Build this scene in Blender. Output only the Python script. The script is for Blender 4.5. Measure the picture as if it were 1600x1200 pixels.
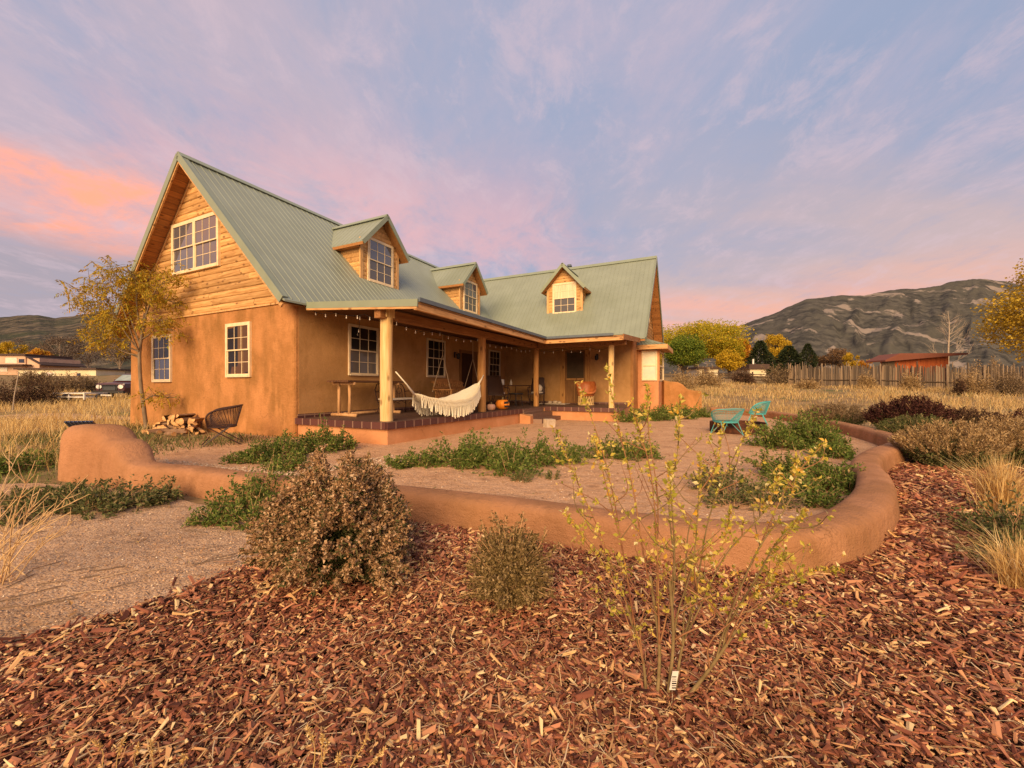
import bpy, math, random
import numpy as np
from math import radians as R, sin, cos, pi

for _o in list(bpy.data.objects):
    bpy.data.objects.remove(_o)
SC = bpy.context.scene
COL = SC.collection

# ------------------------------------------------------------------ camera
F, HY, H = 628.0, 604.5, 1.35            # focal length and horizon in photo pixels, camera height
cam_d = bpy.data.cameras.new("camera")
cam_d.sensor_width = 36.0
cam_d.lens = F / 1600 * 36
cam_d.shift_y = (HY - 600) / 1600
cam_d.clip_start = 0.05
cam_d.clip_end = 20000
cam = bpy.data.objects.new("camera", cam_d)
cam.location = (0, 0, H)
cam.rotation_euler = (R(90), 0, 0)
COL.objects.link(cam)
SC.camera = cam

# ------------------------------------------------------------------ light
SUN_EL, SUN_AZ = R(25), R(191)           # low glow from behind the camera, a little to its left
sun_d = bpy.data.lights.new("sun", 'SUN')
sun_d.energy = 4.4
sun_d.angle = R(40)
sun_d.color = (1.0, 0.69, 0.37)
sun = bpy.data.objects.new("sun", sun_d)
_sd = (sin(SUN_AZ) * cos(SUN_EL), cos(SUN_AZ) * cos(SUN_EL), sin(SUN_EL))
from mathutils import Vector, Matrix, Euler
sun.rotation_euler = Vector(_sd).to_track_quat('Z', 'Y').to_euler()
COL.objects.link(sun)

W = bpy.data.worlds.new("World")
SC.world = W
W.use_nodes = True

def sky():
    nt = W.node_tree
    nt.nodes.clear()
    N = lambda t, **k: _node(nt, t, **k)
    L = nt.links.new
    out = N('ShaderNodeOutputWorld')
    bg = N('ShaderNodeBackground')
    L(bg.outputs[0], out.inputs[0])
    tc = N('ShaderNodeTexCoord')
    nrm = N('ShaderNodeVectorMath', operation='NORMALIZE')
    L(tc.outputs['Generated'], nrm.inputs[0])
    sep = N('ShaderNodeSeparateXYZ')
    L(nrm.outputs[0], sep.inputs[0])
    z = sep.outputs[2]
    def math(op, a, b=None, c=None):
        n = N('ShaderNodeMath', operation=op)
        for i, x in enumerate((a, b, c)):
            if x is None: continue
            if isinstance(x, (int, float)): n.inputs[i].default_value = x
            else: L(x, n.inputs[i])
        return n.outputs[0]
    def mix(f, a, b):
        n = N('ShaderNodeMix', data_type='RGBA')
        for i, x in ((0, f), (6, a), (7, b)):
            if isinstance(x, (int, float)): n.inputs[i].default_value = x
            elif isinstance(x, tuple): n.inputs[i].default_value = x + (1,)
            else: L(x, n.inputs[i])
        return n.outputs[2]
    def smooth(x, a, b):
        n = N('ShaderNodeMapRange', interpolation_type='SMOOTHSTEP')
        L(x, n.inputs[0]); n.inputs[1].default_value = a; n.inputs[2].default_value = b
        return n.outputs[0]
    # cloud plane coordinates: direction projected on a layer overhead
    zz = math('ADD', math('MAXIMUM', z, 0.0), 0.16)
    px = math('DIVIDE', sep.outputs[0], zz)
    py = math('DIVIDE', sep.outputs[1], zz)
    cb = N('ShaderNodeCombineXYZ')
    L(px, cb.inputs[0]); L(py, cb.inputs[1])
    def noise(scale, detail, rough, loc, stretch=(1, 1, 1), rot=0.0, dist=0.0):
        mp = N('ShaderNodeMapping')
        L(cb.outputs[0], mp.inputs[0])
        mp.inputs[1].default_value = loc
        mp.inputs[2].default_value = (0, 0, rot)
        mp.inputs[3].default_value = stretch
        n = N('ShaderNodeTexNoise')
        L(mp.outputs[0], n.inputs['Vector'])
        n.inputs['Scale'].default_value = scale
        n.inputs['Detail'].default_value = detail
        n.inputs['Roughness'].default_value = rough
        n.inputs['Distortion'].default_value = dist
        return n.outputs[0]
    def blob(d, inner, outer):
        dv = Vector(d).normalized()
        n = N('ShaderNodeVectorMath', operation='DOT_PRODUCT')
        L(nrm.outputs[0], n.inputs[0]); n.inputs[1].default_value = dv
        return smooth(n.outputs['Value'], cos(R(outer)), cos(R(inner)))
    D = lambda x, y: ((x - 800) / F, 1.0, (HY - y) / F)
    nis = N('ShaderNodeTexSky', sky_type='NISHITA')
    nis.sun_disc = False
    nis.sun_elevation = R(4)
    nis.sun_rotation = SUN_AZ
    nb = N('ShaderNodeVectorMath', operation='SCALE')
    L(nis.outputs[0], nb.inputs[0]); nb.inputs[3].default_value = 0.12
    def band(x, a, b, c, d):
        return math('MULTIPLY', smooth(x, a, b), smooth(x, d, c))
    X = sep.outputs[0]
    # clear dusk blue, paler veil
    base = mix(0.9, nb.outputs[0], (0.292, 0.352, 0.505))
    base = mix(math('MULTIPLY', smooth(noise(0.7, 5, 0.55, (3.1, 1.7, 0), (1, .55, 1), R(25)), 0.35, 0.75), .7), base, (0.36, 0.375, 0.50))
    # mauve-grey layer, thick on the left, thinning towards the right
    n1 = noise(1.7, 10, 0.66, (0.4, 2.2, 0), (1, .65, 1), R(-32), .5)
    left = smooth(X, 0.22, -0.55)
    mv = math('MULTIPLY', smooth(math('ADD', n1, math('MULTIPLY', left, .22)), 0.42, 0.74), math('ADD', math('MULTIPLY', left, .72), .2))
    base = mix(mv, base, (0.475, 0.395, 0.465))
    n6 = noise(2.1, 10, 0.68, (8.2, 5.5, 0), (1, .45, 1), R(28), .4)
    base = mix(math('MULTIPLY', smooth(n6, 0.42, 0.74), .5), base, (0.56, 0.43, 0.50))
    # pink bank low over the roof
    n2 = noise(2.6, 10, 0.66, (5.3, 0.6, 0), (1, .75, 1), R(-35), .5)
    bankb = math('MAXIMUM', blob(D(500, 330), 2, 27), math('MULTIPLY', blob(D(740, 400), 1, 22), .8))
    pk = math('MULTIPLY', smooth(math('ADD', n2, math('MULTIPLY', bankb, .12)), 0.44, 0.70), math('MULTIPLY', math('MULTIPLY', bankb, .72), smooth(z, .58, .34)))
    base = mix(pk, base, (0.78, 0.42, 0.42))
    # salmon cloud streak at the left
    n3 = noise(1.6, 8, 0.58, (1.3, 4.4, 0), (.6, 1, 1), R(10), .5)
    zb = math('ADD', z, math('MULTIPLY', math('SUBTRACT', n3, 0.5), .13))
    sb = math('MULTIPLY', band(zb, .20, .27, .325, .395), smooth(X, -.50, -.66))
    base = mix(math('MULTIPLY', sb, math('ADD', .3, math('MULTIPLY', smooth(noise(3.0, 10, .66, (1.9, 3.3, 0), (.7, 1, 1), R(15), .4), .38, .62), .68))), base, (1.06, 0.40, 0.25))
    # grey bank under it
    gb = math('MULTIPLY', band(z, .05, .12, .19, .28), smooth(X, -.35, -.62))
    base = mix(math('MULTIPLY', gb, .8), base, (0.36, 0.315, 0.36))
    # slanting peach-grey streaks low on the right
    n4 = noise(0.9, 6, 0.5, (2.0, 7.7, 0), (.35, 1.3, 1), R(35), .3)
    right = smooth(X, -0.05, 0.42)
    low = smooth(z, 0.62, 0.10)
    pe = math('MULTIPLY', math('MULTIPLY', low, right), smooth(math('ADD', n4, math('MULTIPLY', low, .22)), 0.42, 0.72))
    base = mix(math('MULTIPLY', pe, .95), base, (0.59, 0.425, 0.40))
    # glow along the mountain crest and behind the far roof
    n5 = noise(1.6, 6, 0.5, (9.0, 3.0, 0), (.4, 1.5, 1), R(30))
    glow = math('MULTIPLY', band(z, .0, .10, .15, .255), smooth(X, .10, .38))
    base = mix(math('MULTIPLY', glow, math('ADD', .12, math('MULTIPLY', smooth(n5, .34, .66), .62))), base, (0.90, 0.41, 0.265))
    glow2 = math('MULTIPLY', band(z, .05, .12, .16, .24), band(X, -.05, .22, .35, .62))
    base = mix(math('MULTIPLY', glow2, math('MULTIPLY', smooth(n5, .34, .62), .38)), base, (0.78, 0.42, 0.39))
    cell = noise(5.5, 10, 0.7, (4.4, 9.2, 0), (1, .6, 1), R(-20), .3)
    base = mix(math('MULTIPLY', smooth(cell, 0.48, 0.68), .42), base, (0.62, 0.47, 0.52))
    base = mix(math('MULTIPLY', smooth(cell, 0.50, 0.28), .30), base, (0.30, 0.35, 0.50))
    # horizon haze
    base = mix(math('MULTIPLY', smooth(z, 0.10, 0.0), .5), base, (0.60, 0.44, 0.45))
    L(base, bg.inputs[0])
    bg.inputs[1].default_value = 0.90

def _node(nt, t, **k):
    n = nt.nodes.new(t)
    for a, b in k.items(): setattr(n, a, b)
    return n
sky()

SC.view_settings.view_transform = 'Standard'
SC.view_settings.look = 'None'
SC.view_settings.exposure = 0.4
SC.view_settings.gamma = 1.0
SC.view_settings.use_curve_mapping = False
SC.render.engine = 'CYCLES'
SC.cycles.max_bounces = 7
SC.cycles.diffuse_bounces = 5
SC.cycles.glossy_bounces = 2
SC.cycles.transparent_max_bounces = 6
try:
    SC.cycles.use_denoising = True
    SC.cycles.denoiser = 'OPENIMAGEDENOISE'
except Exception:
    pass

# ------------------------------------------------------------------ mesh helpers
class MB:
    """collects shapes; build() links them as ONE mesh object"""
    def __init__(s):
        s.V = []; s.Fs = []; s.n = 0
    def add(s, v, f, m=0):
        v = np.asarray(v, float).reshape(-1, 3)
        if isinstance(f, np.ndarray):
            s.Fs.append((f + s.n, m))
        else:
            by = {}
            for q in f: by.setdefault(len(q), []).append(q)
            for q in by.values(): s.Fs.append((np.array(q, int) + s.n, m))
        s.V.append(v); s.n += len(v)
        return s
    def box(s, lo, hi, m=0):
        x0, y0, z0 = lo; x1, y1, z1 = hi
        v = [(x0,y0,z0),(x1,y0,z0),(x1,y1,z0),(x0,y1,z0),(x0,y0,z1),(x1,y0,z1),(x1,y1,z1),(x0,y1,z1)]
        return s.add(v, [(0,3,2,1),(4,5,6,7),(0,1,5,4),(1,2,6,5),(2,3,7,6),(3,0,4,7)], m)
    def obox(s, c, size, rot=(0,0,0), m=0):
        M = np.array(Euler(rot).to_matrix())
        h = np.array(size) / 2
        v = np.array([(x,y,z) for z in (-1,1) for x,y in ((-1,-1),(1,-1),(1,1),(-1,1))]) * h
        v = v @ M.T + np.array(c)
        return s.add(v, [(0,3,2,1),(4,5,6,7),(0,1,5,4),(1,2,6,5),(2,3,7,6),(3,0,4,7)], m)
    def beam(s, p, q, w, h, m=0, up=(0,0,1)):
        p = np.array(p, float); q = np.array(q, float)
        d = q - p; d /= np.linalg.norm(d)
        u = np.array(up, float)
        a = np.cross(d, u); a /= np.linalg.norm(a)
        b = np.cross(a, d)
        v = [e + a*w/2*i + b*h/2*j for e in (p, q) for i, j in ((-1,-1),(1,-1),(1,1),(-1,1))]
        return s.add(v, [(0,1,2,3),(7,6,5,4),(0,4,5,1),(1,5,6,2),(2,6,7,3),(3,7,4,0)], m)
    def tube(s, pts, r, n=6, m=0, caps=True):
        P = np.array(pts, float); k = len(P)
        r = np.full(k, r) if np.isscalar(r) else np.array(r, float)
        T = np.gradient(P, axis=0)
        T /= np.linalg.norm(T, axis=1)[:, None] + 1e-12
        ref = np.array((0,0,1.)) if abs(T[0][2]) < .9 else np.array((1.,0,0))
        a = np.cross(T[0], ref); a /= np.linalg.norm(a)
        ang = np.arange(n) * 2*pi/n
        rings = []
        for i in range(k):
            a = a - T[i] * (a @ T[i]); a /= np.linalg.norm(a) + 1e-12
            b = np.cross(T[i], a)
            rings.append(P[i] + r[i]*(np.cos(ang)[:,None]*a + np.sin(ang)[:,None]*b))
        v = np.concatenate(rings)
        i = np.arange(k-1)[:,None]*n; j = np.arange(n)[None,:]; j2 = (j+1) % n
        f = np.stack([i+j, i+j2, i+n+j2, i+n+j], -1).reshape(-1, 4)
        s.add(v, f, m)
        if caps:
            base = s.n - k*n
            s.Fs.append((np.array([[base + x for x in range(n)][::-1]]), m))
            s.Fs.append((np.array([[base + (k-1)*n + x for x in range(n)]]), m))
        return s
    def lathe(s, prof, c=(0,0,0), n=16, m=0):
        k = len(prof); ang = np.arange(n)*2*pi/n
        v = np.array([(c[0]+r*cos(t), c[1]+r*sin(t), c[2]+z) for r, z in prof for t in ang])
        i = np.arange(k-1)[:,None]*n; j = np.arange(n)[None,:]; j2 = (j+1) % n
        f = np.stack([i+j, i+j2, i+n+j2, i+n+j], -1).reshape(-1, 4)
        return s.add(v, f, m)
    def grid(s, P, m=0, closed=False):
        P = np.asarray(P, float); a, b = P.shape[:2]
        i = np.arange(a-1)[:,None]*b; j = np.arange(b if closed else b-1)[None,:]; j2 = (j+1) % b
        f = np.stack([i+j, i+j2, i+b+j2, i+b+j], -1).reshape(-1, 4)
        return s.add(P.reshape(-1,3), f, m)
    def slab(s, poly, t, m=0, mb=None):
        """polygon (3-D points) thickened downwards by t; bottom may take another material"""
        n = len(poly); P = np.array(poly, float); Q = P - np.array((0,0,t))
        s.add(P, [tuple(range(n))], m)
        s.add(Q, [tuple(range(n))[::-1]], m if mb is None else mb)
        s.add(np.concatenate([P, Q]), [(i, n+i, n+(i+1) % n, (i+1) % n) for i in range(n)], m)
        return s
    def ball(s, c, r, n=12, k=8, m=0):
        r = np.array((r,r,r) if np.isscalar(r) else r, float)
        th = np.linspace(0.001, pi-.001, k); ph = np.arange(n)*2*pi/n
        P = np.stack([np.sin(th)[:,None]*np.cos(ph), np.sin(th)[:,None]*np.sin(ph), np.cos(th)[:,None]+0*ph], -1)*r + np.array(c)
        return s.grid(P, m, closed=True)
    def mapped(s, fn):
        s.V = [np.asarray(fn(v)) for v in s.V]
        return s
    def build(s, name, mats, parent=None, loc=None, smooth=False):
        me = bpy.data.meshes.new(name)
        V = np.concatenate(s.V)
        me.vertices.add(len(V)); me.vertices.foreach_set('co', V.astype(np.float32).ravel())
        tot = np.concatenate([np.full(len(f), f.shape[1]) for f, _ in s.Fs])
        loops = np.concatenate([f.ravel() for f, _ in s.Fs])
        mi = np.concatenate([np.full(len(f), m) for f, m in s.Fs])
        me.loops.add(len(loops)); me.loops.foreach_set('vertex_index', loops.astype(np.int32))
        me.polygons.add(len(tot))
        me.polygons.foreach_set('loop_start', np.concatenate([[0], np.cumsum(tot)[:-1]]).astype(np.int32))
        me.polygons.foreach_set('material_index', mi.astype(np.int32))
        me.polygons.foreach_set('use_smooth', np.full(len(tot), bool(smooth)))
        me.update(calc_edges=True)
        for m in (mats if isinstance(mats, (list, tuple)) else [mats]): me.materials.append(m)
        o = bpy.data.objects.new(name, me)
        COL.objects.link(o)
        if parent is not None: o.parent = parent
        if loc is not None: o.location = loc
        return o

def empty(name, loc=(0,0,0), rz=0.0):
    o = bpy.data.objects.new(name, None)
    o.empty_display_size = .2
    o.location = loc; o.rotation_euler = (0, 0, rz)
    COL.objects.link(o)
    return o
def tag(o, label, cat, group=None, kind=None):
    if label: o['label'] = label
    if cat: o['category'] = cat
    if group: o['group'] = group
    if kind: o['kind'] = kind
    return o
def struct(o, kind='structure'):
    o['kind'] = kind
    return o
def copy_tree(o, parent=None):
    c = o.copy(); COL.objects.link(c)
    if parent is not None: c.parent = parent
    for ch in list(o.children): copy_tree(ch, c)
    return c

# photo pixel -> ground point / point at a depth (used only to measure positions)
def G(px, py, z=0.0):
    Y = F*(H - z)/(py - HY)
    return ((px-800)/F*Y, Y, z)
def AT(px, py, Y):
    return ((px-800)/F*Y, Y, H - (py-HY)/F*Y)

# house frame: u runs along the long wing away from the camera, v towards the back
HA, HX, HYY = .454, -5.72, 10.53
HS, HC = sin(HA), cos(HA)
HRZ = math.atan2(HC, HS)
def hw(u, v, z=0.0):
    return (HX + u*HS - v*HC, HYY + u*HC + v*HS, z)

def gz(x, y):
    """terrain height"""
    x = np.asarray(x, float); y = np.asarray(y, float)
    t = np.clip(y - 18, 0, None)
    z = np.where(t < 75, .06*t, 4.5 + .02*(t-75))
    z = z * np.clip(t/8, 0, 1)**.6
    d = np.clip((np.hypot(x, y) - 14)/10, 0, 1)
    z = z + d*(.10*np.sin(x*.31+1.3)*np.cos(y*.27) + .05*np.sin(x*.83)*np.sin(y*.71+.5))
    return z - .02
# ------------------------------------------------------------------ materials
def newmat(name):
    m = bpy.data.materials.new(name); m.use_nodes = True
    nt = m.node_tree
    return m, nt, nt.nodes['Principled BSDF']
def setc(sock, c): sock.default_value = (c[0], c[1], c[2], 1)

def noisy(name, c1, c2, scale=4.0, detail=5, rough=.85, bump=0.0, bscale=60.0, c3=None, s3=.8, stretch=(1,1,1),
          spec=.25, metal=0.0, isl=0.0, ramp=(.35,.65), sheen=0.0, trans=0.0, bdist=.01):
    """two-tone noise colour, optional third broad stain colour, per-island brightness spread, fine bump"""
    m, nt, p = newmat(name); L = nt.links.new
    tc = _node(nt, 'ShaderNodeTexCoord')
    mp = _node(nt, 'ShaderNodeMapping'); mp.inputs[3].default_value = stretch
    L(tc.outputs['Object'], mp.inputs[0])
    n = _node(nt, 'ShaderNodeTexNoise'); n.inputs['Scale'].default_value = scale; n.inputs['Detail'].default_value = detail
    n.inputs['Roughness'].default_value = .6
    L(mp.outputs[0], n.inputs['Vector'])
    cr = _node(nt, 'ShaderNodeValToRGB')
    cr.color_ramp.elements[0].position = ramp[0]; cr.color_ramp.elements[1].position = ramp[1]
    cr.color_ramp.elements[0].color = (*c1, 1); cr.color_ramp.elements[1].color = (*c2, 1)
    L(n.outputs[0], cr.inputs[0])
    col = cr.outputs[0]
    if c3 is not None:
        n3 = _node(nt, 'ShaderNodeTexNoise'); n3.inputs['Scale'].default_value = s3; n3.inputs['Detail'].default_value = 4
        L(mp.outputs[0], n3.inputs['Vector'])
        r3 = _node(nt, 'ShaderNodeMapRange'); r3.inputs[1].default_value = .48; r3.inputs[2].default_value = .66
        L(n3.outputs[0], r3.inputs[0])
        mx = _node(nt, 'ShaderNodeMix', data_type='RGBA')
        L(r3.outputs[0], mx.inputs[0]); L(col, mx.inputs[6]); mx.inputs[7].default_value = (*c3, 1)
        col = mx.outputs[2]
    if isl:
        g = _node(nt, 'ShaderNodeNewGeometry')
        hs = _node(nt, 'ShaderNodeHueSaturation')
        r = _node(nt, 'ShaderNodeMapRange'); r.inputs[3].default_value = 1-isl; r.inputs[4].default_value = 1+isl
        L(g.outputs['Random Per Island'], r.inputs[0]); L(r.outputs[0], hs.inputs['Value'])
        L(col, hs.inputs['Color']); col = hs.outputs[0]
    L(col, p.inputs['Base Color'])
    p.inputs['Roughness'].default_value = rough
    p.inputs['Specular IOR Level'].default_value = spec
    p.inputs['Metallic'].default_value = metal
    if bump:
        nb = _node(nt, 'ShaderNodeTexNoise'); nb.inputs['Scale'].default_value = bscale; nb.inputs['Detail'].default_value = 4
        L(mp.outputs[0], nb.inputs['Vector'])
        b = _node(nt, 'ShaderNodeBump'); b.inputs['Strength'].default_value = bump; b.inputs['Distance'].default_value = bdist
        L(nb.outputs[0], b.inputs['Height']); L(b.outputs[0], p.inputs['Normal'])
    return m

def islands(name, cols, rough=.8, spec=.2, trans=0.0, noise=0.0, patch=None):
    """each loose piece takes one colour of the list (weights by position)"""
    m, nt, p = newmat(name); L = nt.links.new
    g = _node(nt, 'ShaderNodeNewGeometry')
    cr = _node(nt, 'ShaderNodeValToRGB'); e = cr.color_ramp.elements
    while len(e) < len(cols): e.new(.5)
    for i, (pos, c) in enumerate(cols):
        e[i].position = pos; e[i].color = (*c, 1)
    L(g.outputs['Random Per Island'], cr.inputs[0])
    src = cr.outputs[0]
    if patch:                                              # broad faded and damp patches
        tc = _node(nt, 'ShaderNodeTexCoord'); n = _node(nt, 'ShaderNodeTexNoise'); n.inputs['Scale'].default_value = patch[0]; n.inputs['Detail'].default_value = 5
        L(tc.outputs['Object'], n.inputs['Vector'])
        mr = _node(nt, 'ShaderNodeMapRange'); mr.inputs[1].default_value = .35; mr.inputs[2].default_value = .65; mr.inputs[3].default_value = patch[1]; mr.inputs[4].default_value = patch[2]
        L(n.outputs[0], mr.inputs[0]); hs = _node(nt, 'ShaderNodeHueSaturation'); L(mr.outputs[0], hs.inputs['Value']); L(src, hs.inputs['Color']); src = hs.outputs[0]
    L(src, p.inputs['Base Color'])
    p.inputs['Roughness'].default_value = rough; p.inputs['Specular IOR Level'].default_value = spec
    if trans:
        tr = _node(nt, 'ShaderNodeBsdfTranslucent'); L(cr.outputs[0], tr.inputs[0])
        mx = _node(nt, 'ShaderNodeMixShader'); mx.inputs[0].default_value = trans
        out = nt.nodes['Material Output']
        L(p.outputs[0], mx.inputs[1]); L(tr.outputs[0], mx.inputs[2]); L(mx.outputs[0], out.inputs[0])
    return m

def wood(name, c1, c2, axis=0, rough=.7, isl=.22, knots=True, scale=1.0, spec=.25):
    """grain running along one object axis, knots, per-board tone"""
    m, nt, p = newmat(name); L = nt.links.new
    tc = _node(nt, 'ShaderNodeTexCoord')
    mp = _node(nt, 'ShaderNodeMapping'); st = [14*scale]*3; st[axis] = 1.1*scale
    mp.inputs[3].default_value = st
    g = _node(nt, 'ShaderNodeNewGeometry')
    ad = _node(nt, 'ShaderNodeVectorMath', operation='ADD')
    sc = _node(nt, 'ShaderNodeVectorMath', operation='SCALE'); sc.inputs[0].default_value = (7.3, 5.1, 3.7)
    L(g.outputs['Random Per Island'], sc.inputs[3])
    L(tc.outputs['Object'], ad.inputs[0]); L(sc.outputs[0], ad.inputs[1])
    L(ad.outputs[0], mp.inputs[0])
    n = _node(nt, 'ShaderNodeTexNoise'); n.inputs['Scale'].default_value = 1.6; n.inputs['Detail'].default_value = 6; n.inputs['Distortion'].default_value = .8
    L(mp.outputs[0], n.inputs['Vector'])
    cr = _node(nt, 'ShaderNodeValToRGB')
    cr.color_ramp.elements[0].position = .32; cr.color_ramp.elements[1].position = .68
    cr.color_ramp.elements[0].color = (*c1, 1); cr.color_ramp.elements[1].color = (*c2, 1)
    L(n.outputs[0], cr.inputs[0]); col = cr.outputs[0]
    if knots:
        mk = _node(nt, 'ShaderNodeMapping'); s2 = [6*scale]*3; s2[axis] = 3*scale; mk.inputs[3].default_value = s2
        L(ad.outputs[0], mk.inputs[0])
        v = _node(nt, 'ShaderNodeTexVoronoi'); v.inputs['Scale'].default_value = 1.0
        L(mk.outputs[0], v.inputs['Vector'])
        r = _node(nt, 'ShaderNodeMapRange'); r.inputs[1].default_value = .13; r.inputs[2].default_value = .25
        r.inputs[3].default_value = .75; r.inputs[4].default_value = 0
        L(v.outputs['Distance'], r.inputs[0])
        mx = _node(nt, 'ShaderNodeMix', data_type='RGBA'); L(r.outputs[0], mx.inputs[0]); L(col, mx.inputs[6])
        mx.inputs[7].default_value = (c1[0]*.35, c1[1]*.3, c1[2]*.3, 1); col = mx.outputs[2]
    hs = _node(nt, 'ShaderNodeHueSaturation')
    r = _node(nt, 'ShaderNodeMapRange'); r.inputs[3].default_value = 1-isl; r.inputs[4].default_value = 1+isl
    L(g.outputs['Random Per Island'], r.inputs[0]); L(r.outputs[0], hs.inputs['Value']); L(col, hs.inputs['Color'])
    L(hs.outputs[0], p.inputs['Base Color'])
    p.inputs['Roughness'].default_value = rough; p.inputs['Specular IOR Level'].default_value = spec
    b = _node(nt, 'ShaderNodeBump'); b.inputs['Strength'].default_value = .35; b.inputs['Distance'].default_value = .01
    L(n.outputs[0], b.inputs['Height']); L(b.outputs[0], p.inputs['Normal'])
    return m

def plain(name, c, rough=.6, metal=0.0, spec=.4):
    return noisy(name, tuple(x*.9 for x in c), tuple(min(1, x*1.08) for x in c), scale=7, rough=rough, metal=metal, spec=spec)

def tiles(name, c1, c2, mortar, bw, bh, along='XY', gap=.03):
    m, nt, p = newmat(name); L = nt.links.new
    tc = _node(nt, 'ShaderNodeTexCoord'); sp = _node(nt, 'ShaderNodeSeparateXYZ'); cb = _node(nt, 'ShaderNodeCombineXYZ')
    L(tc.outputs['Object'], sp.inputs[0])
    for i, a in enumerate(along): L(sp.outputs['XYZ'.index(a)], cb.inputs[i])
    t = _node(nt, 'ShaderNodeTexBrick'); t.offset = 0
    L(cb.outputs[0], t.inputs['Vector'])
    setc(t.inputs['Color1'], c1); setc(t.inputs['Color2'], c2); setc(t.inputs['Mortar'], mortar)
    t.inputs['Scale'].default_value = 1; t.inputs['Mortar Size'].default_value = gap*min(bw, bh)
    t.inputs['Brick Width'].default_value = bw; t.inputs['Row Height'].default_value = bh
    L(t.outputs[0], p.inputs['Base Color']); p.inputs['Roughness'].default_value = .55
    b = _node(nt, 'ShaderNodeBump'); b.inputs['Strength'].default_value = .4; b.inputs['Distance'].default_value = .004; b.invert = True
    L(t.outputs['Fac'], b.inputs['Height']); L(b.outputs[0], p.inputs['Normal'])
    return m

def stucco(name, c1, c2, c3, streak=.5, bump=.35):
    m, nt, p = newmat(name); L = nt.links.new
    tc = _node(nt, 'ShaderNodeTexCoord')
    def nz(scale, st, d=5):
        mp = _node(nt, 'ShaderNodeMapping'); mp.inputs[3].default_value = st; L(tc.outputs['Object'], mp.inputs[0])
        n = _node(nt, 'ShaderNodeTexNoise'); n.inputs['Scale'].default_value = scale; n.inputs['Detail'].default_value = d
        n.inputs['Roughness'].default_value = .6; L(mp.outputs[0], n.inputs['Vector']); return n.outputs[0]
    def rng(x, a, b, c=0., d=1.):
        r = _node(nt, 'ShaderNodeMapRange'); L(x, r.inputs[0])
        for i, q in enumerate((a, b, c, d)): r.inputs[i+1].default_value = q
        return r.outputs[0]
    def mix(f, a, b):
        mx = _node(nt, 'ShaderNodeMix', data_type='RGBA'); L(f, mx.inputs[0])
        for i, q in ((6, a), (7, b)):
            if isinstance(q, tuple): mx.inputs[i].default_value = (*q, 1)
            else: L(q, mx.inputs[i])
        return mx.outputs[2]
    col = mix(rng(nz(1.1, (1,1,1), 8), .40, .60), c1, c2)
    col = mix(rng(nz(1.0, (1.9, 1.9, .85), 9), .46, .66, 0, streak), col, c3)
    col = mix(rng(nz(1.3, (1.8, 1.8, .9), 9), .54, .68, 0, .6), col, (c2[0]*1.18, c2[1]*1.2, c2[2]*1.22))
    col = mix(rng(nz(9, (1,1,1), 4), .45, .8, 0, .25), col, c2)
    vo = _node(nt, 'ShaderNodeTexVoronoi', feature='DISTANCE_TO_EDGE'); vo.inputs['Scale'].default_value = 1.3
    wv = _node(nt, 'ShaderNodeVectorMath', operation='MULTIPLY_ADD'); nw = _node(nt, 'ShaderNodeTexNoise'); nw.inputs['Scale'].default_value = 3; nw.inputs['Detail'].default_value = 5
    L(tc.outputs['Object'], nw.inputs['Vector']); L(nw.outputs['Color'], wv.inputs[0]); wv.inputs[1].default_value = (.5,.5,.5); L(tc.outputs['Object'], wv.inputs[2]); L(wv.outputs[0], vo.inputs['Vector'])
    ck = _node(nt, 'ShaderNodeMath', operation='MULTIPLY'); L(rng(vo.outputs['Distance'], .002, .008, .55, 0), ck.inputs[0]); L(rng(nz(.9, (1,1,1), 3), .5, .62), ck.inputs[1])
    col = mix(ck.outputs[0], col, (c3[0]*.5, c3[1]*.5, c3[2]*.5))
    col = mix(rng(nz(26, (1,1,1), 6), .52, .75, 0, .35), col, c3)
    L(col, p.inputs['Base Color']); p.inputs['Roughness'].default_value = .92; p.inputs['Specular IOR Level'].default_value = .12
    b = _node(nt, 'ShaderNodeBump'); b.inputs['Strength'].default_value = bump; b.inputs['Distance'].default_value = .02
    ad = _node(nt, 'ShaderNodeMath', operation='MULTIPLY_ADD'); L(nz(2.5, (1,1,1), 3), ad.inputs[0]); ad.inputs[1].default_value = 2.0
    L(nz(70, (1,1,1), 4), ad.inputs[2])
    a2 = _node(nt, 'ShaderNodeMath', operation='MULTIPLY_ADD'); L(nz(9, (1,1,1.8), 5), a2.inputs[0]); a2.inputs[1].default_value = 1.6; L(ad.outputs[0], a2.inputs[2])
    L(a2.outputs[0], b.inputs['Height']); L(b.outputs[0], p.inputs['Normal'])
    return m

def glassy(name, c, rough=.04, spec=.9, wav=.04):
    m, nt, p = newmat(name); L = nt.links.new
    setc(p.inputs['Base Color'], c); p.inputs['Roughness'].default_value = rough; p.inputs['Specular IOR Level'].default_value = spec
    p.inputs['Coat Weight'].default_value = .6; p.inputs['Coat Roughness'].default_value = .02
    tc = _node(nt, 'ShaderNodeTexCoord'); n = _node(nt, 'ShaderNodeTexNoise'); n.inputs['Scale'].default_value = 1.2
    L(tc.outputs['Object'], n.inputs['Vector'])
    b = _node(nt, 'ShaderNodeBump'); b.inputs['Strength'].default_value = wav; b.inputs['Distance'].default_value = .1
    L(n.outputs[0], b.inputs['Height']); L(b.outputs[0], p.inputs['Normal'])
    return m

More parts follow.
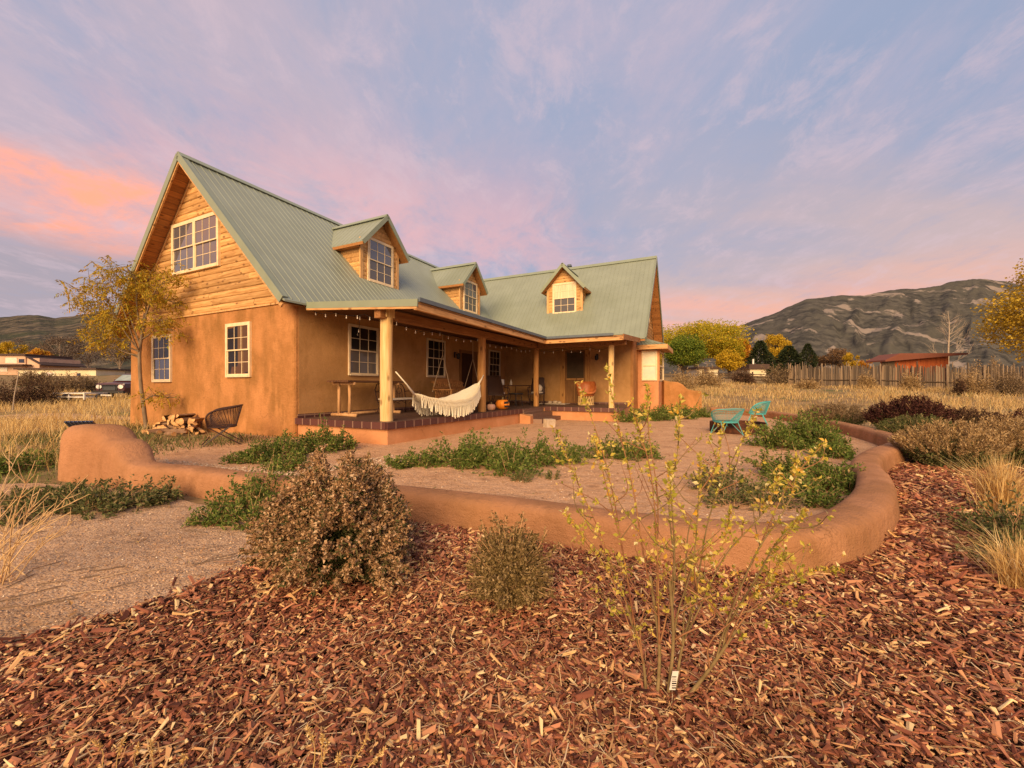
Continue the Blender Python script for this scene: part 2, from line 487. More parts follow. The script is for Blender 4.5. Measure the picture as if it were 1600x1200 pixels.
def room_glass(name, cols, stretch=(1.2,1.2,.5), seed=0.0, spec=.7):
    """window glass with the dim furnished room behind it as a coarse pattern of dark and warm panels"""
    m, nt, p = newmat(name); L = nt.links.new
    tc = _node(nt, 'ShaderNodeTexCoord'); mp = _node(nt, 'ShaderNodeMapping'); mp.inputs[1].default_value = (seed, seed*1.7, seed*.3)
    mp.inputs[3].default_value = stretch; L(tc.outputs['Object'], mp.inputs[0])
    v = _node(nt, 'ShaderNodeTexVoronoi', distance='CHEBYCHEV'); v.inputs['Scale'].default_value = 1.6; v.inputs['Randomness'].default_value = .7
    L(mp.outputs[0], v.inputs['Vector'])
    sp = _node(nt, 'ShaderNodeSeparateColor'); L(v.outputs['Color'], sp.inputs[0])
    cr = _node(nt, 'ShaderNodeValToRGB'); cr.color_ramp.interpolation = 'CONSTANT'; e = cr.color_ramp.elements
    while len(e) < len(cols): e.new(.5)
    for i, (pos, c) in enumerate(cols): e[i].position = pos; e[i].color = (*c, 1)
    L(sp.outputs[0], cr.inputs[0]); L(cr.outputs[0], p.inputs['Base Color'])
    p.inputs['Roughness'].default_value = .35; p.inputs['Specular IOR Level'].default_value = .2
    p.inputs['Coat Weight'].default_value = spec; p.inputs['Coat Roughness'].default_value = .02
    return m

M = {}
M['stucco'] = stucco('adobe_stucco', (.36,.165,.055), (.49,.225,.085), (.255,.125,.038), .75, .6)
M['porchstucco_lightened'] = stucco('porch_plaster_lightened', (.42,.225,.085), (.52,.285,.115), (.36,.185,.062), .4, .25)  # yellower plaster, also lightened in colour to offset the porch shade
M['wallstucco'] = stucco('garden_wall_plaster', (.35,.168,.080), (.44,.215,.108), (.28,.138,.058), .7, .75)
M['slabstucco'] = stucco('porch_base_plaster', (.49,.22,.095), (.56,.265,.125), (.42,.18,.07), .5, .25)
M['siding'] = wood('log_siding', (.40,.20,.065), (.68,.40,.16), axis=1, isl=.24)
M['sidingu'] = wood('log_siding_cheek', (.40,.20,.065), (.66,.38,.15), axis=0, isl=.24)
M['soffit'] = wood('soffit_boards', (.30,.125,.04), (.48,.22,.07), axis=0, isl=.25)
M['trimwood'] = wood('pine_trim', (.50,.27,.10), (.68,.41,.18), axis=2, isl=.08)
M['fascia'] = wood('fascia_log', (.42,.21,.075), (.66,.38,.16), axis=0, isl=.12)
M['fasciav'] = wood('fascia_log_cross', (.42,.21,.075), (.66,.38,.16), axis=1, isl=.12)
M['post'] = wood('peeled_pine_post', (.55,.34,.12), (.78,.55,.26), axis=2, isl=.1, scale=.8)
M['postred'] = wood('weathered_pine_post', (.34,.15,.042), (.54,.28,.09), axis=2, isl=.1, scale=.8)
M['beam'] = wood('beam_wood', (.22,.09,.03), (.36,.17,.06), axis=0, isl=.1)
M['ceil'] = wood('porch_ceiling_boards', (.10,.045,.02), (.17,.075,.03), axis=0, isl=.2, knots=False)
M['roof'] = noisy('sage_metal_roof', (.22,.248,.188), (.25,.282,.216), scale=1.2, rough=.42, spec=.45, c3=(.20,.226,.16), s3=.35, bump=.12, bscale=1.6, bdist=.06, stretch=(1,1,1))
M['rooftrim'] = noisy('sage_metal_trim', (.225,.258,.178), (.25,.285,.20), scale=2, rough=.4, spec=.45)
M['gutter'] = plain('grey_gutter', (.10,.125,.15), .5)
M['cream'] = plain('cream_window_frame', (.80,.62,.38), .5)
M['white'] = plain('almond_window_frame', (.70,.56,.38), .5)
M['pane'] = glassy('dark_pane', (.012,.012,.014))
M['paneg'] = glassy('screened_pane', (.10,.09,.085), .25, .5)
M['panesky'] = glassy('sky_pane', (.10,.10,.115), .03, 1.0)
M['curtain'] = noisy('curtained_glass', (.62,.46,.27), (.80,.64,.42), scale=5, stretch=(3,3,.2), rough=.3, spec=.5)
M['paleglass'] = noisy('pale_reflection_glass', (.66,.62,.44), (.80,.74,.55), scale=2, rough=.15, spec=.8, c3=(.75,.55,.50), s3=1.4)  # pale curtain reflection painted into the opaque glass colour
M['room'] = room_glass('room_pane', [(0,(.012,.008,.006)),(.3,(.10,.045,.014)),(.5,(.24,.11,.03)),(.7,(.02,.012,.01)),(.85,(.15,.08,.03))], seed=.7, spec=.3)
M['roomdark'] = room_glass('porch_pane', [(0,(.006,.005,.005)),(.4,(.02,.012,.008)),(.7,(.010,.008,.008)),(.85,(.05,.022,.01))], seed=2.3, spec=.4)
M['tile'] = tiles('saltillo_deck_tile', (.075,.038,.028), (.10,.05,.036), (.16,.10,.07), .3, .3)
M['tileu'] = tiles('glazed_edge_tile', (.07,.022,.018), (.11,.035,.025), (.26,.15,.10), .3, .6, 'XZ', .05)
M['tilev'] = tiles('glazed_edge_tile_end', (.07,.022,.018), (.11,.035,.025), (.26,.15,.10), .3, .6, 'YZ', .05)
M['brick'] = tiles('step_bricks', (.10,.045,.03), (.14,.06,.04), (.26,.16,.11), .075, .4, 'XZ', .12)
M['doorwood'] = wood('plank_door', (.17,.075,.025), (.27,.13,.045), axis=2, isl=.1, knots=False)
M['doordark'] = wood('dark_door', (.035,.014,.007), (.07,.026,.012), axis=2, isl=.1, knots=False)
M['screen'] = noisy('door_screen', (.07,.045,.022), (.10,.06,.03), scale=3, rough=.7)
M['black'] = plain('black_iron', (.018,.014,.013), .5)
M['iron'] = plain('brown_iron', (.05,.022,.015), .55)
M['turq'] = noisy('turquoise_paint', (.075,.35,.345), (.105,.43,.41), scale=20, rough=.5)
M['rust'] = noisy('rusty_steel', (.05,.018,.010), (.13,.045,.02), scale=8, rough=.8, c3=(.02,.01,.008), s3=3)
M['cotton'] = noisy('natural_cotton', (.74,.66,.47), (.82,.76,.60), scale=40, rough=.95, bump=.3, bscale=150)
M['swing'] = wood('swing_wood', (.34,.15,.045), (.50,.25,.085), axis=0, isl=.18)
M['rope'] = plain('pale_rope', (.55,.40,.25), .9)
M['tabletop'] = wood('dark_plank_top', (.07,.03,.015), (.13,.06,.03), axis=0)
M['logleg'] = wood('peeled_leg', (.42,.22,.09), (.56,.33,.16), axis=2)
M['pumpkin'] = noisy('pumpkin_skin', (.70,.20,.015), (.80,.28,.03), scale=4, rough=.45)
M['pumpkinp'] = noisy('faded_pumpkin', (.40,.22,.16), (.50,.30,.22), scale=5, rough=.6, c3=(.55,.22,.05), s3=2)
M['stem'] = plain('pumpkin_stem', (.16,.12,.05), .8)
M['leather'] = noisy('pigskin_leather', (.42,.12,.03), (.60,.20,.06), scale=6, rough=.5, spec=.4)
M['cedar'] = noisy('cedar_strips', (.52,.33,.13), (.66,.44,.2), scale=9, rough=.8)
M['cushion'] = noisy('cushion_cloth', (.55,.45,.35), (.70,.60,.48), scale=12, rough=.9)
M['mug'] = plain('white_ceramic', (.75,.70,.62), .3)
M['stone'] = noisy('pale_stone', (.42,.32,.22), (.58,.46,.33), scale=6, rough=.9, bump=.4, bscale=20)
M['bulb'] = glassy('bulb_glass', (.60,.52,.45), .1, .8)
M['cord'] = plain('dark_cord', (.015,.012,.012), .7)
M['bark'] = noisy('grey_bark', (.16,.11,.07), (.26,.19,.12), scale=9, stretch=(1,1,.3), rough=.95, bump=.4, bscale=30)
M['barkdark'] = noisy('dark_bark', (.06,.04,.025), (.11,.075,.05), scale=6, stretch=(1,1,.3), rough=.95)
M['barkpale'] = noisy('pale_bark', (.32,.25,.18), (.44,.35,.26), scale=6, rough=.9)
M['endgrain'] = noisy('split_log_wood', (.52,.27,.10), (.70,.42,.19), scale=9, rough=.85, isl=.25)
M['logbark'] = noisy('firewood_bark', (.16,.09,.05), (.28,.17,.10), scale=10, rough=.95, isl=.3)
M['blue'] = glassy('navy_panel', (.012,.022,.075), .2, .6)
# ------------------------------------------------------------------ scatter helpers
def rng(seed): return np.random.default_rng(seed)
def unit(v): return v/(np.linalg.norm(v, axis=-1, keepdims=True)+1e-9)
def rdir(g, n): return unit(g.normal(size=(n, 3)))

def add_leaves(mb, P, D, L, Wd, g, m=0, fold=.25, flat=.5):
    """one folded diamond leaf per point: P base points, D directions, L lengths, Wd width ratio"""
    n = len(P); L = np.broadcast_to(np.asarray(L, float), (n,))[:, None]
    D = unit(D)
    up = unit(np.array((0,0,1.))*flat + g.normal(size=(n,3))*(1-flat) + 1e-6)
    S = unit(np.cross(D, up)); Nn = np.cross(S, D)
    mid = P + D*L*.45
    a = mid + S*L*Wd*.5 + Nn*L*Wd*fold
    b = mid - S*L*Wd*.5 + Nn*L*Wd*fold
    t = P + D*L - Nn*L*.08
    V = np.stack([P, a, t, b], 1).reshape(-1, 3)
    Fq = np.arange(n)[:, None]*4 + np.array([[0, 1, 2, 3]])
    mb.add(V, Fq, m)
    return mb

def add_blades(mb, P, h, w, lean, az, m=0, g=None, droop=.5):
    """grass blades: 5-point bent strips"""
    n = len(P); h = h[:, None]; w = w[:, None]; lean = lean[:, None]
    d = np.stack([np.cos(az), np.sin(az), 0*az], 1)
    fz = az + pi/2 if g is None else g.uniform(0, 2*pi, n)
    s = np.stack([np.cos(fz), np.sin(fz), 0*az], 1)*w*.5
    up = np.array((0,0,1.))
    mid = P + up*h*.6 + d*h*lean*.4
    tip = P + up*h*(1-.25*droop*lean) + d*h*lean*1.1
    V = np.stack([P-s, P+s, mid+s*.8, mid-s*.8, tip], 1).reshape(-1, 3)
    i = np.arange(n)[:, None]*5
    mb.add(V, i+np.array([[0,1,2,3]]), m)
    mb.Fs.append(((i+np.array([[3,2,4]]))+mb.n-len(V), m))
    return mb

def inside(poly, x, y):
    poly = np.asarray(poly, float)[:, :2]; r = np.zeros(len(x), bool); j = len(poly)-1
    for i in range(len(poly)):
        xi, yi = poly[i]; xj, yj = poly[j]
        c = ((yi > y) != (yj > y)) & (x < (xj-xi)*(y-yi)/((yj-yi) + 1e-12) + xi)
        r ^= c; j = i
    return r
def spline(pts, per=8):
    P = np.array(pts, float); Q = np.concatenate([[2*P[0]-P[1]], P, [2*P[-1]-P[-2]]]); out = []
    for i in range(len(P)-1):
        a, b, c, d = Q[i:i+4]
        for t in np.linspace(0, 1, per, endpoint=False):
            out.append(.5*((2*b)+(c-a)*t+(2*a-5*b+4*c-d)*t*t+(3*b-a-3*c+d)*t**3))
    out.append(P[-1]); return np.array(out)

# ------------------------------------------------------------------ ground
def mat_terrain():
    m, nt, p = newmat('dry_meadow_soil'); L = nt.links.new
    tc = _node(nt, 'ShaderNodeTexCoord')
    def nz(s, d=5):
        n = _node(nt, 'ShaderNodeTexNoise'); n.inputs['Scale'].default_value = s; n.inputs['Detail'].default_value = d
        L(tc.outputs['Object'], n.inputs['Vector']); return n.outputs[0]
    def mix(x, a, b, lo, hi):
        r = _node(nt, 'ShaderNodeMapRange'); L(x, r.inputs[0]); r.inputs[1].default_value = lo; r.inputs[2].default_value = hi
        mx = _node(nt, 'ShaderNodeMix', data_type='RGBA'); L(r.outputs[0], mx.inputs[0])
        for i, q in ((6, a), (7, b)):
            if isinstance(q, tuple): mx.inputs[i].default_value = (*q, 1)
            else: L(q, mx.inputs[i])
        return mx.outputs[2]
    c = mix(nz(1.5, 8), (.20,.13,.06), (.34,.23,.11), .35, .65)
    c = mix(nz(.35, 4), c, (.13,.13,.045), .55, .7)
    c = mix(nz(6, 6), c, (.12,.075,.04), .58, .72)
    L(c, p.inputs['Base Color']); p.inputs['Roughness'].default_value = .95; p.inputs['Specular IOR Level'].default_value = .1
    b = _node(nt, 'ShaderNodeBump'); b.inputs['Strength'].default_value = .6; b.inputs['Distance'].default_value = .05
    L(nz(9, 6), b.inputs['Height']); L(b.outputs[0], p.inputs['Normal'])
    return m
def mat_gravel(name, c1, c2, cs, cl, scale=45):
    m, nt, p = newmat(name); L = nt.links.new
    tc = _node(nt, 'ShaderNodeTexCoord')
    def nz(s, d=5, st=None):
        n = _node(nt, 'ShaderNodeTexNoise'); n.inputs['Scale'].default_value = s; n.inputs['Detail'].default_value = d
        n.inputs['Roughness'].default_value = .65
        L(tc.outputs['Object'], n.inputs['Vector']); return n.outputs[0]
    def mix(x, a, b, lo, hi):
        r = _node(nt, 'ShaderNodeMapRange'); L(x, r.inputs[0]); r.inputs[1].default_value = lo; r.inputs[2].default_value = hi
        mx = _node(nt, 'ShaderNodeMix', data_type='RGBA'); L(r.outputs[0], mx.inputs[0])
        for i, q in ((6, a), (7, b)):
            if isinstance(q, tuple): mx.inputs[i].default_value = (*q, 1)
            else: L(q, mx.inputs[i])
        return mx.outputs[2]
    v = _node(nt, 'ShaderNodeTexVoronoi'); v.inputs['Scale'].default_value = scale; L(tc.outputs['Object'], v.inputs['Vector'])
    sp = _node(nt, 'ShaderNodeSeparateColor'); L(v.outputs['Color'], sp.inputs[0])
    c = mix(nz(1.2, 8), c1, c2, .35, .65)
    c = mix(sp.outputs[0], c, cl, .55, 1.3)
    c = mix(sp.outputs[1], c, cs, .72, 1.2)
    c = mix(nz(3.2, 7), c, cs, .53, .78)
    c = mix(nz(.8, 9), c, cs, .56, .72)
    c = mix(nz(17, 6), c, cl, .60, .8)
    L(c, p.inputs['Base Color']); p.inputs['Roughness'].default_value = .95; p.inputs['Specular IOR Level'].default_value = .1
    b = _node(nt, 'ShaderNodeBump'); b.inputs['Strength'].default_value = .7; b.inputs['Distance'].default_value = .012
    L(v.outputs['Distance'], b.inputs['Height']); b.invert = True
    b2 = _node(nt, 'ShaderNodeBump'); b2.inputs['Strength'].default_value = .8; b2.inputs['Distance'].default_value = .09
    L(nz(5, 6), b2.inputs['Height']); L(b.outputs[0], b2.inputs['Normal']); L(b2.outputs[0], p.inputs['Normal'])
    return m

def terrain():
    def axis(lo, hi, fine, n):
        t = np.linspace(-1, 1, n); s = np.sign(t)*np.abs(t)**2.6
        return np.where(s < 0, -s*lo, s*hi)
    xs = axis(-1900, 2600, 0, 200); ys = axis(-60, 1500, 0, 200)
    X, Y = np.meshgrid(xs, ys, indexing='ij')
    mb = MB(); mb.grid(np.stack([X, Y, gz(X, Y)], -1))
    o = struct(mb.build('ground', mat_terrain(), smooth=True))
terrain()

# garden wall centre line (x, y, height, half width)
_wp = [(-6.74,6.22,.70,.20),(-6.62,6.18,.77,.25),(-6.35,6.10,.785,.275),(-6.08,6.02,.785,.275),(-5.90,5.95,.765,.265),(-5.76,5.88,.66,.25),(-5.62,5.80,.615,.24),(-5.42,5.68,.61,.235),(-5.27,5.58,.56,.225),(-5.12,5.50,.41,.20),(-4.86,5.37,.335,.18)]
for px, py in [(310,730),(385,740),(500,750),(640,763),(760,776),(870,789),(1000,806),(1100,815),(1200,822),(1265,817),(1325,798),(1364,766),(1366,740),(1352,720),(1366,705),(1395,694),(1409,686),(1385,676),(1345,666),(1290,655),(1240,647),(1200,642),(1150,638),(1110,636)]:
    x, y, _ = G(px, py, .30); _wp.append((x, y, .305, .172))
WALL = spline(_wp, 8)
# even spacing
_d = np.concatenate([[0], np.cumsum(np.linalg.norm(np.diff(WALL[:, :2], axis=0), axis=1))])
_t = np.linspace(0, _d[-1], 420)
WALL = np.stack([np.interp(_t, _d, WALL[:, i]) for i in range(4)], 1)
for _ in range(3):
    WALL[1:-1, :2] = .5*WALL[1:-1, :2] + .25*(WALL[:-2, :2] + WALL[2:, :2])

def sheet(name, poly, z, mat, kind='structure', step=.25, bumpy=0.0, seed=1):
    """ground sheet filled inside a polygon on a fine grid, edges follow the outline"""
    import mathutils
    P = np.array([(p[0], p[1]) for p in poly], float)
    mb = MB(); mb.add(np.column_stack([P, np.full(len(P), z)]), [tuple(range(len(P)))])
    o = mb.build(name, mat); o['kind'] = kind
    import bmesh
    bm = bmesh.new(); bm.from_mesh(o.data)
    bmesh.ops.triangulate(bm, faces=bm.faces[:], ngon_method='EAR_CLIP')
    bm.to_mesh(o.data); bm.free()
    return o

wl = [(w[0], w[1]) for w in WALL]
house_edge = [hw(12.3, -6.5), hw(9, -6.5), hw(8.9, 1), hw(.3, .6), hw(.3, 3.0)]
PATIO = wl[12:] + [(9.0, 22.2)] + [p[:2] for p in house_edge] + [(-8.3, 9.4), (-7.4, 7.2)]
M['patio'] = mat_gravel('pink_decomposed_granite', (.52,.285,.145), (.63,.365,.195), (.36,.19,.095), (.74,.49,.31), 55)
M['path'] = mat_gravel('grey_pink_path_gravel', (.44,.265,.15), (.55,.35,.205), (.24,.145,.08), (.68,.51,.35), 70)
M['mulchbase'] = noisy('dark_mulch_bed', (.03,.010,.006), (.10,.034,.018), scale=40, detail=8, rough=.95, bump=.8, bscale=55, bdist=.03)
sheet('patio_gravel', PATIO, .012, M['patio'])
_e = lambda px, py: G(px, py)[:2]
edge_l = [_e(-350, 1130), _e(-120, 1050), _e(60, 993), _e(200, 955), _e(300, 922), _e(385, 888), _e(430, 855), _e(480, 815), (-1.9, 4.05)]
wall_mid = [w for w in wl if w[0] > -1.95 and w[1] < 7.9]
PATH = edge_l[::-1] + [(-6.5, .6), (-13, 3.2), (-8.6, 5.4), (-6.6, 5.6), (-5.3, 5.3), (-4.7, 5.2), (-3.6, 4.6), (-2.6, 4.3)]
MULCH = edge_l + wall_mid + [(8.3, 8.3), (9.2, 9.6), (11.2, 9.2), (11.4, 6.2), (8.6, 3.0), (6.2, .9), (4.8, .3), (-4, .3)]
sheet('gravel_path', PATH, .010, M['path'])
sheet('mulch_bed', MULCH, .006, M['mulchbase'])
DRIVE = [(-60, 21.5), (-30, 18.2), (-18, 16.6), (-13.8, 16.2), (-13.0, 17.4), (-18, 18.3), (-30, 20.6), (-60, 25)]
_dm = MB()
_a = spline([(x, y) for x, y in DRIVE[:4]], 10); _b = spline([(x, y) for x, y in DRIVE[4:][::-1]], 10)
_k = np.linspace(0, 1, 5)[None, :, None]
_g = _a[:, None, :]*(1-_k) + _b[:, None, :]*_k
_dm.grid(np.concatenate([_g, (gz(_g[..., 0], _g[..., 1]) + .03)[..., None]], -1))
struct(_dm.build('driveway', M['path'], smooth=True))

def pebbles(name, poly, n, near, mat, smin, smax, seed, z=.012):
    g = rng(seed); P = np.array(poly); lo = P.min(0); hi = P.max(0)
    x = g.uniform(lo[0], hi[0], n*6); y = g.uniform(lo[1], hi[1], n*6)
    k = inside(poly, x, y) & (g.random(n*6) < np.clip(near/np.hypot(x, y), 0, 1)**2) & (np.abs(x/np.maximum(y, .1)) < 1.5)
    x, y = x[k][:n], y[k][:n]; n = len(x)
    s = smin*(smax/smin)**(g.random(n)**2.2)
    a = g.uniform(0, 2*pi, n)
    oc = np.array([(1,0,0),(0,1,0),(-1,0,0),(0,-1,0),(.1,.1,.7),(0,0,-.5)])
    V = oc[None]*s[:, None, None]*g.uniform(.6, 1.2, (n, 6, 1))
    c, sn = np.cos(a)[:, None], np.sin(a)[:, None]
    V = np.stack([V[..., 0]*c - V[..., 1]*sn*.7, V[..., 0]*sn + V[..., 1]*c*.7, V[..., 2]], -1)
    V += np.stack([x, y, np.full(n, z) + s*.15], 1)[:, None]
    Fq = np.array([(0,1,4),(1,2,4),(2,3,4),(3,0,4)])
    mb = MB(); mb.add(V.reshape(-1, 3), (np.arange(n)[:, None, None]*6 + Fq).reshape(-1, 3))
    return struct(mb.build(name, mat), 'stuff')
M['peb'] = islands('granite_pebbles', [(0,(.34,.18,.09)),(.3,(.49,.28,.145)),(.6,(.59,.37,.21)),(.85,(.66,.47,.30)),(.97,(.74,.62,.46))])
pebbles('patio_pebbles', PATIO, 9000, 4.5, M['peb'], .006, .02, 3)
pebbles('path_pebbles', PATH, 12000, 3.2, M['peb'], .003, .013, 4)

# pale river gravel strip along the planting, inside the wall on the left
_rg = [G(*q)[:2] for q in [(228,716),(300,724),(400,735),(480,730),(560,722),(612,712),(640,722),(600,738),(560,733),(470,745),(380,748),(290,734)]]
pebbles('river_gravel', _rg, 1700, 9, islands('pale_river_stones', [(0,(.30,.19,.11)),(.4,(.44,.31,.20)),(.8,(.58,.45,.32))]), .012, .032, 8, .02)

# bark mulch
def mulch():
    g = rng(11); n = 620000
    # more chips near the camera
    r = 1.0 + 9.5*g.random(n)**1.9; th = g.uniform(-1.08, 1.4, n)
    x = r*np.sin(th)*1.0; y = r*np.cos(th)
    y = np.maximum(y, 0.05)
    k = inside(MULCH, x, y) & (y > .75)
    # thin strip of chips strewn over the path edge
    x, y = x[k], y[k]
    if len(x) > 190000: x, y = x[:190000], y[:190000]
    n = len(x); sp = g.random(n) < .05; x = x + sp*g.normal(0, .16, n); y = y + sp*g.normal(0, .16, n)
    dist = np.hypot(x, y)
    Ln = np.exp(g.normal(-3.85, .58, n)).clip(.007, .09)*np.clip(dist/2.6, .9, 1.8)
    Wd = (Ln*np.where(g.random(n) < .7, g.uniform(.12, .4, n), g.uniform(.4, .9, n))).clip(.0025, .017)*np.clip(dist/3, 1, 1.5)
    Th = Wd*g.uniform(.2, .5, n)
    yaw = g.uniform(0, 2*pi, n); pit = g.normal(0, .28, n); rol = g.normal(0, .45, n)
    base = np.array([(-1,-1,-1),(1,-.8,-1),(.95,.9,-1),(-.9,1,-1),(-.9,-.8,1),(.9,-.7,1),(.85,.75,1),(-.8,.8,1)], float)/2
    V = base[None]*np.stack([Ln, Wd, Th], 1)[:, None] * g.uniform(.7, 1.25, (n, 8, 3))
    tap = g.uniform(.25, 1.0, n)                       # splintered ends
    V[:, [1,2,5,6], 1] *= tap[:, None]; V[:, [1,2,5,6], 2] *= (.4+.6*tap)[:, None]
    V[:, :, 1] += (V[:, :, 0]**2/np.maximum(Ln, .01)[:, None])*g.normal(0, .5, n)[:, None]
    def rot(V, a, i, j):
        c, s = np.cos(a)[:, None], np.sin(a)[:, None]; A, B = V[..., i].copy(), V[..., j].copy()
        V[..., i] = A*c - B*s; V[..., j] = A*s + B*c
    rot(V, rol, 1, 2); rot(V, pit, 0, 2); rot(V, yaw, 0, 1)
    mound = .012*np.sin(x*3.1)*np.cos(y*2.7)
    V += np.stack([x, y, .016 + mound + g.random(n)**2*.028 + np.abs(np.sin(pit))*Ln*.4], 1)[:, None]
    Fq = np.array([(4,5,6,7),(0,1,5,4),(1,2,6,5),(2,3,7,6),(3,0,4,7)])
    mb = MB(); mb.add(V.reshape(-1, 3), (np.arange(n)[:, None, None]*8 + Fq).reshape(-1, 4))
    mat = islands('bark_chips', [(0,(.06,.018,.010)),(.15,(.14,.044,.022)),(.34,(.24,.078,.040)),(.53,(.345,.125,.065)),(.70,(.44,.19,.10)),(.83,(.52,.27,.125)),(.92,(.64,.39,.16)),(.97,(.75,.54,.27))], rough=.75, spec=.25, patch=(1.1,.82,1.2))
    struct(mb.build('bark_mulch', mat), 'stuff')
mulch()
def shreds():
    g = rng(12); n = 9000
    r = 1.1 + 6.5*g.random(n)**1.7; th = g.uniform(-1.05, 1.05, n); x = r*np.sin(th); y = r*np.cos(th)
    k = inside(MULCH, x, y) | (inside(PATH, x, y) & (g.random(n) < .25)); x, y = x[k], y[k]; n = len(x)
    az = g.uniform(0, 2*pi, n); L_ = g.uniform(.03, .14, n); d = np.stack([np.cos(az), np.sin(az), g.normal(0,.12,n)], 1)*L_[:, None]
    P = np.stack([x, y, g.uniform(.02, .05, n)], 1); s_ = np.stack([-np.sin(az), np.cos(az), 0*az], 1)*g.uniform(.0012,.003,n)[:, None]
    b = s_/np.linalg.norm(s_, axis=1)[:, None]*(g.normal(0,.12,n)*L_)[:, None]
    V = np.stack([P-s_, P+s_, P+d*.5+b+s_, P+d*.5+b-s_, P+d+s_*.4, P+d-s_*.4], 1)
    V[:, 2:4, 2] += .006
    mb = MB(); i = np.arange(n)[:, None]*6
    mb.add(V.reshape(-1, 3), np.concatenate([i+np.array([[0,1,2,3]]), i+np.array([[3,2,4,5]])]))
    struct(mb.build('mulch_shreds', islands('straw_shreds', [(0,(.30,.14,.06)),(.4,(.46,.25,.10)),(.8,(.62,.40,.18)),(.96,(.72,.55,.32))])), 'stuff')
shreds()

# ------------------------------------------------------------------ garden wall
def garden_wall():
    g = rng(5)
    prof = []
    for t in np.linspace(0, pi, 13):
        cx, sx = cos(t), sin(t)
        prof.append((np.sign(cx)*abs(cx)**.62, 1 - .42*(1-abs(sx)**.75)))
    prof = [(1.12, -.25), (1.08, .25)] + prof + [(-1.08, .25), (-1.12, -.25)]
    P = WALL; T = np.gradient(P[:, :2], axis=0); T /= np.linalg.norm(T, axis=1)[:, None]
    N = np.stack([T[:, 1], -T[:, 0]], 1)
    n = len(P); rows = []
    for i in range(n):
        h, w = P[i, 2], P[i, 3]
        e = min(i, n-1-i)*.085
        k = math.sqrt(max(0.02, min(1, e/.22)*(2-min(1, e/.22))))
        wob = 1 + .018*math.sin(i*.21+1) + .012*math.sin(i*.093) + g.normal(0, .004)
        rows.append([(P[i,0]+N[i,0]*a*w*k*wob, P[i,1]+N[i,1]*a*w*k*wob, b*h*(.9+.1*k) if b > 0 else -.15) for a, b in prof])
    mb = MB(); mb.grid(np.array(rows))
    nn = len(prof)
    mb.Fs.append((np.array([list(range(nn))[::-1]]), 0)); mb.Fs.append((np.array([[(n-1)*nn+i for i in range(nn)]]), 0))
    o = mb.build('garden_wall', M['wallstucco'], smooth=True)
    tag(o, 'low curving adobe garden wall with rounded top and a taller rounded pillar end, sweeping around the gravel patio', 'garden wall')
garden_wall()

def litter():
    g = rng(77); n = 1500; x = g.uniform(-8, 9, n); y = g.uniform(1.2, 17, n)
    k = (inside(PATIO, x, y) | inside(PATH, x, y)) & (g.random(n) < np.clip(7/np.hypot(x, y), .2, 1)); x, y = x[k], y[k]; n = len(x)
    m = MB(); add_leaves(m, np.stack([x, y, np.full(n, .022)], 1), np.stack([g.normal(size=n), g.normal(size=n), g.normal(0,.15,n)], 1), g.uniform(.02,.055,n), .55, g, 0, fold=.15, flat=.92)
    struct(m.build('fallen_leaves', islands('fallen_leaf_litter', [(0,(.16,.08,.035)),(.4,(.30,.16,.06)),(.75,(.48,.30,.10)),(.95,(.20,.17,.06))])), 'stuff')
litter()
def path_twigs():
    g = rng(78); m = MB()
    for i in range(95):
        x = g.uniform(-5.5, -1.6); y = 1.9 + (x+4.2)*.55 + g.normal(0, .28) if i < 50 else g.uniform(2, 4.6)
        if not inside(PATH, np.array([x]), np.array([y]))[0]: continue
        a = g.normal(.5, .35) if i < 50 else g.uniform(0, 3.1); L_ = g.uniform(.05, .28); d = np.array((cos(a), sin(a), 0))*L_
        p = np.array((x, y, .018)); m.tube([p, p+d*.5+g.normal(0,.01,3)*np.array((1,1,.2)), p+d], g.uniform(.0015,.004), 4, int(g.random() < .3))
    struct(m.build('path_twigs', [M['twigdark'], M['twigpale']]), 'stuff')
M['twigdark'] = plain('dark_twig', (.17,.11,.065), .9)
M['twigpale'] = plain('pale_twig', (.42,.29,.17), .9)
path_twigs()
# ------------------------------------------------------------------ house
house = empty('house', (HX, HYY, 0), HRZ)
tag(house, 'two-storey adobe house with sage green metal roof, log-sided gables, dormers and a corner porch', 'house')
VW, ZS, ZB, VB, VR, ZR = 8.92, 3.62, 3.58, -.24, 4.55, 8.36     # gable width, siding line, roof break, ridge
SL = (ZR-ZB)/(VR-VB)
OG = .5
U1, V1 = 12.2, 6.66                                              # right wing front wall and gable wall
UB, UR, ZR2, UE2 = 11.92, 16.15, 8.44, 20.4                      # right wing roof: break, ridge, far eave
SL2 = (ZR2-ZB)/(UR-UB)
SLL = 1.12; VLE = 9.12; ZLE = ZR-(VLE-VR)*SLL                                 # rear eave
VRK = -7.23                                                      # right wing rake
ZD = .52                                                         # porch deck
UEV, VEV, ZE = 7.97, -3.96, 3.30                                 # porch eave lines
VPE = -6.98
Tg = lambda V: np.stack([-V[:, 1], V[:, 0], V[:, 2]], 1)                       # gable wall: a=v, d=out(-u)
Tp = lambda V: np.stack([V[:, 0], -V[:, 1], V[:, 2]], 1)                       # porch wall: a=u, d=out(-v)
Tr = lambda V: np.stack([U1-V[:, 1], V[:, 0], V[:, 2]], 1)                     # right wing front: a=v
def hb(mb, name, mats, T=None, smooth=False, parent=None):
    if T is not None: mb.mapped(T)
    return mb.build(name, mats, parent or house, smooth=smooth)

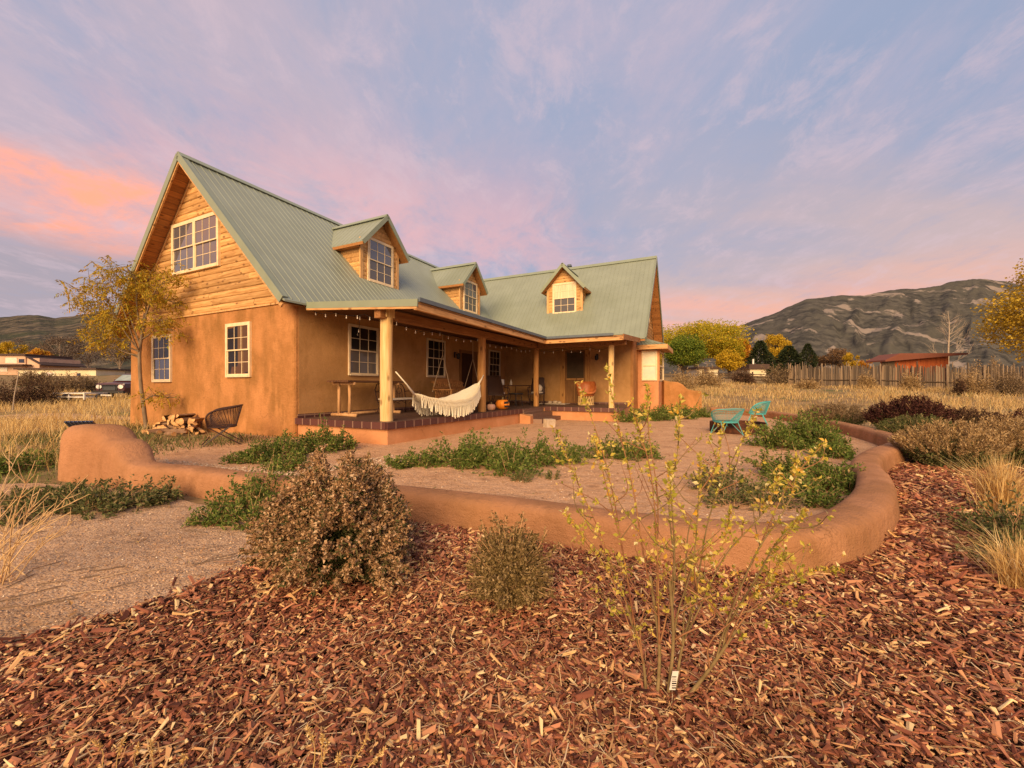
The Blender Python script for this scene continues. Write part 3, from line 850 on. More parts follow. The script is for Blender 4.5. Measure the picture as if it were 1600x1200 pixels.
# stucco walls (one plastered body, gently rounded corners)
def wall_body():
    r = .12
    def rc(c, a0, a1): return [(c[0]+r*cos(a), c[1]+r*sin(a)) for a in np.linspace(a0, a1, 5)]
    ring = rc((r, r), pi*1.5, pi)[::1]
    out = []
    out += [(0, 8.55)]
    out += rc((r, VW-r), pi, pi/2)                     # back-left
    out += [(.5, VW), (UE2-.2, VW)]
    out += [(UE2-.2, -V1)]
    out += rc((U1+r, -V1+r), -pi/2, -pi)
    out += [(U1, 0)]
    out += rc((r, r), -pi/2, -pi)
    rows = []
    for z, k in ((-.3, .03), (.0, .03), (.5, .015), (1.8, .0), (ZS+.08, 0)):
        cx, cy = 8, 2
        rows.append([(u - k if u < 2 else u, v, min(z, 3.4) if v > 8.6 else z) for u, v in out])
    mb = MB(); mb.grid(np.array(rows), closed=True)
    hb(mb, 'stucco_wall', M['stucco'], smooth=False)
wall_body()
mb = MB(); mb.box((.14, -.008, .3), (U1-.008, .0, 3.75)); mb.box((U1-.008, -V1+.14, .3), (U1+.002, -.0, 3.75))  # thin skin over the stucco, carrying the lightened porch tone
hb(mb, 'porch_wall_lightened', M['porchstucco_lightened'])

def siding(mb, vl, vr, z0, z1, T, g, bh=.19, bulge=.035, m=0, cuts=True, holes=()):
    """half-log boards clipped to the outline vl(z)..vr(z)"""
    z = z0
    while z < z1 - .02:
        h = min(bh, z1-z)
        zs = np.array([0, .12, .5, .88, 1])*h*.985 + z; bu = np.array([.002, .6, 1, .6, .002])*bulge
        a0 = min(vl(z), vl(z+h)); b0 = max(vr(z), vr(z+h))
        segs = []
        x = a0 - (g.uniform(0, 2.5) if cuts else 0)
        while x < b0:
            x2 = x + (g.uniform(2.2, 4.5) if cuts else 99); segs.append((x, x2-.006)); x = x2
        for sa, sb in segs:
            L_ = np.clip([sa]*5, [vl(q) for q in zs], [vr(q) for q in zs]); R_ = np.clip([sb]*5, [vl(q) for q in zs], [vr(q) for q in zs])
            if (R_-L_).max() < .02: continue
            j = g.normal(0, .004); k = max(2, int((R_-L_).max()/.4))
            P = np.stack([np.stack([L_+(R_-L_)*t, bu+j+g.normal(0, .002), zs], 1) for t in np.linspace(0, 1, k)])
            sub = MB(); sub.grid(P); sub.mapped(T)
            mb.add(sub.V[0], sub.Fs[0][0], m)
        z += h
    return mb

# front gable
g0 = rng(21)
roofv = lambda z: VB + (z-ZB)/SL
ziw = ZR - .12
mb = MB()
siding(mb, lambda z: max(0.0, roofv(z+.16)), lambda z: min(VW, VR + (ZR-z-.16)/SLL), ZS, 8.1, Tg, g0)
hb(mb, 'gable_siding', M['siding'])
mb = MB(); mb.box((0.0, -.045, ZS-.05), (VW-.1, .04, ZS+.0)).mapped(lambda V: np.stack([-V[:,1]*1.0, V[:,0], V[:,2]], 1))
hb(mb, 'siding_ledge', M['trimwood'])
# right wing gable (faces away to the right)
mb = MB()
ru = lambda z: UB + (z-ZB)/SL2
siding(mb, lambda z: max(U1, ru(z+.16)), lambda z: min(UE2-.2, 2*UR-ru(z+.16)), ZS, 8.2, lambda V: np.stack([V[:,0], -V1-V[:,1], V[:,2]], 1), g0)
hb(mb, 'gable_siding', M['sidingu'])

# ---- main roof
def ribs(mb, a, b, w=.036, h=.012, m=0, nrm=(0,0,1)):
    """trapezoid rib from a to b standing on a plane with normal nrm"""
    a = np.array(a, float); b = np.array(b, float); d = unit(b-a); n = np.array(nrm, float); s = np.cross(d, n)
    v = [e + s*x + n*y for e in (a, b) for x, y in ((-w/2, 0), (-w*.28, h), (w*.28, h), (w/2, 0))]
    mb.add(v, [(0,1,2,3),(7,6,5,4),(0,4,5,1),(1,5,6,2),(2,6,7,3)], m)

UEND = 20.9
nf = np.array((0, -SL, 1)); nf /= np.linalg.norm(nf)
mb = MB()
mb.slab([(-OG, VB, ZB), (UB, VB, ZB), (UEND-1.2, VR, ZR), (-OG, VR, ZR)], .05)
mb.slab([(-OG, VR, ZR), (UEND-1.2, VR, ZR), (UEND-1.2, VLE, ZLE), (-OG, VLE, ZLE)], .05)
for u in np.arange(-OG+.06, 19, .229):
    # front slope ribs stop where the valley to the right wing begins
    v0 = VB if u < UB else VB + (u-UB)*SL2/SL
    if v0 < VR-.2: ribs(mb, (u, v0, ZB+(v0-VB)*SL), (u, VR, ZR), nrm=nf)
# porch eave end of the main roof left of the porch roof
mb.slab([(-OG, VB-.0, ZB), (.15, VB, ZB), (.15, VB-.12, ZB-.06), (-OG, VB-.12, ZB-.06)], .05)
hb(mb, 'roof', M['roof'])
mb = MB()                                                   # ridge cap and rake flashings
for sgn in (-1, 1):
    mb.beam((-OG-.02, VR+sgn*.10, ZR+.045-.10*SL+.02), (16.2, VR+sgn*.10, ZR+.045-.10*SL+.02), .24, .025, up=(0, sgn*SL*.72, .72))
rk = [( -OG-.02, VB-.02, ZB-.06), (-OG-.02, VR, ZR-.06), (-OG-.02, VLE, ZLE-.06)]
mb.beam(rk[0], rk[1], .03, .20, up=(0,-SL,1)); mb.beam(rk[1], rk[2], .03, .20, up=(0,SLL,1))
mb.beam((-OG+.08, VB, ZB+.03), (-OG+.08, VR, ZR+.03), .2, .02, up=(0,-SL,1)); mb.beam((-OG+.08, VR, ZR+.03), (-OG+.08, VLE, ZLE+.03), .2, .02, up=(0,SL,1))
hb(mb, 'roof_trim', M['rooftrim'])
mb = MB()                                                   # wooden rake boards
for sgn, a, b in ((-1, (VB, ZB), (VR, ZR)), (1, (VLE, ZLE), (VR, ZR))):
    mb.beam((-OG+.02, a[0], a[1]-.21), (-OG+.02, b[0], b[1]-.21), .045, .10, up=(0, sgn*SL, 1))
hb(mb, 'rake_board', M['fasciav'])
mb = MB()                                                   # soffit boards under the overhang, boards run across
for sgn in (-1, 1):
    n = 34
    for i in range(n):
        t0, t1 = i/n, (i+1)/n-.003
        a = lambda t: (VB+(VR-VB)*t, ZB+(ZR-ZB)*t-.13) if sgn < 0 else (VLE-(VLE-VR)*t, ZLE+(ZR-ZLE)*t-.13)
        (va, za), (vb, zb) = a(t0), a(t1)
        mb.slab([(-OG+.03, va, za), (.12, va, za), (.12, vb, zb), (-OG+.03, vb, zb)], .015)
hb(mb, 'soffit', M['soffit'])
mb = MB()                                                   # rafter trim where soffit meets wall
mb.beam((-.03, VB+.25, ZB+.02), (-.03, VR, ZR-.22), .05, .08, up=(0,-SL,1)); mb.beam((-.03, VR, ZR-.22), (-.03, VLE-.1, ZLE-.12), .05, .08, up=(0,SL,1))
hb(mb, 'gable_trim', M['fasciav'])

# ---- right wing roof
n2 = np.array((-SL2, 0, 1)); n2 /= np.linalg.norm(n2)
mb = MB()
mb.slab([(UB, VB, ZB), (UB, VRK, ZB), (UR, VRK, ZR2), (UR, VR, ZR2)], .05)
mb.slab([(UR, VR, ZR2), (UR, VRK, ZR2), (UE2, VRK, ZB), (UE2, VR, ZB)], .05)
for v in np.arange(VRK+.06, VR, .229):
    u0 = UB if v < VB else UB + (v-VB)*SL/SL2
    if u0 < UR-.1: ribs(mb, (u0, v, ZB+(u0-UB)*SL2), (UR, v, ZR2), nrm=n2)
ribs(mb, (UB, VB, ZB+.01), (UB+(VR-VB)*SL/SL2, VR, ZR-.0), w=.3, h=.02, nrm=unit(nf+n2))
hb(mb, 'roof', M['roof'])
mb = MB()
for sgn in (-1, 1):
    mb.beam((UR+sgn*.10, VRK-.02, ZR2+.045-.10*SL2+.02), (UR+sgn*.10, VR, ZR2+.045-.10*SL2+.02), .24, .025, up=(sgn*SL2*.72, 0, .72))
mb.beam((UB, VRK-.02, ZB-.06), (UR, VRK-.02, ZR2-.06), .03, .2, up=(-SL2,0,1)); mb.beam((UR, VRK-.02, ZR2-.06), (UE2, VRK-.02, ZB-.06), .03, .2, up=(SL2,0,1))
hb(mb, 'roof_trim', M['rooftrim'])
mb = MB()
n = 30
for sgn in (-1, 1):
    for i in range(n):
        t0, t1 = i/n, (i+1)/n-.003
        a = lambda t: (UB+(UR-UB)*t if sgn < 0 else UE2-(UE2-UR)*t, ZB+(ZR2-ZB)*t-.13)
        (ua, za), (ub, zb) = a(t0), a(t1)
        mb.slab([(ua, VRK+.03, za), (ua, -V1-.04, za), (ub, -V1-.04, zb), (ub, VRK+.03, zb)], .015)
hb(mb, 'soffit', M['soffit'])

# ---- porch roof (low slope, wraps the inner corner)
A = [(.15, VB, ZB-.03), (UB, VB, ZB-.03), (UEV, VEV, ZE), (.15, VEV, ZE)]
B = [(UEV, VEV, ZE), (UB, VB, ZB-.03), (UB, VPE, ZB-.03), (UEV, VPE, ZE)]
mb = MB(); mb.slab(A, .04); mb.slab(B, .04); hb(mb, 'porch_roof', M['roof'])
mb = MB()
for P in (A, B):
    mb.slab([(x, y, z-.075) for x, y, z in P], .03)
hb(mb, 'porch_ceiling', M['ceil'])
mb = MB()                                                   # gutters
mb.box((.15, VEV-.07, ZE-.055), (UEV-.0, VEV-.01, ZE+.035)); mb.box((UEV-.07, VPE+.35, ZE-.056), (UEV-.01, VEV-.071, ZE+.034))
hb(mb, 'gutter', M['gutter'])
mb = MB(); mb.box((.13, VEV, ZE-.235), (UEV+.03, VEV+.09, ZE-.056)); hb(mb, 'fascia_log', M['fascia'])
mb = MB(); mb.box((UEV, VPE, ZE-.236), (UEV+.09, VEV-.001, ZE-.057)); hb(mb, 'fascia_log', M['fasciav'])
mb = MB(); mb.beam((.125, VB-.1, ZB-.10), (.125, VEV-.02, ZE-.085), .035, .165); hb(mb, 'fascia_flashing', M['rooftrim'])
mb = MB(); mb.beam((.135, VB-.1, ZB-.205), (.135, VEV, ZE-.195), .05, .045); hb(mb, 'fascia_board', M['fasciav'])
mb = MB(); mb.beam((UEV, VPE-.005, ZE-.12), (UB, VPE-.005, ZB-.12), .04, .2); hb(mb, 'fascia_board', M['beam'])

POSTS = [(.5, -2.72, .148), (4.76, -2.91, .122), (9.0, -3.13, .105), (9.0, -6.33, .105)]
def post(u, v, r, mat, sq):
    mb = MB(); g = rng(int(u*100)+7); top = 3.03
    zs = np.linspace(ZD, top, 16)
    for i in range(1):
        n = 14; rows = []
        for z in zs:
            k = 1 + .025*math.sin(z*2.1+u) - .03*(z-ZD)/2.5
            ring = []
            for j in range(n):
                a = 2*pi*j/n; q = (abs(cos(a))**sq + abs(sin(a))**sq)**(-1/sq)
                rr = r*k*q*(1+g.normal(0, .008))
                ring.append((u+rr*cos(a)+.012*math.sin(z*1.7+u*3), v+rr*sin(a), z))
            rows.append(ring)
        mb.grid(np.array(rows), closed=True)
    return hb(mb, 'porch_post', mat, smooth=True)
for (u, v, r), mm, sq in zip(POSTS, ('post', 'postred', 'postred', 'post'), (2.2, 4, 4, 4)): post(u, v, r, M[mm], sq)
mb = MB()
mb.box((POSTS[0][0]-.14, POSTS[0][1]-.14, 3.03), (POSTS[0][0]+.14, POSTS[0][1]+.14, 3.26)); hb(mb, 'post_cap', M['post'])
mb = MB(); mb.beam((.2, POSTS[0][1], 3.10), (POSTS[2][0]+.12, POSTS[2][1], 3.10), .2, .22); hb(mb, 'porch_beam', M['beam'])
mb = MB(); mb.beam((9.0, POSTS[2][1]-.11, 3.10), (9.0, -6.9, 3.10), .2, .22); hb(mb, 'porch_beam', M['beam'])

# ---- deck, base, steps
def skew(u): return -3.14 - .06*u
EU = 8.72                                                    # edge of the right wing porch
mb = MB()
mb.slab([(.08, .0, ZD), (.08, skew(0), ZD), (EU, skew(6.7)-.0, ZD), (EU, -6.86, ZD), (U1, -6.6, ZD), (U1, 0, ZD)][::-1], .02)
hb(mb, 'porch_deck', M['tile'])
def band(mb, pts, z0, z1, off):
    pass
mb = MB()
mb.beam((.05, skew(0)-.02, ZD-.07), (6.68, skew(6.68)-.02, ZD-.07), .05, .16); hb(mb, 'edge_tiles', M['tileu'])
mb = MB()
mb.beam((.055, 0, ZD-.07), (.055, skew(0)+.01, ZD-.07), .05, .161)
hb(mb, 'edge_tiles', M['tilev'])
mb = MB(); mb.beam((EU-.02, skew(6.7)-.1, ZD-.07), (EU-.02, -6.88, ZD-.07), .05, .16)
hb(mb, 'edge_tiles', M['tilev'])
mb = MB(); mb.box((.1, -.03, ZD), (U1-.02, -.005, ZD+.11)); hb(mb, 'skirting_tiles', M['tileu'])
mb = MB(); mb.box((U1-.03, -6.6, ZD), (U1-.006, -.03, ZD+.11)); hb(mb, 'skirting_tiles', M['tilev'])
mb = MB()
pl = [(.11, -.02), (.11, skew(0)+.02), (6.64, skew(6.64)+.02), (6.64, -.02)]
mb.slab([(u, v, ZD-.03) for u, v in pl], .9)
mb.slab([(6.645, -.02, ZD-.03), (6.645, skew(6.7)+.1, ZD-.03), (EU+.03, skew(6.7)+.1, ZD-.03), (EU+.03, -6.84, ZD-.03), (U1-.02, -6.58, ZD-.03), (U1-.02, -.02, ZD-.03)], .9)
# stucco cheek wall beside the steps
mb.slab([(6.40, skew(6.4)-.03, ZD-.16), (6.40, -3.98, .28), (6.66, -3.98, .28), (6.66, skew(6.7)-.03, ZD-.16)], .9)
hb(mb, 'porch_base', M['slabstucco'])
mb = MB()
for i in range(3):
    v0 = skew(6.7) - .03 - .0 + .1; v1 = v0 - .13 - .36*i
    z = ZD - .01 - .165*i - (0 if i else .0)
    mb.box((6.67, v1-.36*(i>0)*0 - .0, -.2), (EU-.06 + .35*i, v0 - .36*(i-1)*(i>0) - .13*(i>0), z-.005*i))
hb(mb, 'steps', M['brick'])

# ---- windows
def window(name_parent, T, a0, a1, z0, z1, frame='cream', up='roomdark', lo=None, tw=.06, dep=.0, cols=3, rows=2, mullion=False, trim=True):
    lo = lo or up
    mb = MB()
    t = tw
    if trim:
        for lo_, hi_ in (((a0, -.02, z0), (a0+t, .06, z1)), ((a1-t, -.02, z0), (a1, .06, z1)), ((a0+t, -.02, z1-t), (a1-t, .058, z1)), ((a0+t-.0, -.02, z0), (a1-t, .075, z0+t))):
            mb.box(lo_, hi_)
    spans = [(a0+t, a1-t)] if not mullion else [(a0+t, (a0+a1)/2-t*.5), ((a0+a1)/2+t*.5, a1-t)]
    if mullion: mb.box(((a0+a1)/2-t*.5, -.02, z0+t), ((a0+a1)/2+t*.5, .055, z1-t))
    zm = (z0+z1)/2
    panes = []
    for b0, b1 in spans:
        for k, (s0, s1, d) in enumerate(((zm-.02, z1-t, .045), (z0+t, zm+.02, .025))):
            f = .035
            mb.box((b0, d-.02, s0), (b0+f, d+.015, s1)); mb.box((b1-f, d-.02, s0), (b1, d+.015, s1))
            mb.box((b0+f, d-.02, s0), (b1-f, d+.0155, s0+f)); mb.box((b0+f, d-.02, s1-f), (b1-f, d+.0145, s1))
            for i in range(1, cols):
                x = b0+f+(b1-b0-2*f)*i/cols; mb.box((x-.008, d-.012, s0+f), (x+.008, d+.004, s1-f))
            for i in range(1, rows):
                zz = s0+f+(s1-s0-2*f)*i/rows; mb.box((b0+f, d-.0125, zz-.008), (b1-f, d+.003, zz+.008))
            panes.append((b0+f*.5, b1-f*.5, s0+f*.5, s1-f*.5, d-.006, k))
    o = hb(mb, 'window', M[frame], T, parent=name_parent)
    for b0, b1, s0, s1, d, k in panes:
        pm = MB(); pm.box((b0, d-.008, s0), (b1, d, s1)); pm.mapped(T)
        pm.build('pane', M[(up, lo)[k]], o)
    return o
window(house, Tg, 1.79, 2.96, 1.63, 3.19, 'cream', 'room', 'room')
window(house, Tg, 6.02, 7.23, 1.51, 3.08, 'white', 'roomdark', 'pane')
window(house, lambda V: Tg(V)+np.array((-.035,0,0)), 3.25, 5.88, 4.94, 6.58, 'cream', 'panesky', 'panesky', tw=.075, mullion=True)
window(house, Tp, 1.76, 2.97, 1.70, 3.26, 'white', 'roomdark', 'paneg', tw=.045)
window(house, Tp, 5.5, 6.7, 1.73, 3.24, 'white', 'roomdark', 'roomdark', tw=.045)
window(house, Tp, 10.38, 11.55, 1.75, 3.2, 'white', 'roomdark', 'roomdark', tw=.045)
window(house, lambda V: np.stack([V[:,0], -V1-.03-V[:,1], V[:,2]], 1), 15.2, 17.2, 5.0, 6.6, 'cream', 'curtain', 'curtain')

# ---- doors
dr = MB(); dr.box((7.92, -.04, ZD), (8.86, .02, 2.85)); d = hb(dr, 'door', M['doordark'], Tp)
q = MB(); q.lathe([(0,0),(.03,.0),(.035,.03),(.0,.05)], (8.0, -.07, 1.45), 8); hb(q, 'handle', M['black'], parent=d)
mb = MB(); mb.box((7.78, -.02, ZD), (7.92, .05, 2.98)); mb.box((8.86, -.02, ZD), (9.42, .05, 2.98)); mb.box((7.92, -.02, 2.85), (8.86, .05, 2.98)); hb(mb, 'door_frame', M['doorwood'], Tp)
Tr2 = Tr
mb = MB()
mb.box((-3.38, -.02, ZD), (-3.12, .10, 3.14)); mb.box((-4.62, -.02, ZD), (-4.40, .10, 3.14)); mb.box((-4.62, -.02, 3.145), (-3.12, .11, 3.3))
hb(mb, 'door_frame', M['postred'], Tr2)
mb = MB(); mb.box((-4.40, .0, ZD+.03), (-3.38, .045, 3.14))
d = hb(mb, 'door', M['doorwood'], Tr2)
mb = MB(); mb.box((-4.31, .045, 1.78), (-3.47, .052, 3.05)); hb(mb, 'door_screen', M['screen'], Tr2, parent=d)
mb = MB(); mb.box((-4.34, .046, 1.70), (-3.44, .065, 1.77)); mb.box((-3.86, .046, ZD+.12), (-3.84, .056, 1.7)); hb(mb, 'door_rail', M['postred'], Tr2, parent=d)
mb = MB(); mb.box((-4.36, .05, 1.45), (-4.32, .09, 1.62)); hb(mb, 'handle', M['black'], Tr2, parent=d)

# ---- dormers
def dormer(T, glass_up, glass_lo):
    """T maps (a along the wall, d outward from the front, z) into house axes"""
    hwid, zb, ze, za, dep = .92, 5.22, 6.72, 7.72, 1.9
    ov, oe = .38, .27
    g = rng(31)
    pit = (za-ze)/(hwid)
    mb = MB()
    top = lambda z: hwid if z < ze else hwid - (z-ze)/pit
    siding(mb, lambda z: -top(z), lambda z: top(z), zb, za-.06, T, g, bh=.17, bulge=.025, cuts=False)
    b = hb(mb, 'dormer', M['siding'] if T.ax == 1 else M['siding'])
    for s in (-1, 1):                                      # cheeks and corner boards
        mb = MB()
        z = zb
        sl = T.slope
        while z < ze:
            h = min(.17, ze-z)
            zs = np.array([0, .12, .5, .88, 1])*h*.985+z; bu = np.array([.002,.6,1,.6,.002])*.025
            back = (zs - zb)/sl + .02
            P = np.stack([np.stack([s*(hwid+bu), -back*t, zs], 1) for t in np.linspace(0, 1, 4)])
            sub = MB(); sub.grid(P); sub.mapped(T); mb.add(sub.V[0], sub.Fs[0][0])
            z += h
        hb(mb, 'dormer_cheek', M['sidingu'] if T.ax == 1 else M['siding'], parent=b)
        mb = MB()
        if s > 0: mb.box((hwid-.055, -.03, zb-.12), (hwid+.075, .035, ze+.02))
        else: mb.box((-hwid-.075, -.03, zb-.12), (-hwid+.055, .035, ze+.02))
        mb.mapped(T); hb(mb, 'corner_board', M['trimwood'], parent=b)
    mb = MB()                                              # roof with ribs
    ez = ze - oe*pit + .06; ea = hwid+oe
    bk = lambda z: -(z - zb)/T.slope - .15
    zt = za + .06
    for s in (-1, 1):
        P = [(s*ea, ov, ez), (0, ov, zt), (0, bk(zt), zt), (s*ea, bk(ez), ez)]
        mb.slab(P if s > 0 else P[::-1], .04)
        nn = unit(np.array((s*(zt-ez), 0, ea), float))
        x = ov - .12
        while x > bk(zt):
            # rib from eave to ridge at constant depth, stopping at the valley
            zlow = ez if x > bk(ez) else zb + (-(x+.15))*T.slope
            if zlow < zt-.1:
                alow = ea*(zt-zlow)/(zt-ez)
                ribs(mb, (s*alow, x, zlow), (0, x, zt), nrm=nn)
            x -= .229
    mb.mapped(T); hb(mb, 'dormer_roof', M['roof'], parent=b)
    mb = MB()
    for s in (-1, 1):
        mb.beam((s*(ea+.01), ov+.015, ez-.05), (0, ov+.015, zt-.035), .03, .15, up=(s*(zt-ez), 0, ea))
        mb.beam((s*.08, ov, zt-.0), (s*.08, bk(zt)-.0, zt-.0), .2, .02, up=(s*(zt-ez), 0, ea))
    mb.mapped(T); hb(mb, 'dormer_trim', M['rooftrim'], parent=b)
    mb = MB()
    for s in (-1, 1):
        mb.slab([(s*(ea-.02), ov-.02, ez-.10), (s*.0, ov-.02, zt-.13), (s*.0, .03, zt-.13), (s*(ea-.02), .03, ez-.10)], .02)
        mb.slab([(s*(ea-.02), .0, ez-.06), (s*hwid, .0, ez-.06+oe*pit*.0), (s*hwid, bk(ez)+.1, ez-.06), (s*(ea-.02), bk(ez)+.1, ez-.06)], .05)
        mb.beam((s*(ea-.01), ov-.02, ez-.075), (s*(ea-.01), bk(ez)+.1, ez-.075), .03, .10)
    mb.mapped(T); hb(mb, 'dormer_soffit', M['soffit'], parent=b)
    mb = MB(); mb.box((-hwid-.08, -.02, zb-.17), (hwid+.08, .10, zb-.14)); mb.mapped(T); hb(mb, 'dormer_flashing', M['rooftrim'], parent=b)
    # window belongs to the dormer: one mesh with frame and glass
    mbw = MB(); a0, a1, z0, z1 = -.66, .66, 5.24, 6.88
    t = .06
    for lo_, hi_ in (((a0, -.02, z0), (a0+t, .06, z1)), ((a1-t, -.02, z0), (a1, .06, z1)), ((a0+t, -.02, z1-t), (a1-t, .059, z1)), ((a0+t, -.02, z0), (a1-t, .075, z0+t))): mbw.box(lo_, hi_)
    zm = (z0+z1)/2; f = .04
    for k, (s0, s1, d) in enumerate(((zm-.02, z1-t, .055), (z0+t, zm+.02, .04))):
        b0, b1 = a0+t, a1-t
        mbw.box((b0, d-.02, s0), (b0+f, d+.015, s1)); mbw.box((b1-f, d-.02, s0), (b1, d+.015, s1)); mbw.box((b0+f, d-.02, s0), (b1-f, d+.0155, s0+f)); mbw.box((b0+f, d-.02, s1-f), (b1-f, d+.0145, s1))
        for i in (1, 2):
            x = b0+f+(b1-b0-2*f)*i/3; mbw.box((x-.009, d-.012, s0+f), (x+.009, d+.006, s1-f))
        zz = (s0+s1)/2; mbw.box((b0+f, d-.0125, zz-.009), (b1-f, d+.005, zz+.009))
        mbw.box((b0+f*.5, d-.03, s0+f*.5), (b1-f*.5, d-.006, s1-f*.5), 1+k)
    mbw.mapped(T); mbw.build('window', [M['cream'], M[glass_up], M[glass_lo]], b)
class _T:
    def __init__(s, fn, slope, ax): s.fn, s.slope, s.ax = fn, slope, ax
    def __call__(s, V): return s.fn(np.asarray(V, float))
for uc in (4.6, 11.02):
    dormer(_T(lambda V, uc=uc: np.stack([uc+V[:,0], 1.47-V[:,1], V[:,2]], 1), SL, 1), 'panesky', 'paneg')
dormer(_T(lambda V: np.stack([13.47-V[:,1], -2.9+V[:,0], V[:,2]], 1), SL2, 1), 'curtain', 'paneg')

# ---- bay window on the right wing's gable wall
mb = MB(); mb.slab([(13.5, -V1+.05, 1.62), (13.5, -7.62, 1.62), (16.0, -7.62, 1.62), (16.0, -V1+.05, 1.62)], 1.95)
mb.box((13.5, -6.86, 1.62), (13.62, -V1+.05, 3.2)); mb.box((13.5, -7.66, 1.62), (13.66, -7.56, 3.2)); mb.box((13.63, -V1+.0, 1.62), (15.9, -V1+.06, 3.2))
bay = hb(mb, 'bay_window', M['slabstucco'])
Tb = lambda V: np.stack([13.5-V[:,1], V[:,0], V[:,2]], 1)
for a0, a1, T in ((-7.56, -6.84, Tb), (13.7, 15.9, lambda V: np.stack([V[:,0], -7.6-V[:,1], V[:,2]], 1))):
    mbw = MB(); z0, z1, t = 1.66, 3.12, .06
    for lo_, hi_ in (((a0, -.02, z0), (a0+t, .04, z1)), ((a1-t, -.02, z0), (a1, .04, z1)), ((a0+t, -.02, z1-t), (a1-t, .039, z1)), ((a0+t, -.02, z0), (a1-t, .05, z0+t)), ((a0+t, -.02, 2.36), (a1-t, .03, 2.42))): mbw.box(lo_, hi_)
    mbw.box((a0+t*.5, -.02, z0+t*.5), (a1-t*.5, .0, z1-t*.5), 1)
    mbw.mapped(T); mbw.build('window', [M['cream'], M['paleglass'] if a0 < 0 else M['panesky']], bay)
mb = MB()
mb.add([(13.1, -V1+.02, 3.36), (13.1, -8.02, 3.36), (16.3, -8.02, 3.36), (16.3, -V1+.02, 3.36), (13.9, -V1, 3.86), (15.5, -V1, 3.86)], [(0,1,4), (1,2,5,4), (2,3,5)])
for t in np.linspace(.1, .9, 7):
    a = np.array((13.1, -V1+.02-1.36*t, 3.365)); b2 = np.array((13.1, -V1, 3.36))*(1-t)+0
    ribs(mb, a, (13.1+.8*(1-t)*.95, -V1+.02-1.36*t*t, 3.37+.5*(1-t)*.95), w=.05, h=.02)
hb(mb, 'bay_roof', M['roof'], parent=bay)
mb = MB(); mb.box((13.06, -8.06, 3.14), (13.14, -V1+.02, 3.355)); mb.box((13.141, -8.06, 3.14), (16.34, -7.98, 3.354)); mb.box((13.141, -7.979, 3.2), (16.3, -V1+.02, 3.22))
hb(mb, 'bay_fascia', M['fasciav'], parent=bay)

# ---- vent pipe behind the right ridge
mb = MB(); mb.tube([(17.4, -1.9, 7.0), (17.4, -1.9, 8.95)], .10, 10); mb.lathe([(.0,.02),(.17,.0),(.13,.12),(.0,.16)], (17.4, -1.9, 8.93), 12)
hb(mb, 'vent_pipe', M['gutter'])

# ---- wall lamps are fixed to the house
def sconce(T, a, z):
    mb = MB(); mb.box((a-.05, 0, z-.12), (a+.05, .03, z+.12)); mb.tube([(a, .03, z+.06), (a, .14, z+.12), (a, .2, z+.06)], .012, 6)
    mb.lathe([(.02,.06),(.09,.03),(.075,-.16),(.03,-.19)], (a, .2, z-.0), 8); hb(mb, 'wall_lamp', M['black'], T)
sconce(Tp, 7.42, 2.72); sconce(Tr, -4.98, 2.80)
# ------------------------------------------------------------------ things on and around the porch
def world_obj(name, mats, mb, label, cat, group=None, smooth=False):
    return tag(mb.build(name, mats, smooth=smooth), label, cat, group)
def on_house(name, u, v, z, label, cat, rot=0.0, group=None):
    return tag(empty(name, hw(u, v, z), HRZ+rot), label, cat, group)

# rustic console table (along u, by the wall)
t = on_house('console_table', 1.2, -.62, ZD, 'rustic tall plank table on peeled log legs beside the large corner post', 'table')
mb = MB()
for k in range(3): mb.obox((.75, -.28+.28*k, .985+.004*(k%2)), (2.2, .272, .05), (0,0,.004*(k-1)))
mb.build('tabletop', M['tabletop'], t)
for u in (-.12, 1.62):
    mb = MB(); mb.beam((u, -.42, .925), (u, .42, .925), .05, .07); mb.build('apron', M['logleg'], t)
for u in (-.12, 1.62):
    for v in (-.2, .2):
        mb = MB(); mb.tube([(u, v, .07), (u+.01, v*1.05, .5), (u, v, .9)], [.045, .04, .042], 9); mb.build('leg', M['logleg'], t, smooth=True)
    mb = MB(); mb.tube([(u, -.48, .045), (u, 0, .05), (u, .48, .045)], [.05, .045, .05], 9); mb.build('foot_rail', M['logleg'], t, smooth=True)
mb = MB(); mb.tube([(-.12, 0, .07), (1.62, 0, .07)], .04, 8); mb.build('stretcher', M['logleg'], t, smooth=True)

def arc(c, r, a0, a1, n, ax=(0, 2)):
    o = []
    for a in np.linspace(a0, a1, n):
        p = [c[0], c[1], c[2]]; p[ax[0]] += r*cos(a); p[ax[1]] += r*sin(a); o.append(tuple(p))
    return o

# wrought iron settee
t = on_house('iron_settee', 2.9, -.95, ZD, 'dark wrought iron settee with scrolled arms behind the corner post', 'settee')
mb = MB()
for x in np.linspace(-.62, .62, 12): mb.tube([(x, -.26, .42), (x, .26, .42)], .008, 5)
for y in (-.27, .27): mb.tube([(-.65, y, .42), (.65, y, .42)], .014, 6)
for x in (-.65, .65): mb.tube([(x, -.27, .42), (x, .27, .42)], .014, 6)
mb.build('seat', M['iron'], t)
mb = MB(); mb.tube([(-.65,.27,.42),(-.66,.33,.75),(-.55,.36,.92),(-.2,.37,.96),(0,.37,1.0),(.2,.37,.96),(.55,.36,.92),(.66,.33,.75),(.65,.27,.42)], .014, 6)
for x in np.linspace(-.5, .5, 9): mb.tube([(x,.27,.42),(x+.03,.32,.65),(x,.36,.93)], .007, 5)
for x in (-.4, 0, .4): mb.tube([(x+.1*cos(a), .33, .7+.1*sin(a)) for a in np.linspace(0, 2*pi, 14)], .008, 5)
mb.build('backrest', M['iron'], t)
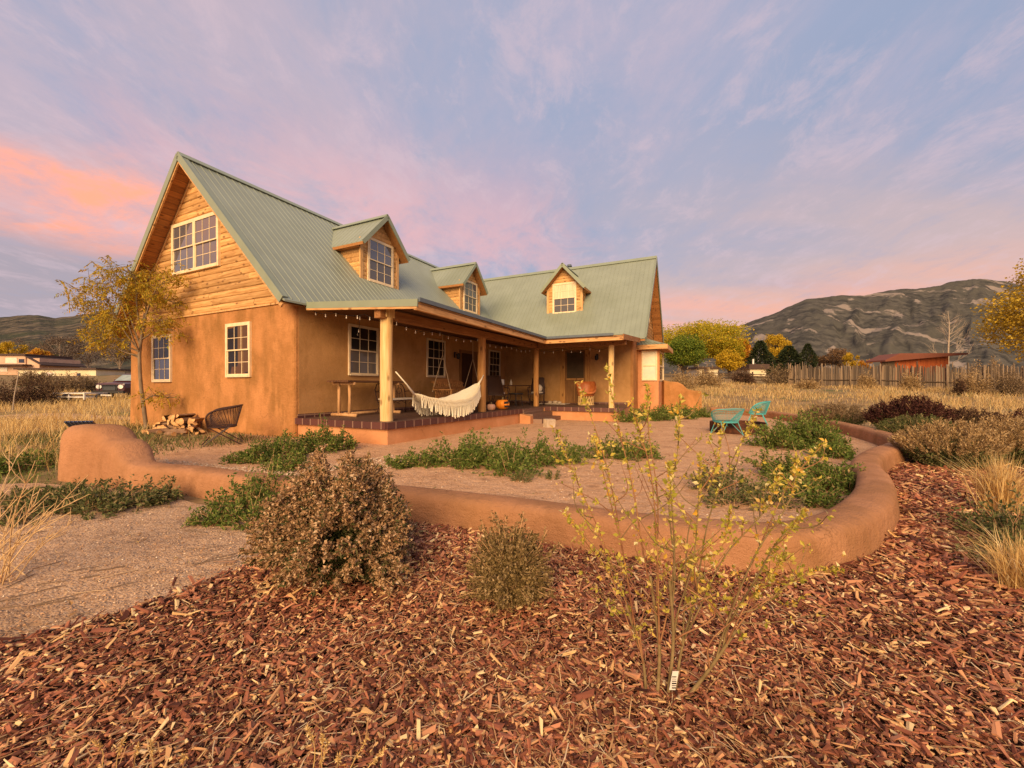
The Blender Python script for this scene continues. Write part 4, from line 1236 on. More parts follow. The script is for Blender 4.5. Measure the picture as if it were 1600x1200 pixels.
for s in (-1, 1):
    mb = MB(); mb.tube([(s*.66,.32,.68),(s*.67,.1,.70),(s*.67,-.15,.66),(s*.67,-.3,.70),(s*.67,-.33,.63),(s*.67,-.28,.60)], .013, 6); mb.tube([(s*.66,-.26,.42),(s*.67,-.22,.55),(s*.67,-.2,.67)], .011, 6); mb.build('armrest', M['iron'], t)
    for y in (-.27, .27):
        mb = MB(); mb.tube([(s*.64,y,.42),(s*.60,y*.8,.25),(s*.64,y,.05),(s*.68,y*1.1,.0)], .014, 6); mb.tube([(s*.62,y*.9,.3),(s*.4,y*.9,.38),(s*.2,y*.9,.30)], .008, 5); mb.build('leg', M['iron'], t)
mb = MB(); mb.obox((0,0,.455), (1.22,.5,.05)); mb.build('seat_cushion', M['cushion'], t)

# hanging porch swing
SWU, SWV = 5.95, -1.2
t = on_house('porch_swing', SWU, SWV, ZD+.42, 'wooden slatted porch swing hanging on pale ropes by the front door', 'porch swing', rot=.06); t.scale = (1.26,1.2,1.15)
mb = MB()
for k in range(6): mb.obox((0, -.28+.1*k, 0), (1.75, .085, .025))
mb.obox((0,-.34,-.04), (1.78,.03,.1)); mb.build('seat', M['swing'], t)
mb = MB()
for x in np.linspace(-.8, .8, 15): mb.obox((x, .32, .28), (.062, .018, .5), (-.25, 0, 0))
mb.beam((-.9,.245,.05), (.9,.245,.05), .03, .09); mb.beam((-.92,.315,.33), (.92,.315,.33), .03, .07)
for i in range(14):
    x0, x1 = -.93+1.86*i/14, -.93+1.86*(i+1)/14; h = lambda x: .53+.09*(1-(x/.93)**2)
    mb.add([(x0,.37,.47),(x1,.37,.47),(x1,.41,h(x1)),(x0,.41,h(x0)),(x0,.40,.47),(x1,.40,.47),(x1,.44,h(x1)),(x0,.44,h(x0))], [(0,1,2,3),(7,6,5,4),(3,2,6,7),(0,4,5,1)])
mb.build('backrest', M['swing'], t)
for s in (-1, 1):
    mb = MB(); mb.obox((s*.9, -.02, .27), (.09, .68, .025)); mb.obox((s*.9,-.3,.13), (.05,.05,.27)); mb.build('armrest', M['swing'], t)
    mb = MB()
    top = (s*.9, -.0, 1.98); kn = (s*.9, -.0, 1.35)
    mb.tube([top, kn], .011, 6); mb.tube([kn, (s*.9,-.34,.0)], .011, 6); mb.tube([kn, (s*.9,.36,.2)], .011, 6); mb.build('rope', M['rope'], t)

# hammock strung between the first two posts
def hammock():
    a = np.array(hw(.62, -2.9, 1.72)); b = np.array(hw(4.62, -3.06, 1.74))
    dv = unit(np.array(hw(0, -1, 0)) - np.array(hw(0, 0, 0)))
    t = tag(empty('hammock', tuple((a+b)/2 - np.array((0,0,1.0)))), 'cream cotton hammock with a long macrame fringe slung between the two porch posts', 'hammock')
    o = np.array(t.location)
    def centre(s): return a + (b-a)*s + np.array((0,0,-1.02*(1-abs(2*s-1)**2.1))) - o
    n, k = 41, 15; rows = []
    for s in np.linspace(.155, .93, n):
        q = (s-.155)/.775; w = .03 + .62*(math.sin(pi*min(1, max(0, q)))**.75)
        c = centre(s); row = []
        for j in np.linspace(-1, 1, k):
            ang = j*1.25
            row.append(c + dv*(w*.8*math.sin(ang)) + np.array((0,0, w*.62*(1-math.cos(ang)) - .0 + .008*math.sin(s*60+j*9))))
        rows.append(row)
    R_ = np.array(rows); mb = MB(); mb.grid(R_); mb.build('cloth', M['cotton'], t, smooth=True)
    mb = MB(); mb.tube([a-o, a*.4+(centre(.16)+o)*.6-o+np.array((0,0,.03)), centre(.17)], [.014,.018,.04], 7); mb.build('rope', M['cotton'], t, smooth=True)
    mb = MB(); mb.tube([b-o, centre(.965), centre(.91)], [.014,.02,.05], 7); mb.build('rope', M['cotton'], t, smooth=True)
    g = rng(17)
    for side in (-1, 0):
        mb = MB(); E = R_[:, -1 if side else 0]
        S = np.linspace(2, n-3, 66)
        P = np.stack([np.interp(S, np.arange(n), E[:, i]) for i in range(3)], 1)
        q = S/(n-1); Lf = .20+.16*np.sin(pi*q)**1.2
        dn = np.array((0,0,-1.))
        # hanging strands and the knotted diamonds above them
        for i in range(len(P)):
            m_ = P[i] + dn*Lf[i]*.5
            for d in (-1, 1):
                j = min(max(i+d, 0), len(P)-1)
                k1 = P[j]*.5+P[i]*.5 + dn*Lf[i]*.25
                mb.tube([P[i], k1, P[i]+dn*Lf[i]*.5+(P[j]-P[i])*.15], .006, 4, caps=False)
            x = g.normal(0, .008, 3)
            mb.tube([m_, m_+dn*Lf[i]*.4+x, m_+dn*(Lf[i]*.75+g.uniform(0,.05))+x*2], [.008,.012,.016], 5)
        mb.build('fringe', M['cotton'], t)
hammock()

# rocking chairs, stool and table by the inner corner
def rocker(name, label, u, v, rot):
    t = on_house(name, u, v, ZD, label, 'rocking chair', rot, 'wrought iron rocking chairs on the porch'); t.scale = (1.22,1.22,1.2)
    mb = MB(); mb.box((-.27,-.27,.40), (.27,.25,.43)); mb.build('seat', M['iron'], t)
    mb = MB(); mb.grid(np.array([[(x*(1-.12*z), .25+.22*z**1.3-.05*(1-(x/.27)**2), .43+.62*z) for x in np.linspace(-.27,.27,7)] for z in np.linspace(0,1,8)]))
    mb.tube([(-.27,.25,.43),(-.25,.37,.78),(-.2,.49,1.06),(.2,.49,1.06),(.25,.37,.78),(.27,.25,.43)], .016, 6); mb.build('backrest', M['iron'], t)
    for s in (-1, 1):
        mb = MB(); mb.tube([(s*.27,.36,.70),(s*.31,.1,.66),(s*.31,-.22,.66),(s*.31,-.29,.60),(s*.29,-.24,.42)], .014, 6); mb.build('armrest', M['iron'], t)
        mb = MB(); mb.tube([(s*.27,-.42,.10),(s*.27,-.25,.03),(s*.27,.0,.014),(s*.27,.25,.04),(s*.27,.5,.13)], .014, 6)
        mb.tube([(s*.27,-.24,.42),(s*.27,-.1,.20),(s*.27,-.2,.03)], .012, 6); mb.tube([(s*.27,.24,.42),(s*.27,.08,.22),(s*.27,.2,.03)], .012, 6); mb.build('rocker', M['iron'], t)
    mb = MB(); mb.ball((0,-.02,.47), (.24,.23,.055), 14, 7); mb.build('seat_cushion', M['cushion'], t, smooth=True)
    return t
rocker('rocking_chair', 'dark iron rocking chair left of the porch table, behind the large pumpkin', 7.75, -1.95, radians(100) if False else R(100))
rc2 = rocker('rocking_chair', 'dark iron rocking chair with a round pale pillow, right of the porch table', 10.35, -2.6, R(-75))
mb = MB(); mb.ball((.05,.14,.64), (.15,.07,.15), 12, 8); world = mb.build('pillow', M['cushion'], rc2, smooth=True)

t = on_house('porch_table', 9.55, -1.7, ZD, 'dark tiled table with slim iron legs set between the two rocking chairs', 'table'); t.scale = (1.45,1.15,1.06)
mb = MB(); mb.box((-.95,-.42,.82), (.95,.42,.86)); mb.build('tabletop', [M['tabletop']], t)
for x in (-.8, .8):
    for y in (-.32, .32):
        mb = MB(); mb.tube([(x*1.05,y,0),(x*.92,y*.9,.4),(x,y,.82)], .014, 6); mb.build('leg', M['iron'], t)
t = on_house('stool', 8.6, -2.35, ZD, 'low black backless stool with splayed thin legs in front of the table', 'stool'); t.scale = (1.25,1.25,1.2)
mb = MB(); mb.lathe([(0,.47),(.24,.47),(.25,.45),(.24,.42),(0,.42)], n=16); mb.build('seat', M['black'], t)
for a in np.arange(4)*pi/2+.5:
    mb = MB(); mb.tube([(.17*cos(a),.17*sin(a),.43),(.24*cos(a),.24*sin(a),0)], .011, 6); mb.build('leg', M['black'], t)
mb = MB(); mb.tube([(.2*cos(a),.2*sin(a),.2) for a in np.linspace(0,2*pi,17)], .008, 5); mb.build('ring', M['black'], t)
c = on_house('mug', 8.45, -1.75, ZD+.912, 'white mug standing on the left end of the porch table', 'mug'); c.scale = (1.2,1.2,1.2)
mb = MB(); mb.lathe([(0,0),(.085,0),(.09,.02),(.09,.2),(.08,.2),(.075,.03),(0,.02)], n=14); mb.build('cup', M['mug'], c, smooth=True)
mb = MB(); mb.tube(arc((.09,0,.1), .06, -pi/2, pi/2, 8), .012, 6); mb.build('handle', M['mug'], c, smooth=True)
mb = MB(); mb.lathe([(0,0),(.055,0),(.06,.02),(.06,.13),(.025,.18),(.022,.24),(.03,.25),(0,.25)], n=12)
b = mb.build('bottle', M['cushion'], smooth=True); b.location = hw(9.45, -1.7, ZD+.912); tag(b, 'small pale bottle standing on the middle of the porch table', 'bottle')

def pumpkin(name, u, v, r, mat, label, k=.78):
    t = on_house(name, u, v, ZD, label, 'pumpkin', group='pumpkins on the porch edge')
    n, q = 40, 12; rows = []
    for th in np.linspace(.02, pi-.02, q):
        rows.append([(r*math.sin(th)**.8*(1+.05*math.cos(a*9))*cos(a), r*math.sin(th)**.8*(1+.05*math.cos(a*9))*sin(a), r*k*(1+math.cos(th)) - (.12*r if th < .4 else 0)) for a in np.arange(n)*2*pi/n])
    mb = MB(); mb.grid(np.array(rows), closed=True); mb.build('body', M[mat], t, smooth=True)
    mb = MB(); mb.tube([(0,0,r*k*1.8),(.01,.0,r*k*2.1),(.05,.01,r*k*2.3)], [r*.16,r*.11,r*.13], 7); mb.build('stalk', M['stem'], t, smooth=True)
    return t
p = pumpkin('pumpkin', 6.15, -2.98, .25, 'pumpkin', 'large bright orange carved pumpkin on the porch edge')
mb = MB()
for a, z, sx, sy in ((-2.25,.26,.05,.04),(-1.85,.27,.05,.04),(-2.05,.13,.10,.03)):
    cx, cy = .262*cos(a), .262*sin(a)
    mb.obox((cx*.96, cy*.96, z), (.02, sx*2, sy*2), (0, 0, a), 0)
mb.build('carved_face', M['black'], p)
pumpkin('pumpkin', 5.28, -2.98, .15, 'pumpkinp', 'small faded pinkish pumpkin beside the second porch post', .85)

# round leather chair by the door
t = on_house('leather_chair', 11.0, -4.75, ZD, 'round rust leather barrel chair on a cedar lattice base, in front of the plank door', 'chair', rot=R(-50)); t.scale = (1.15,1.15,1.15)
mb = MB()
n = 20; rows = []
for z, r, sh in ((.36,.30,0),(.42,.33,0),(.60,.37,.3),(.76,.40,.6),(.90,.41,.6),(.94,.38,.6)):
    rows.append([(r*cos(a), r*sin(a), z - (z-.36)*(.62*(.5+.5*math.cos(a+pi))*0 + .75*max(0, -math.sin(a))**.8*(1 if z > .45 else 0))) for a in np.arange(n)*2*pi/n])
mb.grid(np.array(rows), closed=True); mb.build('backrest', M['leather'], t, smooth=True)
mb = MB(); mb.lathe([(0,.44),(.2,.43),(.29,.40),(.3,.36),(0,.36)], n=18); mb.build('seat', M['leather'], t, smooth=True)
mb = MB()
for a in np.arange(18)*2*pi/18:
    mb.beam((.30*cos(a-.2),.30*sin(a-.2),0), (.29*cos(a+.2),.29*sin(a+.2),.36), .03, .012, up=(cos(a),sin(a),0)); mb.beam((.31*cos(a+.2),.31*sin(a+.2),0), (.30*cos(a-.2),.30*sin(a-.2),.36), .03, .012, up=(cos(a),sin(a),0))
mb.tube([(.31*cos(a),.31*sin(a),.02) for a in np.linspace(0,2*pi,21)], .02, 6); mb.build('base', M['cedar'], t)

mb = MB(); mb.obox((0,0,.015), (1.5,.8,.02)); mb2 = mb.build('door_mat', M['cushion']); mb2.location = hw(11.55,-2.95,ZD); mb2.rotation_euler = (0,0,HRZ+R(90)); tag(mb2, 'pale flat mat lying on the deck left of the plank door', 'mat')
g = rng(6)
for i, (u, v, r) in enumerate(((11.75,-2.72,.10),(11.78,-2.98,.12),(11.8,-3.2,.09))):
    mb = MB(); P = MB(); P.ball((0,0,0), (r*1.2,r,r*.6), 10, 7); mb.V = [x*(1+g.normal(0,.06,(len(x),1))) for x in P.V]; mb.Fs = P.Fs; mb.n = P.n
    o = mb.build('river_rock', M['stone'], smooth=True); o.location = hw(u, v, ZD+.022+r*.5); tag(o, 'rounded pale rock in a short row on the mat beside the plank door', 'rock', 'rocks on the porch mat')
mb = MB(); mb.obox((0,0,.14), (.34,.22,.28), (0,0,.1)); o = mb.build('stone_block', M['stone']); o.location = (G(858, 668)[0], G(858, 668)[1], 0.0); o.rotation_euler = (.06,.03,.4); tag(o, 'pale squared stone block standing at the foot of the porch steps', 'stone block')

# string lights under the porch roof
def string_lights():
    t = tag(empty('string_lights', hw(.3, -1.5, 3.0), HRZ), 'string of clear glass bulbs looped under the porch roof edge', 'string lights')
    o = np.array((.3, -1.5, 3.0)); g = rng(9)
    path = [(.3,-.35,3.36),(.3,-1.2,3.24),(.3,-2.2,3.12),(.55,-2.75,3.0)]
    path2 = [(.6,-2.85,2.98),(2.6,-2.7,2.96),(4.7,-2.8,2.98),(6.8,-2.9,2.94),(8.9,-3.0,2.98),(9.1,-4.3,2.94),(9.1,-5.5,2.94),(9.1,-6.3,2.98)]
    path3 = [(.35,-2.0,3.15),(1.6,-.6,3.0),(2.0,-.15,3.05)]
    mb = MB()
    def run(P, n, sag):
        pts = []
        for a, b in zip(P[:-1], P[1:]):
            a, b = np.array(a), np.array(b); k = max(3, int(np.linalg.norm(b-a)/.15))
            for s in np.linspace(0, 1, k, endpoint=False): pts.append(a+(b-a)*s - np.array((0,0,sag*4*s*(1-s))))
        pts.append(np.array(P[-1])); pts = np.array(pts) - o
        mb.tube(pts, .006, 4)
        d = np.concatenate([[0], np.cumsum(np.linalg.norm(np.diff(pts, axis=0), axis=1))])
        return [np.array([np.interp(x, d, pts[:, i]) for i in range(3)]) for x in np.linspace(.12, d[-1]-.1, n)]
    B = run(path, 7, .05) + run(path2, 30, .12) + run(path3, 3, .12)
    mb.build('cable', M['cord'], t)
    for p in B:
        m = MB(); m.tube([p, p-np.array((0,0,.045))], .010, 6); m.lathe([(.009,-.040),(.015,-.052),(.017,-.066),(.012,-.082),(.0,-.088)], p, 9)
        m.build('bulb', M['bulb'], t, smooth=True)
string_lights()

# ------------------------------------------------------------------ yard things
def mesh_chair(name, loc, rz, mat, label, group=None, tilt=0.0, s=1.0, cat='garden chair'):
    """mid-century bucket chair: flared wire-mesh shell, hairpin legs"""
    t = tag(empty(name, loc, rz), label, cat, group); t.scale = (s,s,s)
    mb = MB()                                            # rim: wide open front, flared wings
    rim = [(-.30,-.28,.42),(-.42,-.18,.60),(-.50,-.02,.74),(-.46,.20,.82),(-.26,.34,.84),(0,.38,.85),(.26,.34,.84),(.46,.20,.82),(.50,-.02,.74),(.42,-.18,.60),(.30,-.28,.42)]
    low = [(-.30,-.28,.42),(-.31,-.14,.40),(-.30,.0,.40),(-.27,.14,.40),(-.16,.22,.40),(0,.24,.40),(.16,.22,.40),(.27,.14,.40),(.30,.0,.40),(.31,-.14,.40),(.30,-.28,.42)]
    rs = spline(rim, 5); ls = spline(low, 5)
    mb.tube(rs, .016, 6); mb.tube(ls, .014, 6); mb.tube([rs[0]+np.array((.03,.03,0)), rs[12]*.96+np.array((0,.05,-.02)), rs[25]*.97, rs[38]*.96+np.array((0,.05,-.02)), rs[-1]+np.array((-.03,.03,0))], .008, 5)
    mb.build('frame', M[mat], t)
    mb = MB()
    for i in range(1, len(rs)-1): mb.tube([ls[i], (ls[i]*.5+rs[i]*.5)*np.array((1.02,1.02,.99)), rs[i]], .0045, 4, caps=False)
    for k in np.linspace(.12, .88, 7): mb.tube(ls*(1-k)+rs*k, .0035, 4, caps=False)
    mb.build('backrest', M[mat], t)
    mb = MB()
    for x in np.linspace(-.28, .28, 15): mb.tube([(x,-.28,.42),(x,-.0,.385),(x,.22*(1-(x/.36)**2)+.0,.40)], .005, 4, caps=False)
    for y in np.linspace(-.24, .16, 9): mb.tube([(-.29,y,.41),(0,y,.385),(.29,y,.41)], .004, 4, caps=False)
    mb.build('seat', M[mat], t)
    for sx in (-1, 1):
        for y0, y1 in ((-.2,-.34),(.14,.30)):
            mb = MB(); mb.tube([(sx*.28,y0,.40),(sx*.36,y1,.0)], .011, 6); mb.tube([(sx*.06,y0*.8,.39),(sx*.36,y1,.0)], .009, 6); mb.build('leg', M[mat], t)
    return t
x, y, _ = G(1136, 680); mesh_chair('wire_chair', (x, y, .02), R(185), 'turq', 'turquoise wire bucket chair with its back to the viewer, nearest the fire pit', 'turquoise chairs at the fire pit', s=.86)
x, y, _ = G(1184, 665); mesh_chair('wire_chair', (x, y, .02), R(238), 'turq', 'turquoise wire bucket chair half turned, behind the fire pit', 'turquoise chairs at the fire pit', s=.98)

# dark folding mesh chair by the firewood
x, y, _ = G(352, 694)
t = tag(empty('folding_chair', (x, y, 0.0), R(-58)), 'dark mesh bucket chair on crossed legs beside the firewood', 'garden chair')
mb = MB()
rimf = [(-.40,-.30,.44),(-.50,-.32,.66),(-.52,-.20,.80),(-.40,.18,.88),(0,.34,.92),(.40,.18,.88),(.52,-.20,.80),(.50,-.32,.66),(.40,-.30,.44)]
rs = spline(rimf, 6); ls = spline([(-.40,-.30,.44),(-.40,-.16,.43),(-.38,-.02,.43),(-.30,.16,.43),(0,.22,.43),(.30,.16,.43),(.38,-.02,.43),(.40,-.16,.43),(.40,-.30,.44)], 6)
mb.tube(rs, .017, 6); mb.tube(ls, .015, 6); mb.tube([(-.4,-.3,.43),(.4,-.3,.43)], .015, 6); mb.build('frame', M['iron'], t)
mb = MB()
for i in range(1, len(rs)-1): mb.tube([ls[i], rs[i]], .0045, 4, caps=False)
for k in np.linspace(.05, .95, 18): mb.tube(ls*(1-k)+rs*k, .004, 4, caps=False)
mb.build('backrest', M['iron'], t)
mb = MB()
for q in np.linspace(-.38,.38,22): mb.tube([(q,-.3,.43),(q,.0,.40),(q,.2*(1-(q/.5)**2),.43)], .005, 4, caps=False)
mb.build('seat', M['iron'], t)
for sx in (-1, 1):
    for a, b in (((sx*.40,-.30,.44),(sx*.34,.34,0)), ((sx*.38,.10,.43),(sx*.38,-.40,0))):
        mb = MB(); mb.tube([a, b], .014, 6); mb.build('leg', M['iron'], t)
mb = MB(); mb.tube([(-.34,.34,.06),(-.2,.3,.16),(0,.28,.2),(.2,.3,.16),(.34,.34,.06)], .011, 6); mb.tube([(-.38,-.4,.06),(-.2,-.32,.16),(0,-.3,.2),(.2,-.32,.16),(.38,-.4,.06)], .011, 6); mb.build('stretcher', M['iron'], t)

# steel fire ring
x, y, _ = G(1168, 679)
mb = MB(); mb.lathe([(.72,.0),(.72,.30),(.74,.31),(.74,.0)], n=40); mb.lathe([(0,.05),(.72,.06)], n=40)
o = mb.build('fire_pit', M['rust'], loc=(x+.02, y+.55, .0)); tag(o, 'round rusty steel fire ring on the pink gravel between the turquoise chairs', 'fire pit')

# firewood
def firewood():
    g = rng(23); kinds = []
    for k in range(4):
        mb = MB(); n = 9; L_ = .42
        rr = .075*np.array([1+g.normal(0,.1) for _ in range(n)])
        span = (pi*1.0, 2*pi*.98, pi*.62, pi*1.3)[k]
        prof = [(rr[i]*cos(a), rr[i]*sin(a)) for i, a in enumerate(np.linspace(0, span, n))]
        if span < 6: prof.append((0, -.004))
        m_ = len(prof)
        v = [(x_, 0 + L_*e, z_) for e in (-.5, .5) for x_, z_ in prof]
        mb.add(v, [(i, (i+1) % m_, m_+(i+1) % m_, m_+i) for i in range(m_)], 0)
        mb.Fs.append((np.array([list(range(m_))[::-1]]), 1)); mb.Fs.append((np.array([[m_+i for i in range(m_)]]), 1))
        if span < 6:
            mb.Fs.append((np.array([[m_-2, m_-1, 2*m_-1, 2*m_-2], [m_-1, 0, m_, 2*m_-1]]), 1))
        kinds.append(mb)
    spots = []
    for row, (nn, z) in enumerate(((15, .07), (14, .19), (11, .31), (6, .43))):
        for i in range(nn):
            v = 3.45 + i*.155 + row*.14 + g.normal(0, .03)
            if row == 3: v += .55
            spots.append((-.36 - g.uniform(0, .1) - (.22 if row < 2 and i % 3 == 0 else 0), v, z + g.normal(0, .02)))
    for i in range(7): spots.append((-.75-g.uniform(0,.45), 3.4+i*.22+g.normal(0,.1), .06))
    protos = {}
    lab = ['split firewood log showing a pale half-round end in the pile against the adobe wall', 'whole round firewood log with bark in the pile against the adobe wall', 'narrow wedge of split firewood in the pile against the adobe wall', 'thick split firewood log with bark back in the pile against the adobe wall']
    for i, (u, v, z) in enumerate(spots):
        k = int(g.integers(0, 4))
        if k not in protos:
            protos[k] = kinds[k].build('firewood_log', [M['logbark'], M['endgrain']]); o = protos[k]
            tag(o, lab[k], 'firewood', 'split logs in the firewood pile')
        else:
            o = protos[k].copy(); COL.objects.link(o)
        o.location = hw(u, v, z); s = g.uniform(.85, 1.3)
        o.scale = (s, s*g.uniform(.85, 1.1), s)
        o.rotation_euler = (g.normal(0, .06), g.uniform(0, 6.28), R(24) + g.normal(0, .3) + (g.normal(0, .8) if i >= len(spots)-7 else 0))
firewood()

# navy panel leaning behind the pillar
x, y, z = AT(131, 664, 8.2)
t = tag(empty('slatted_panel', (x, y, .36), R(15)), 'small navy blue slatted panel leaning behind the adobe pillar', 'panel')
mb = MB(); mb.obox((0,0,.18), (.46,.03,.36), (R(50),0,0)); mb.build('board', M['blue'], t)
mb = MB()
for i in range(7): mb.obox((-.195+.065*i, -.02, .185), (.010,.03,.36), (R(50),0,0))
mb.build('slats', M['gutter'], t)
mb = MB()
for sx in (-1,1): mb.tube([(sx*.2,.1,.22),(sx*.2,.25,-.34)], .015, 6)
mb.build('stand', M['black'], t)

# adobe yard wall beyond the bay window
P = [(1046,597),(1068,604),(1072,611),(1093,611)]
mb = MB(); pts = []
for i, (px, top) in enumerate([(1036,594),(1046,596),(1058,597),(1066,601),(1073,608),(1082,610),(1094,611)]):
    X, Y_, Z = AT(px, top, 20.6 - i*.12); pts.append((X, Y_, Z))
rows = []
for X, Y_, Z in pts:
    rows.append([(X, Y_-.16, -.1), (X, Y_-.15, Z-.08), (X, Y_-.08, Z), (X, Y_+.08, Z), (X, Y_+.15, Z-.08), (X, Y_+.16, -.1)])
mb.grid(np.array(rows)); k = len(rows)
mb.Fs.append((np.array([[0,1,2,3,4,5]]), 0)); mb.Fs.append((np.array([[(k-1)*6+i for i in range(6)][::-1]]), 0))
tag(mb.build('yard_wall', M['stucco']), 'short stepped adobe wall stub running out from the bay window', 'wall')
# ------------------------------------------------------------------ planting
M['leafg'] = islands('groundcover_leaves', [(0,(.06,.09,.016)),(.35,(.108,.155,.026)),(.65,(.155,.208,.04)),(.86,(.225,.255,.058)),(.94,(.30,.25,.08)),(.98,(.44,.32,.14))], rough=.7, trans=.25)
M['leafd'] = islands('grey_green_leaves', [(0,(.07,.08,.024)),(.35,(.115,.13,.04)),(.65,(.16,.17,.06)),(.88,(.23,.20,.08)),(.97,(.32,.24,.12))], rough=.75, trans=.25)
M['tanflower'] = islands('dried_flower_heads', [(0,(.20,.105,.044)),(.3,(.32,.18,.082)),(.6,(.45,.27,.135)),(.85,(.55,.36,.20)),(.97,(.64,.46,.28))], rough=.9, trans=.2)
M['leafn'] = islands('narrow_sage_leaves', [(0,(.035,.042,.012)),(.4,(.06,.075,.02)),(.75,(.10,.10,.032)),(.95,(.16,.13,.05))], rough=.75, trans=.2)
M['olive'] = islands('olive_brown_leaves', [(0,(.10,.066,.022)),(.35,(.175,.115,.04)),(.65,(.25,.17,.066)),(.9,(.33,.225,.10)),(.97,(.40,.28,.14))], rough=.8, trans=.2)
M['leafy'] = islands('pale_yellow_leaves', [(0,(.26,.25,.035)),(.25,(.42,.37,.05)),(.5,(.60,.49,.08)),(.72,(.76,.61,.17)),(.9,(.72,.40,.04)),(.97,(.85,.75,.38))], rough=.6, trans=.4)
M['stemt'] = noisy('tan_stems', (.30,.17,.08), (.45,.28,.14), scale=30, rough=.85)
M['stemr'] = noisy('reddish_stems', (.20,.075,.035), (.38,.20,.09), scale=12, rough=.8)
M['stemb'] = noisy('olive_bark', (.15,.10,.04), (.27,.19,.085), scale=14, rough=.85)
M['stemp'] = noisy('straw_twigs', (.52,.33,.15), (.66,.46,.24), scale=25, rough=.85)
M['straw'] = islands('straw_grass', [(0,(.46,.28,.10)),(.35,(.62,.41,.15)),(.7,(.76,.54,.22)),(.95,(.84,.66,.34))], rough=.8, trans=.3)
M['mead'] = islands('meadow_grass', [(0,(.30,.19,.075)),(.25,(.47,.30,.115)),(.5,(.62,.42,.175)),(.75,(.72,.51,.24)),(.9,(.30,.26,.08)),(.97,(.78,.60,.32))], rough=.85, trans=.25)
M['redleaf'] = islands('dark_red_flower_heads', [(0,(.020,.007,.006)),(.4,(.045,.014,.011)),(.75,(.085,.028,.02)),(.93,(.16,.07,.05))], rough=.85, trans=.1)
M['plume'] = islands('tan_plumes', [(0,(.20,.12,.05)),(.35,(.33,.21,.09)),(.65,(.46,.31,.14)),(.9,(.58,.42,.22))], rough=.9, trans=.25)
M['brush'] = islands('dry_brush', [(0,(.10,.065,.035)),(.35,(.18,.12,.065)),(.7,(.28,.19,.10)),(.93,(.36,.26,.15))], rough=.9, trans=.15)
M['brushd'] = islands('dark_brush', [(0,(.04,.02,.012)),(.4,(.08,.042,.025)),(.75,(.13,.07,.04)),(.95,(.20,.12,.07))], rough=.9, trans=.1)

def sprigs(mb, A, B, k, L, Wd, g, m, t0=.15, spread=.7, along=.5, bend=.0, jit=.0):
    """k leaves along each sprig A->B"""
    n = len(A); t = t0 + (1-t0)*g.random((n, k))**.8
    d = B - A
    P = A[:, None] + d[:, None]*t[..., None]
    if bend: P[..., 2] += bend*np.sin(pi*t*.5)*np.linalg.norm(d, axis=1)[:, None]
    P = P.reshape(-1, 3) + g.normal(0, jit or 1e-4, (n*k, 3))
    D = unit(np.repeat(unit(d), k, 0)*along + rdir(g, n*k)*spread)
    add_leaves(mb, P, D, L*g.uniform(.6, 1.3, n*k), Wd, g, m)

def stems(mb, A, B, r, g, m, n=4, bend=.15, k=4, lim=None):
    for i in range(len(A) if lim is None else min(lim, len(A))):
        d = B[i]-A[i]; l = np.linalg.norm(d); side = g.normal(0, bend*.4, 3)*l
        pts = [A[i]+d*s + np.array((0,0,bend*l*math.sin(pi*s)*.5)) + side*math.sin(pi*s) for s in np.linspace(0, 1, k)]
        mb.tube(pts, np.linspace(r, r*.45, k), n, m, caps=False)

def mound_plant(name, label, mounds, dens, seed, leaf='leafg', L=.05, Wd=.5, cat='plant', group=None, k=16, flowers=0, z0=0.0):
    """sprawling plant: overlapping leafy mounds given as (x, y, rx, ry, h)"""
    g = rng(seed); cx = np.mean([m[0] for m in mounds]); cy = np.mean([m[1] for m in mounds])
    lf = MB(); st = MB()
    for x, y, rx, ry, h in mounds:
        n = int(dens*rx*ry*(1+h))
        a = g.uniform(0, 2*pi, n); el = np.arccos(g.random(n)**.8)
        rr = (.72+.36*g.random(n))*(1+.22*np.sin(a*3+seed)+.12*np.sin(a*5+seed*2))
        B = np.stack([np.cos(a)*np.sin(el)*rx*rr, np.sin(a)*np.sin(el)*ry*rr, np.cos(el)*h*rr*(1+.25*np.sin(a*2+seed*3)) + .02], 1)
        A = B*np.array((.35,.35,.1)) + g.normal(0, .03, (n,3))*np.array((1,1,.1)); A[:, 2] = np.abs(A[:, 2])
        off = np.array((x-cx, y-cy, 0))
        sprigs(lf, A+off, B+off, k, L, Wd, g, 0, t0=.25, jit=L*.3)
        stems(st, A+off, B+off, .004, g, 0, n=3, k=3, lim=min(n, 60))
    if flowers:
        idx = g.integers(0, len(lf.V[0]), flowers); P = lf.V[0][idx] + np.array((0,0,.02))
        add_leaves(lf, P, rdir(g, flowers), .03, .8, g, 1)
    t = tag(empty(name, (cx, cy, z0)), label, cat, group)
    lf.build('foliage', [M[leaf], M['tanflower']], t); st.build('stem', M['stemt'], t)
    return t
def gm(px, py, rx, ry, h):
    x, y, _ = G(px, py); return (x, y, rx, ry, h)

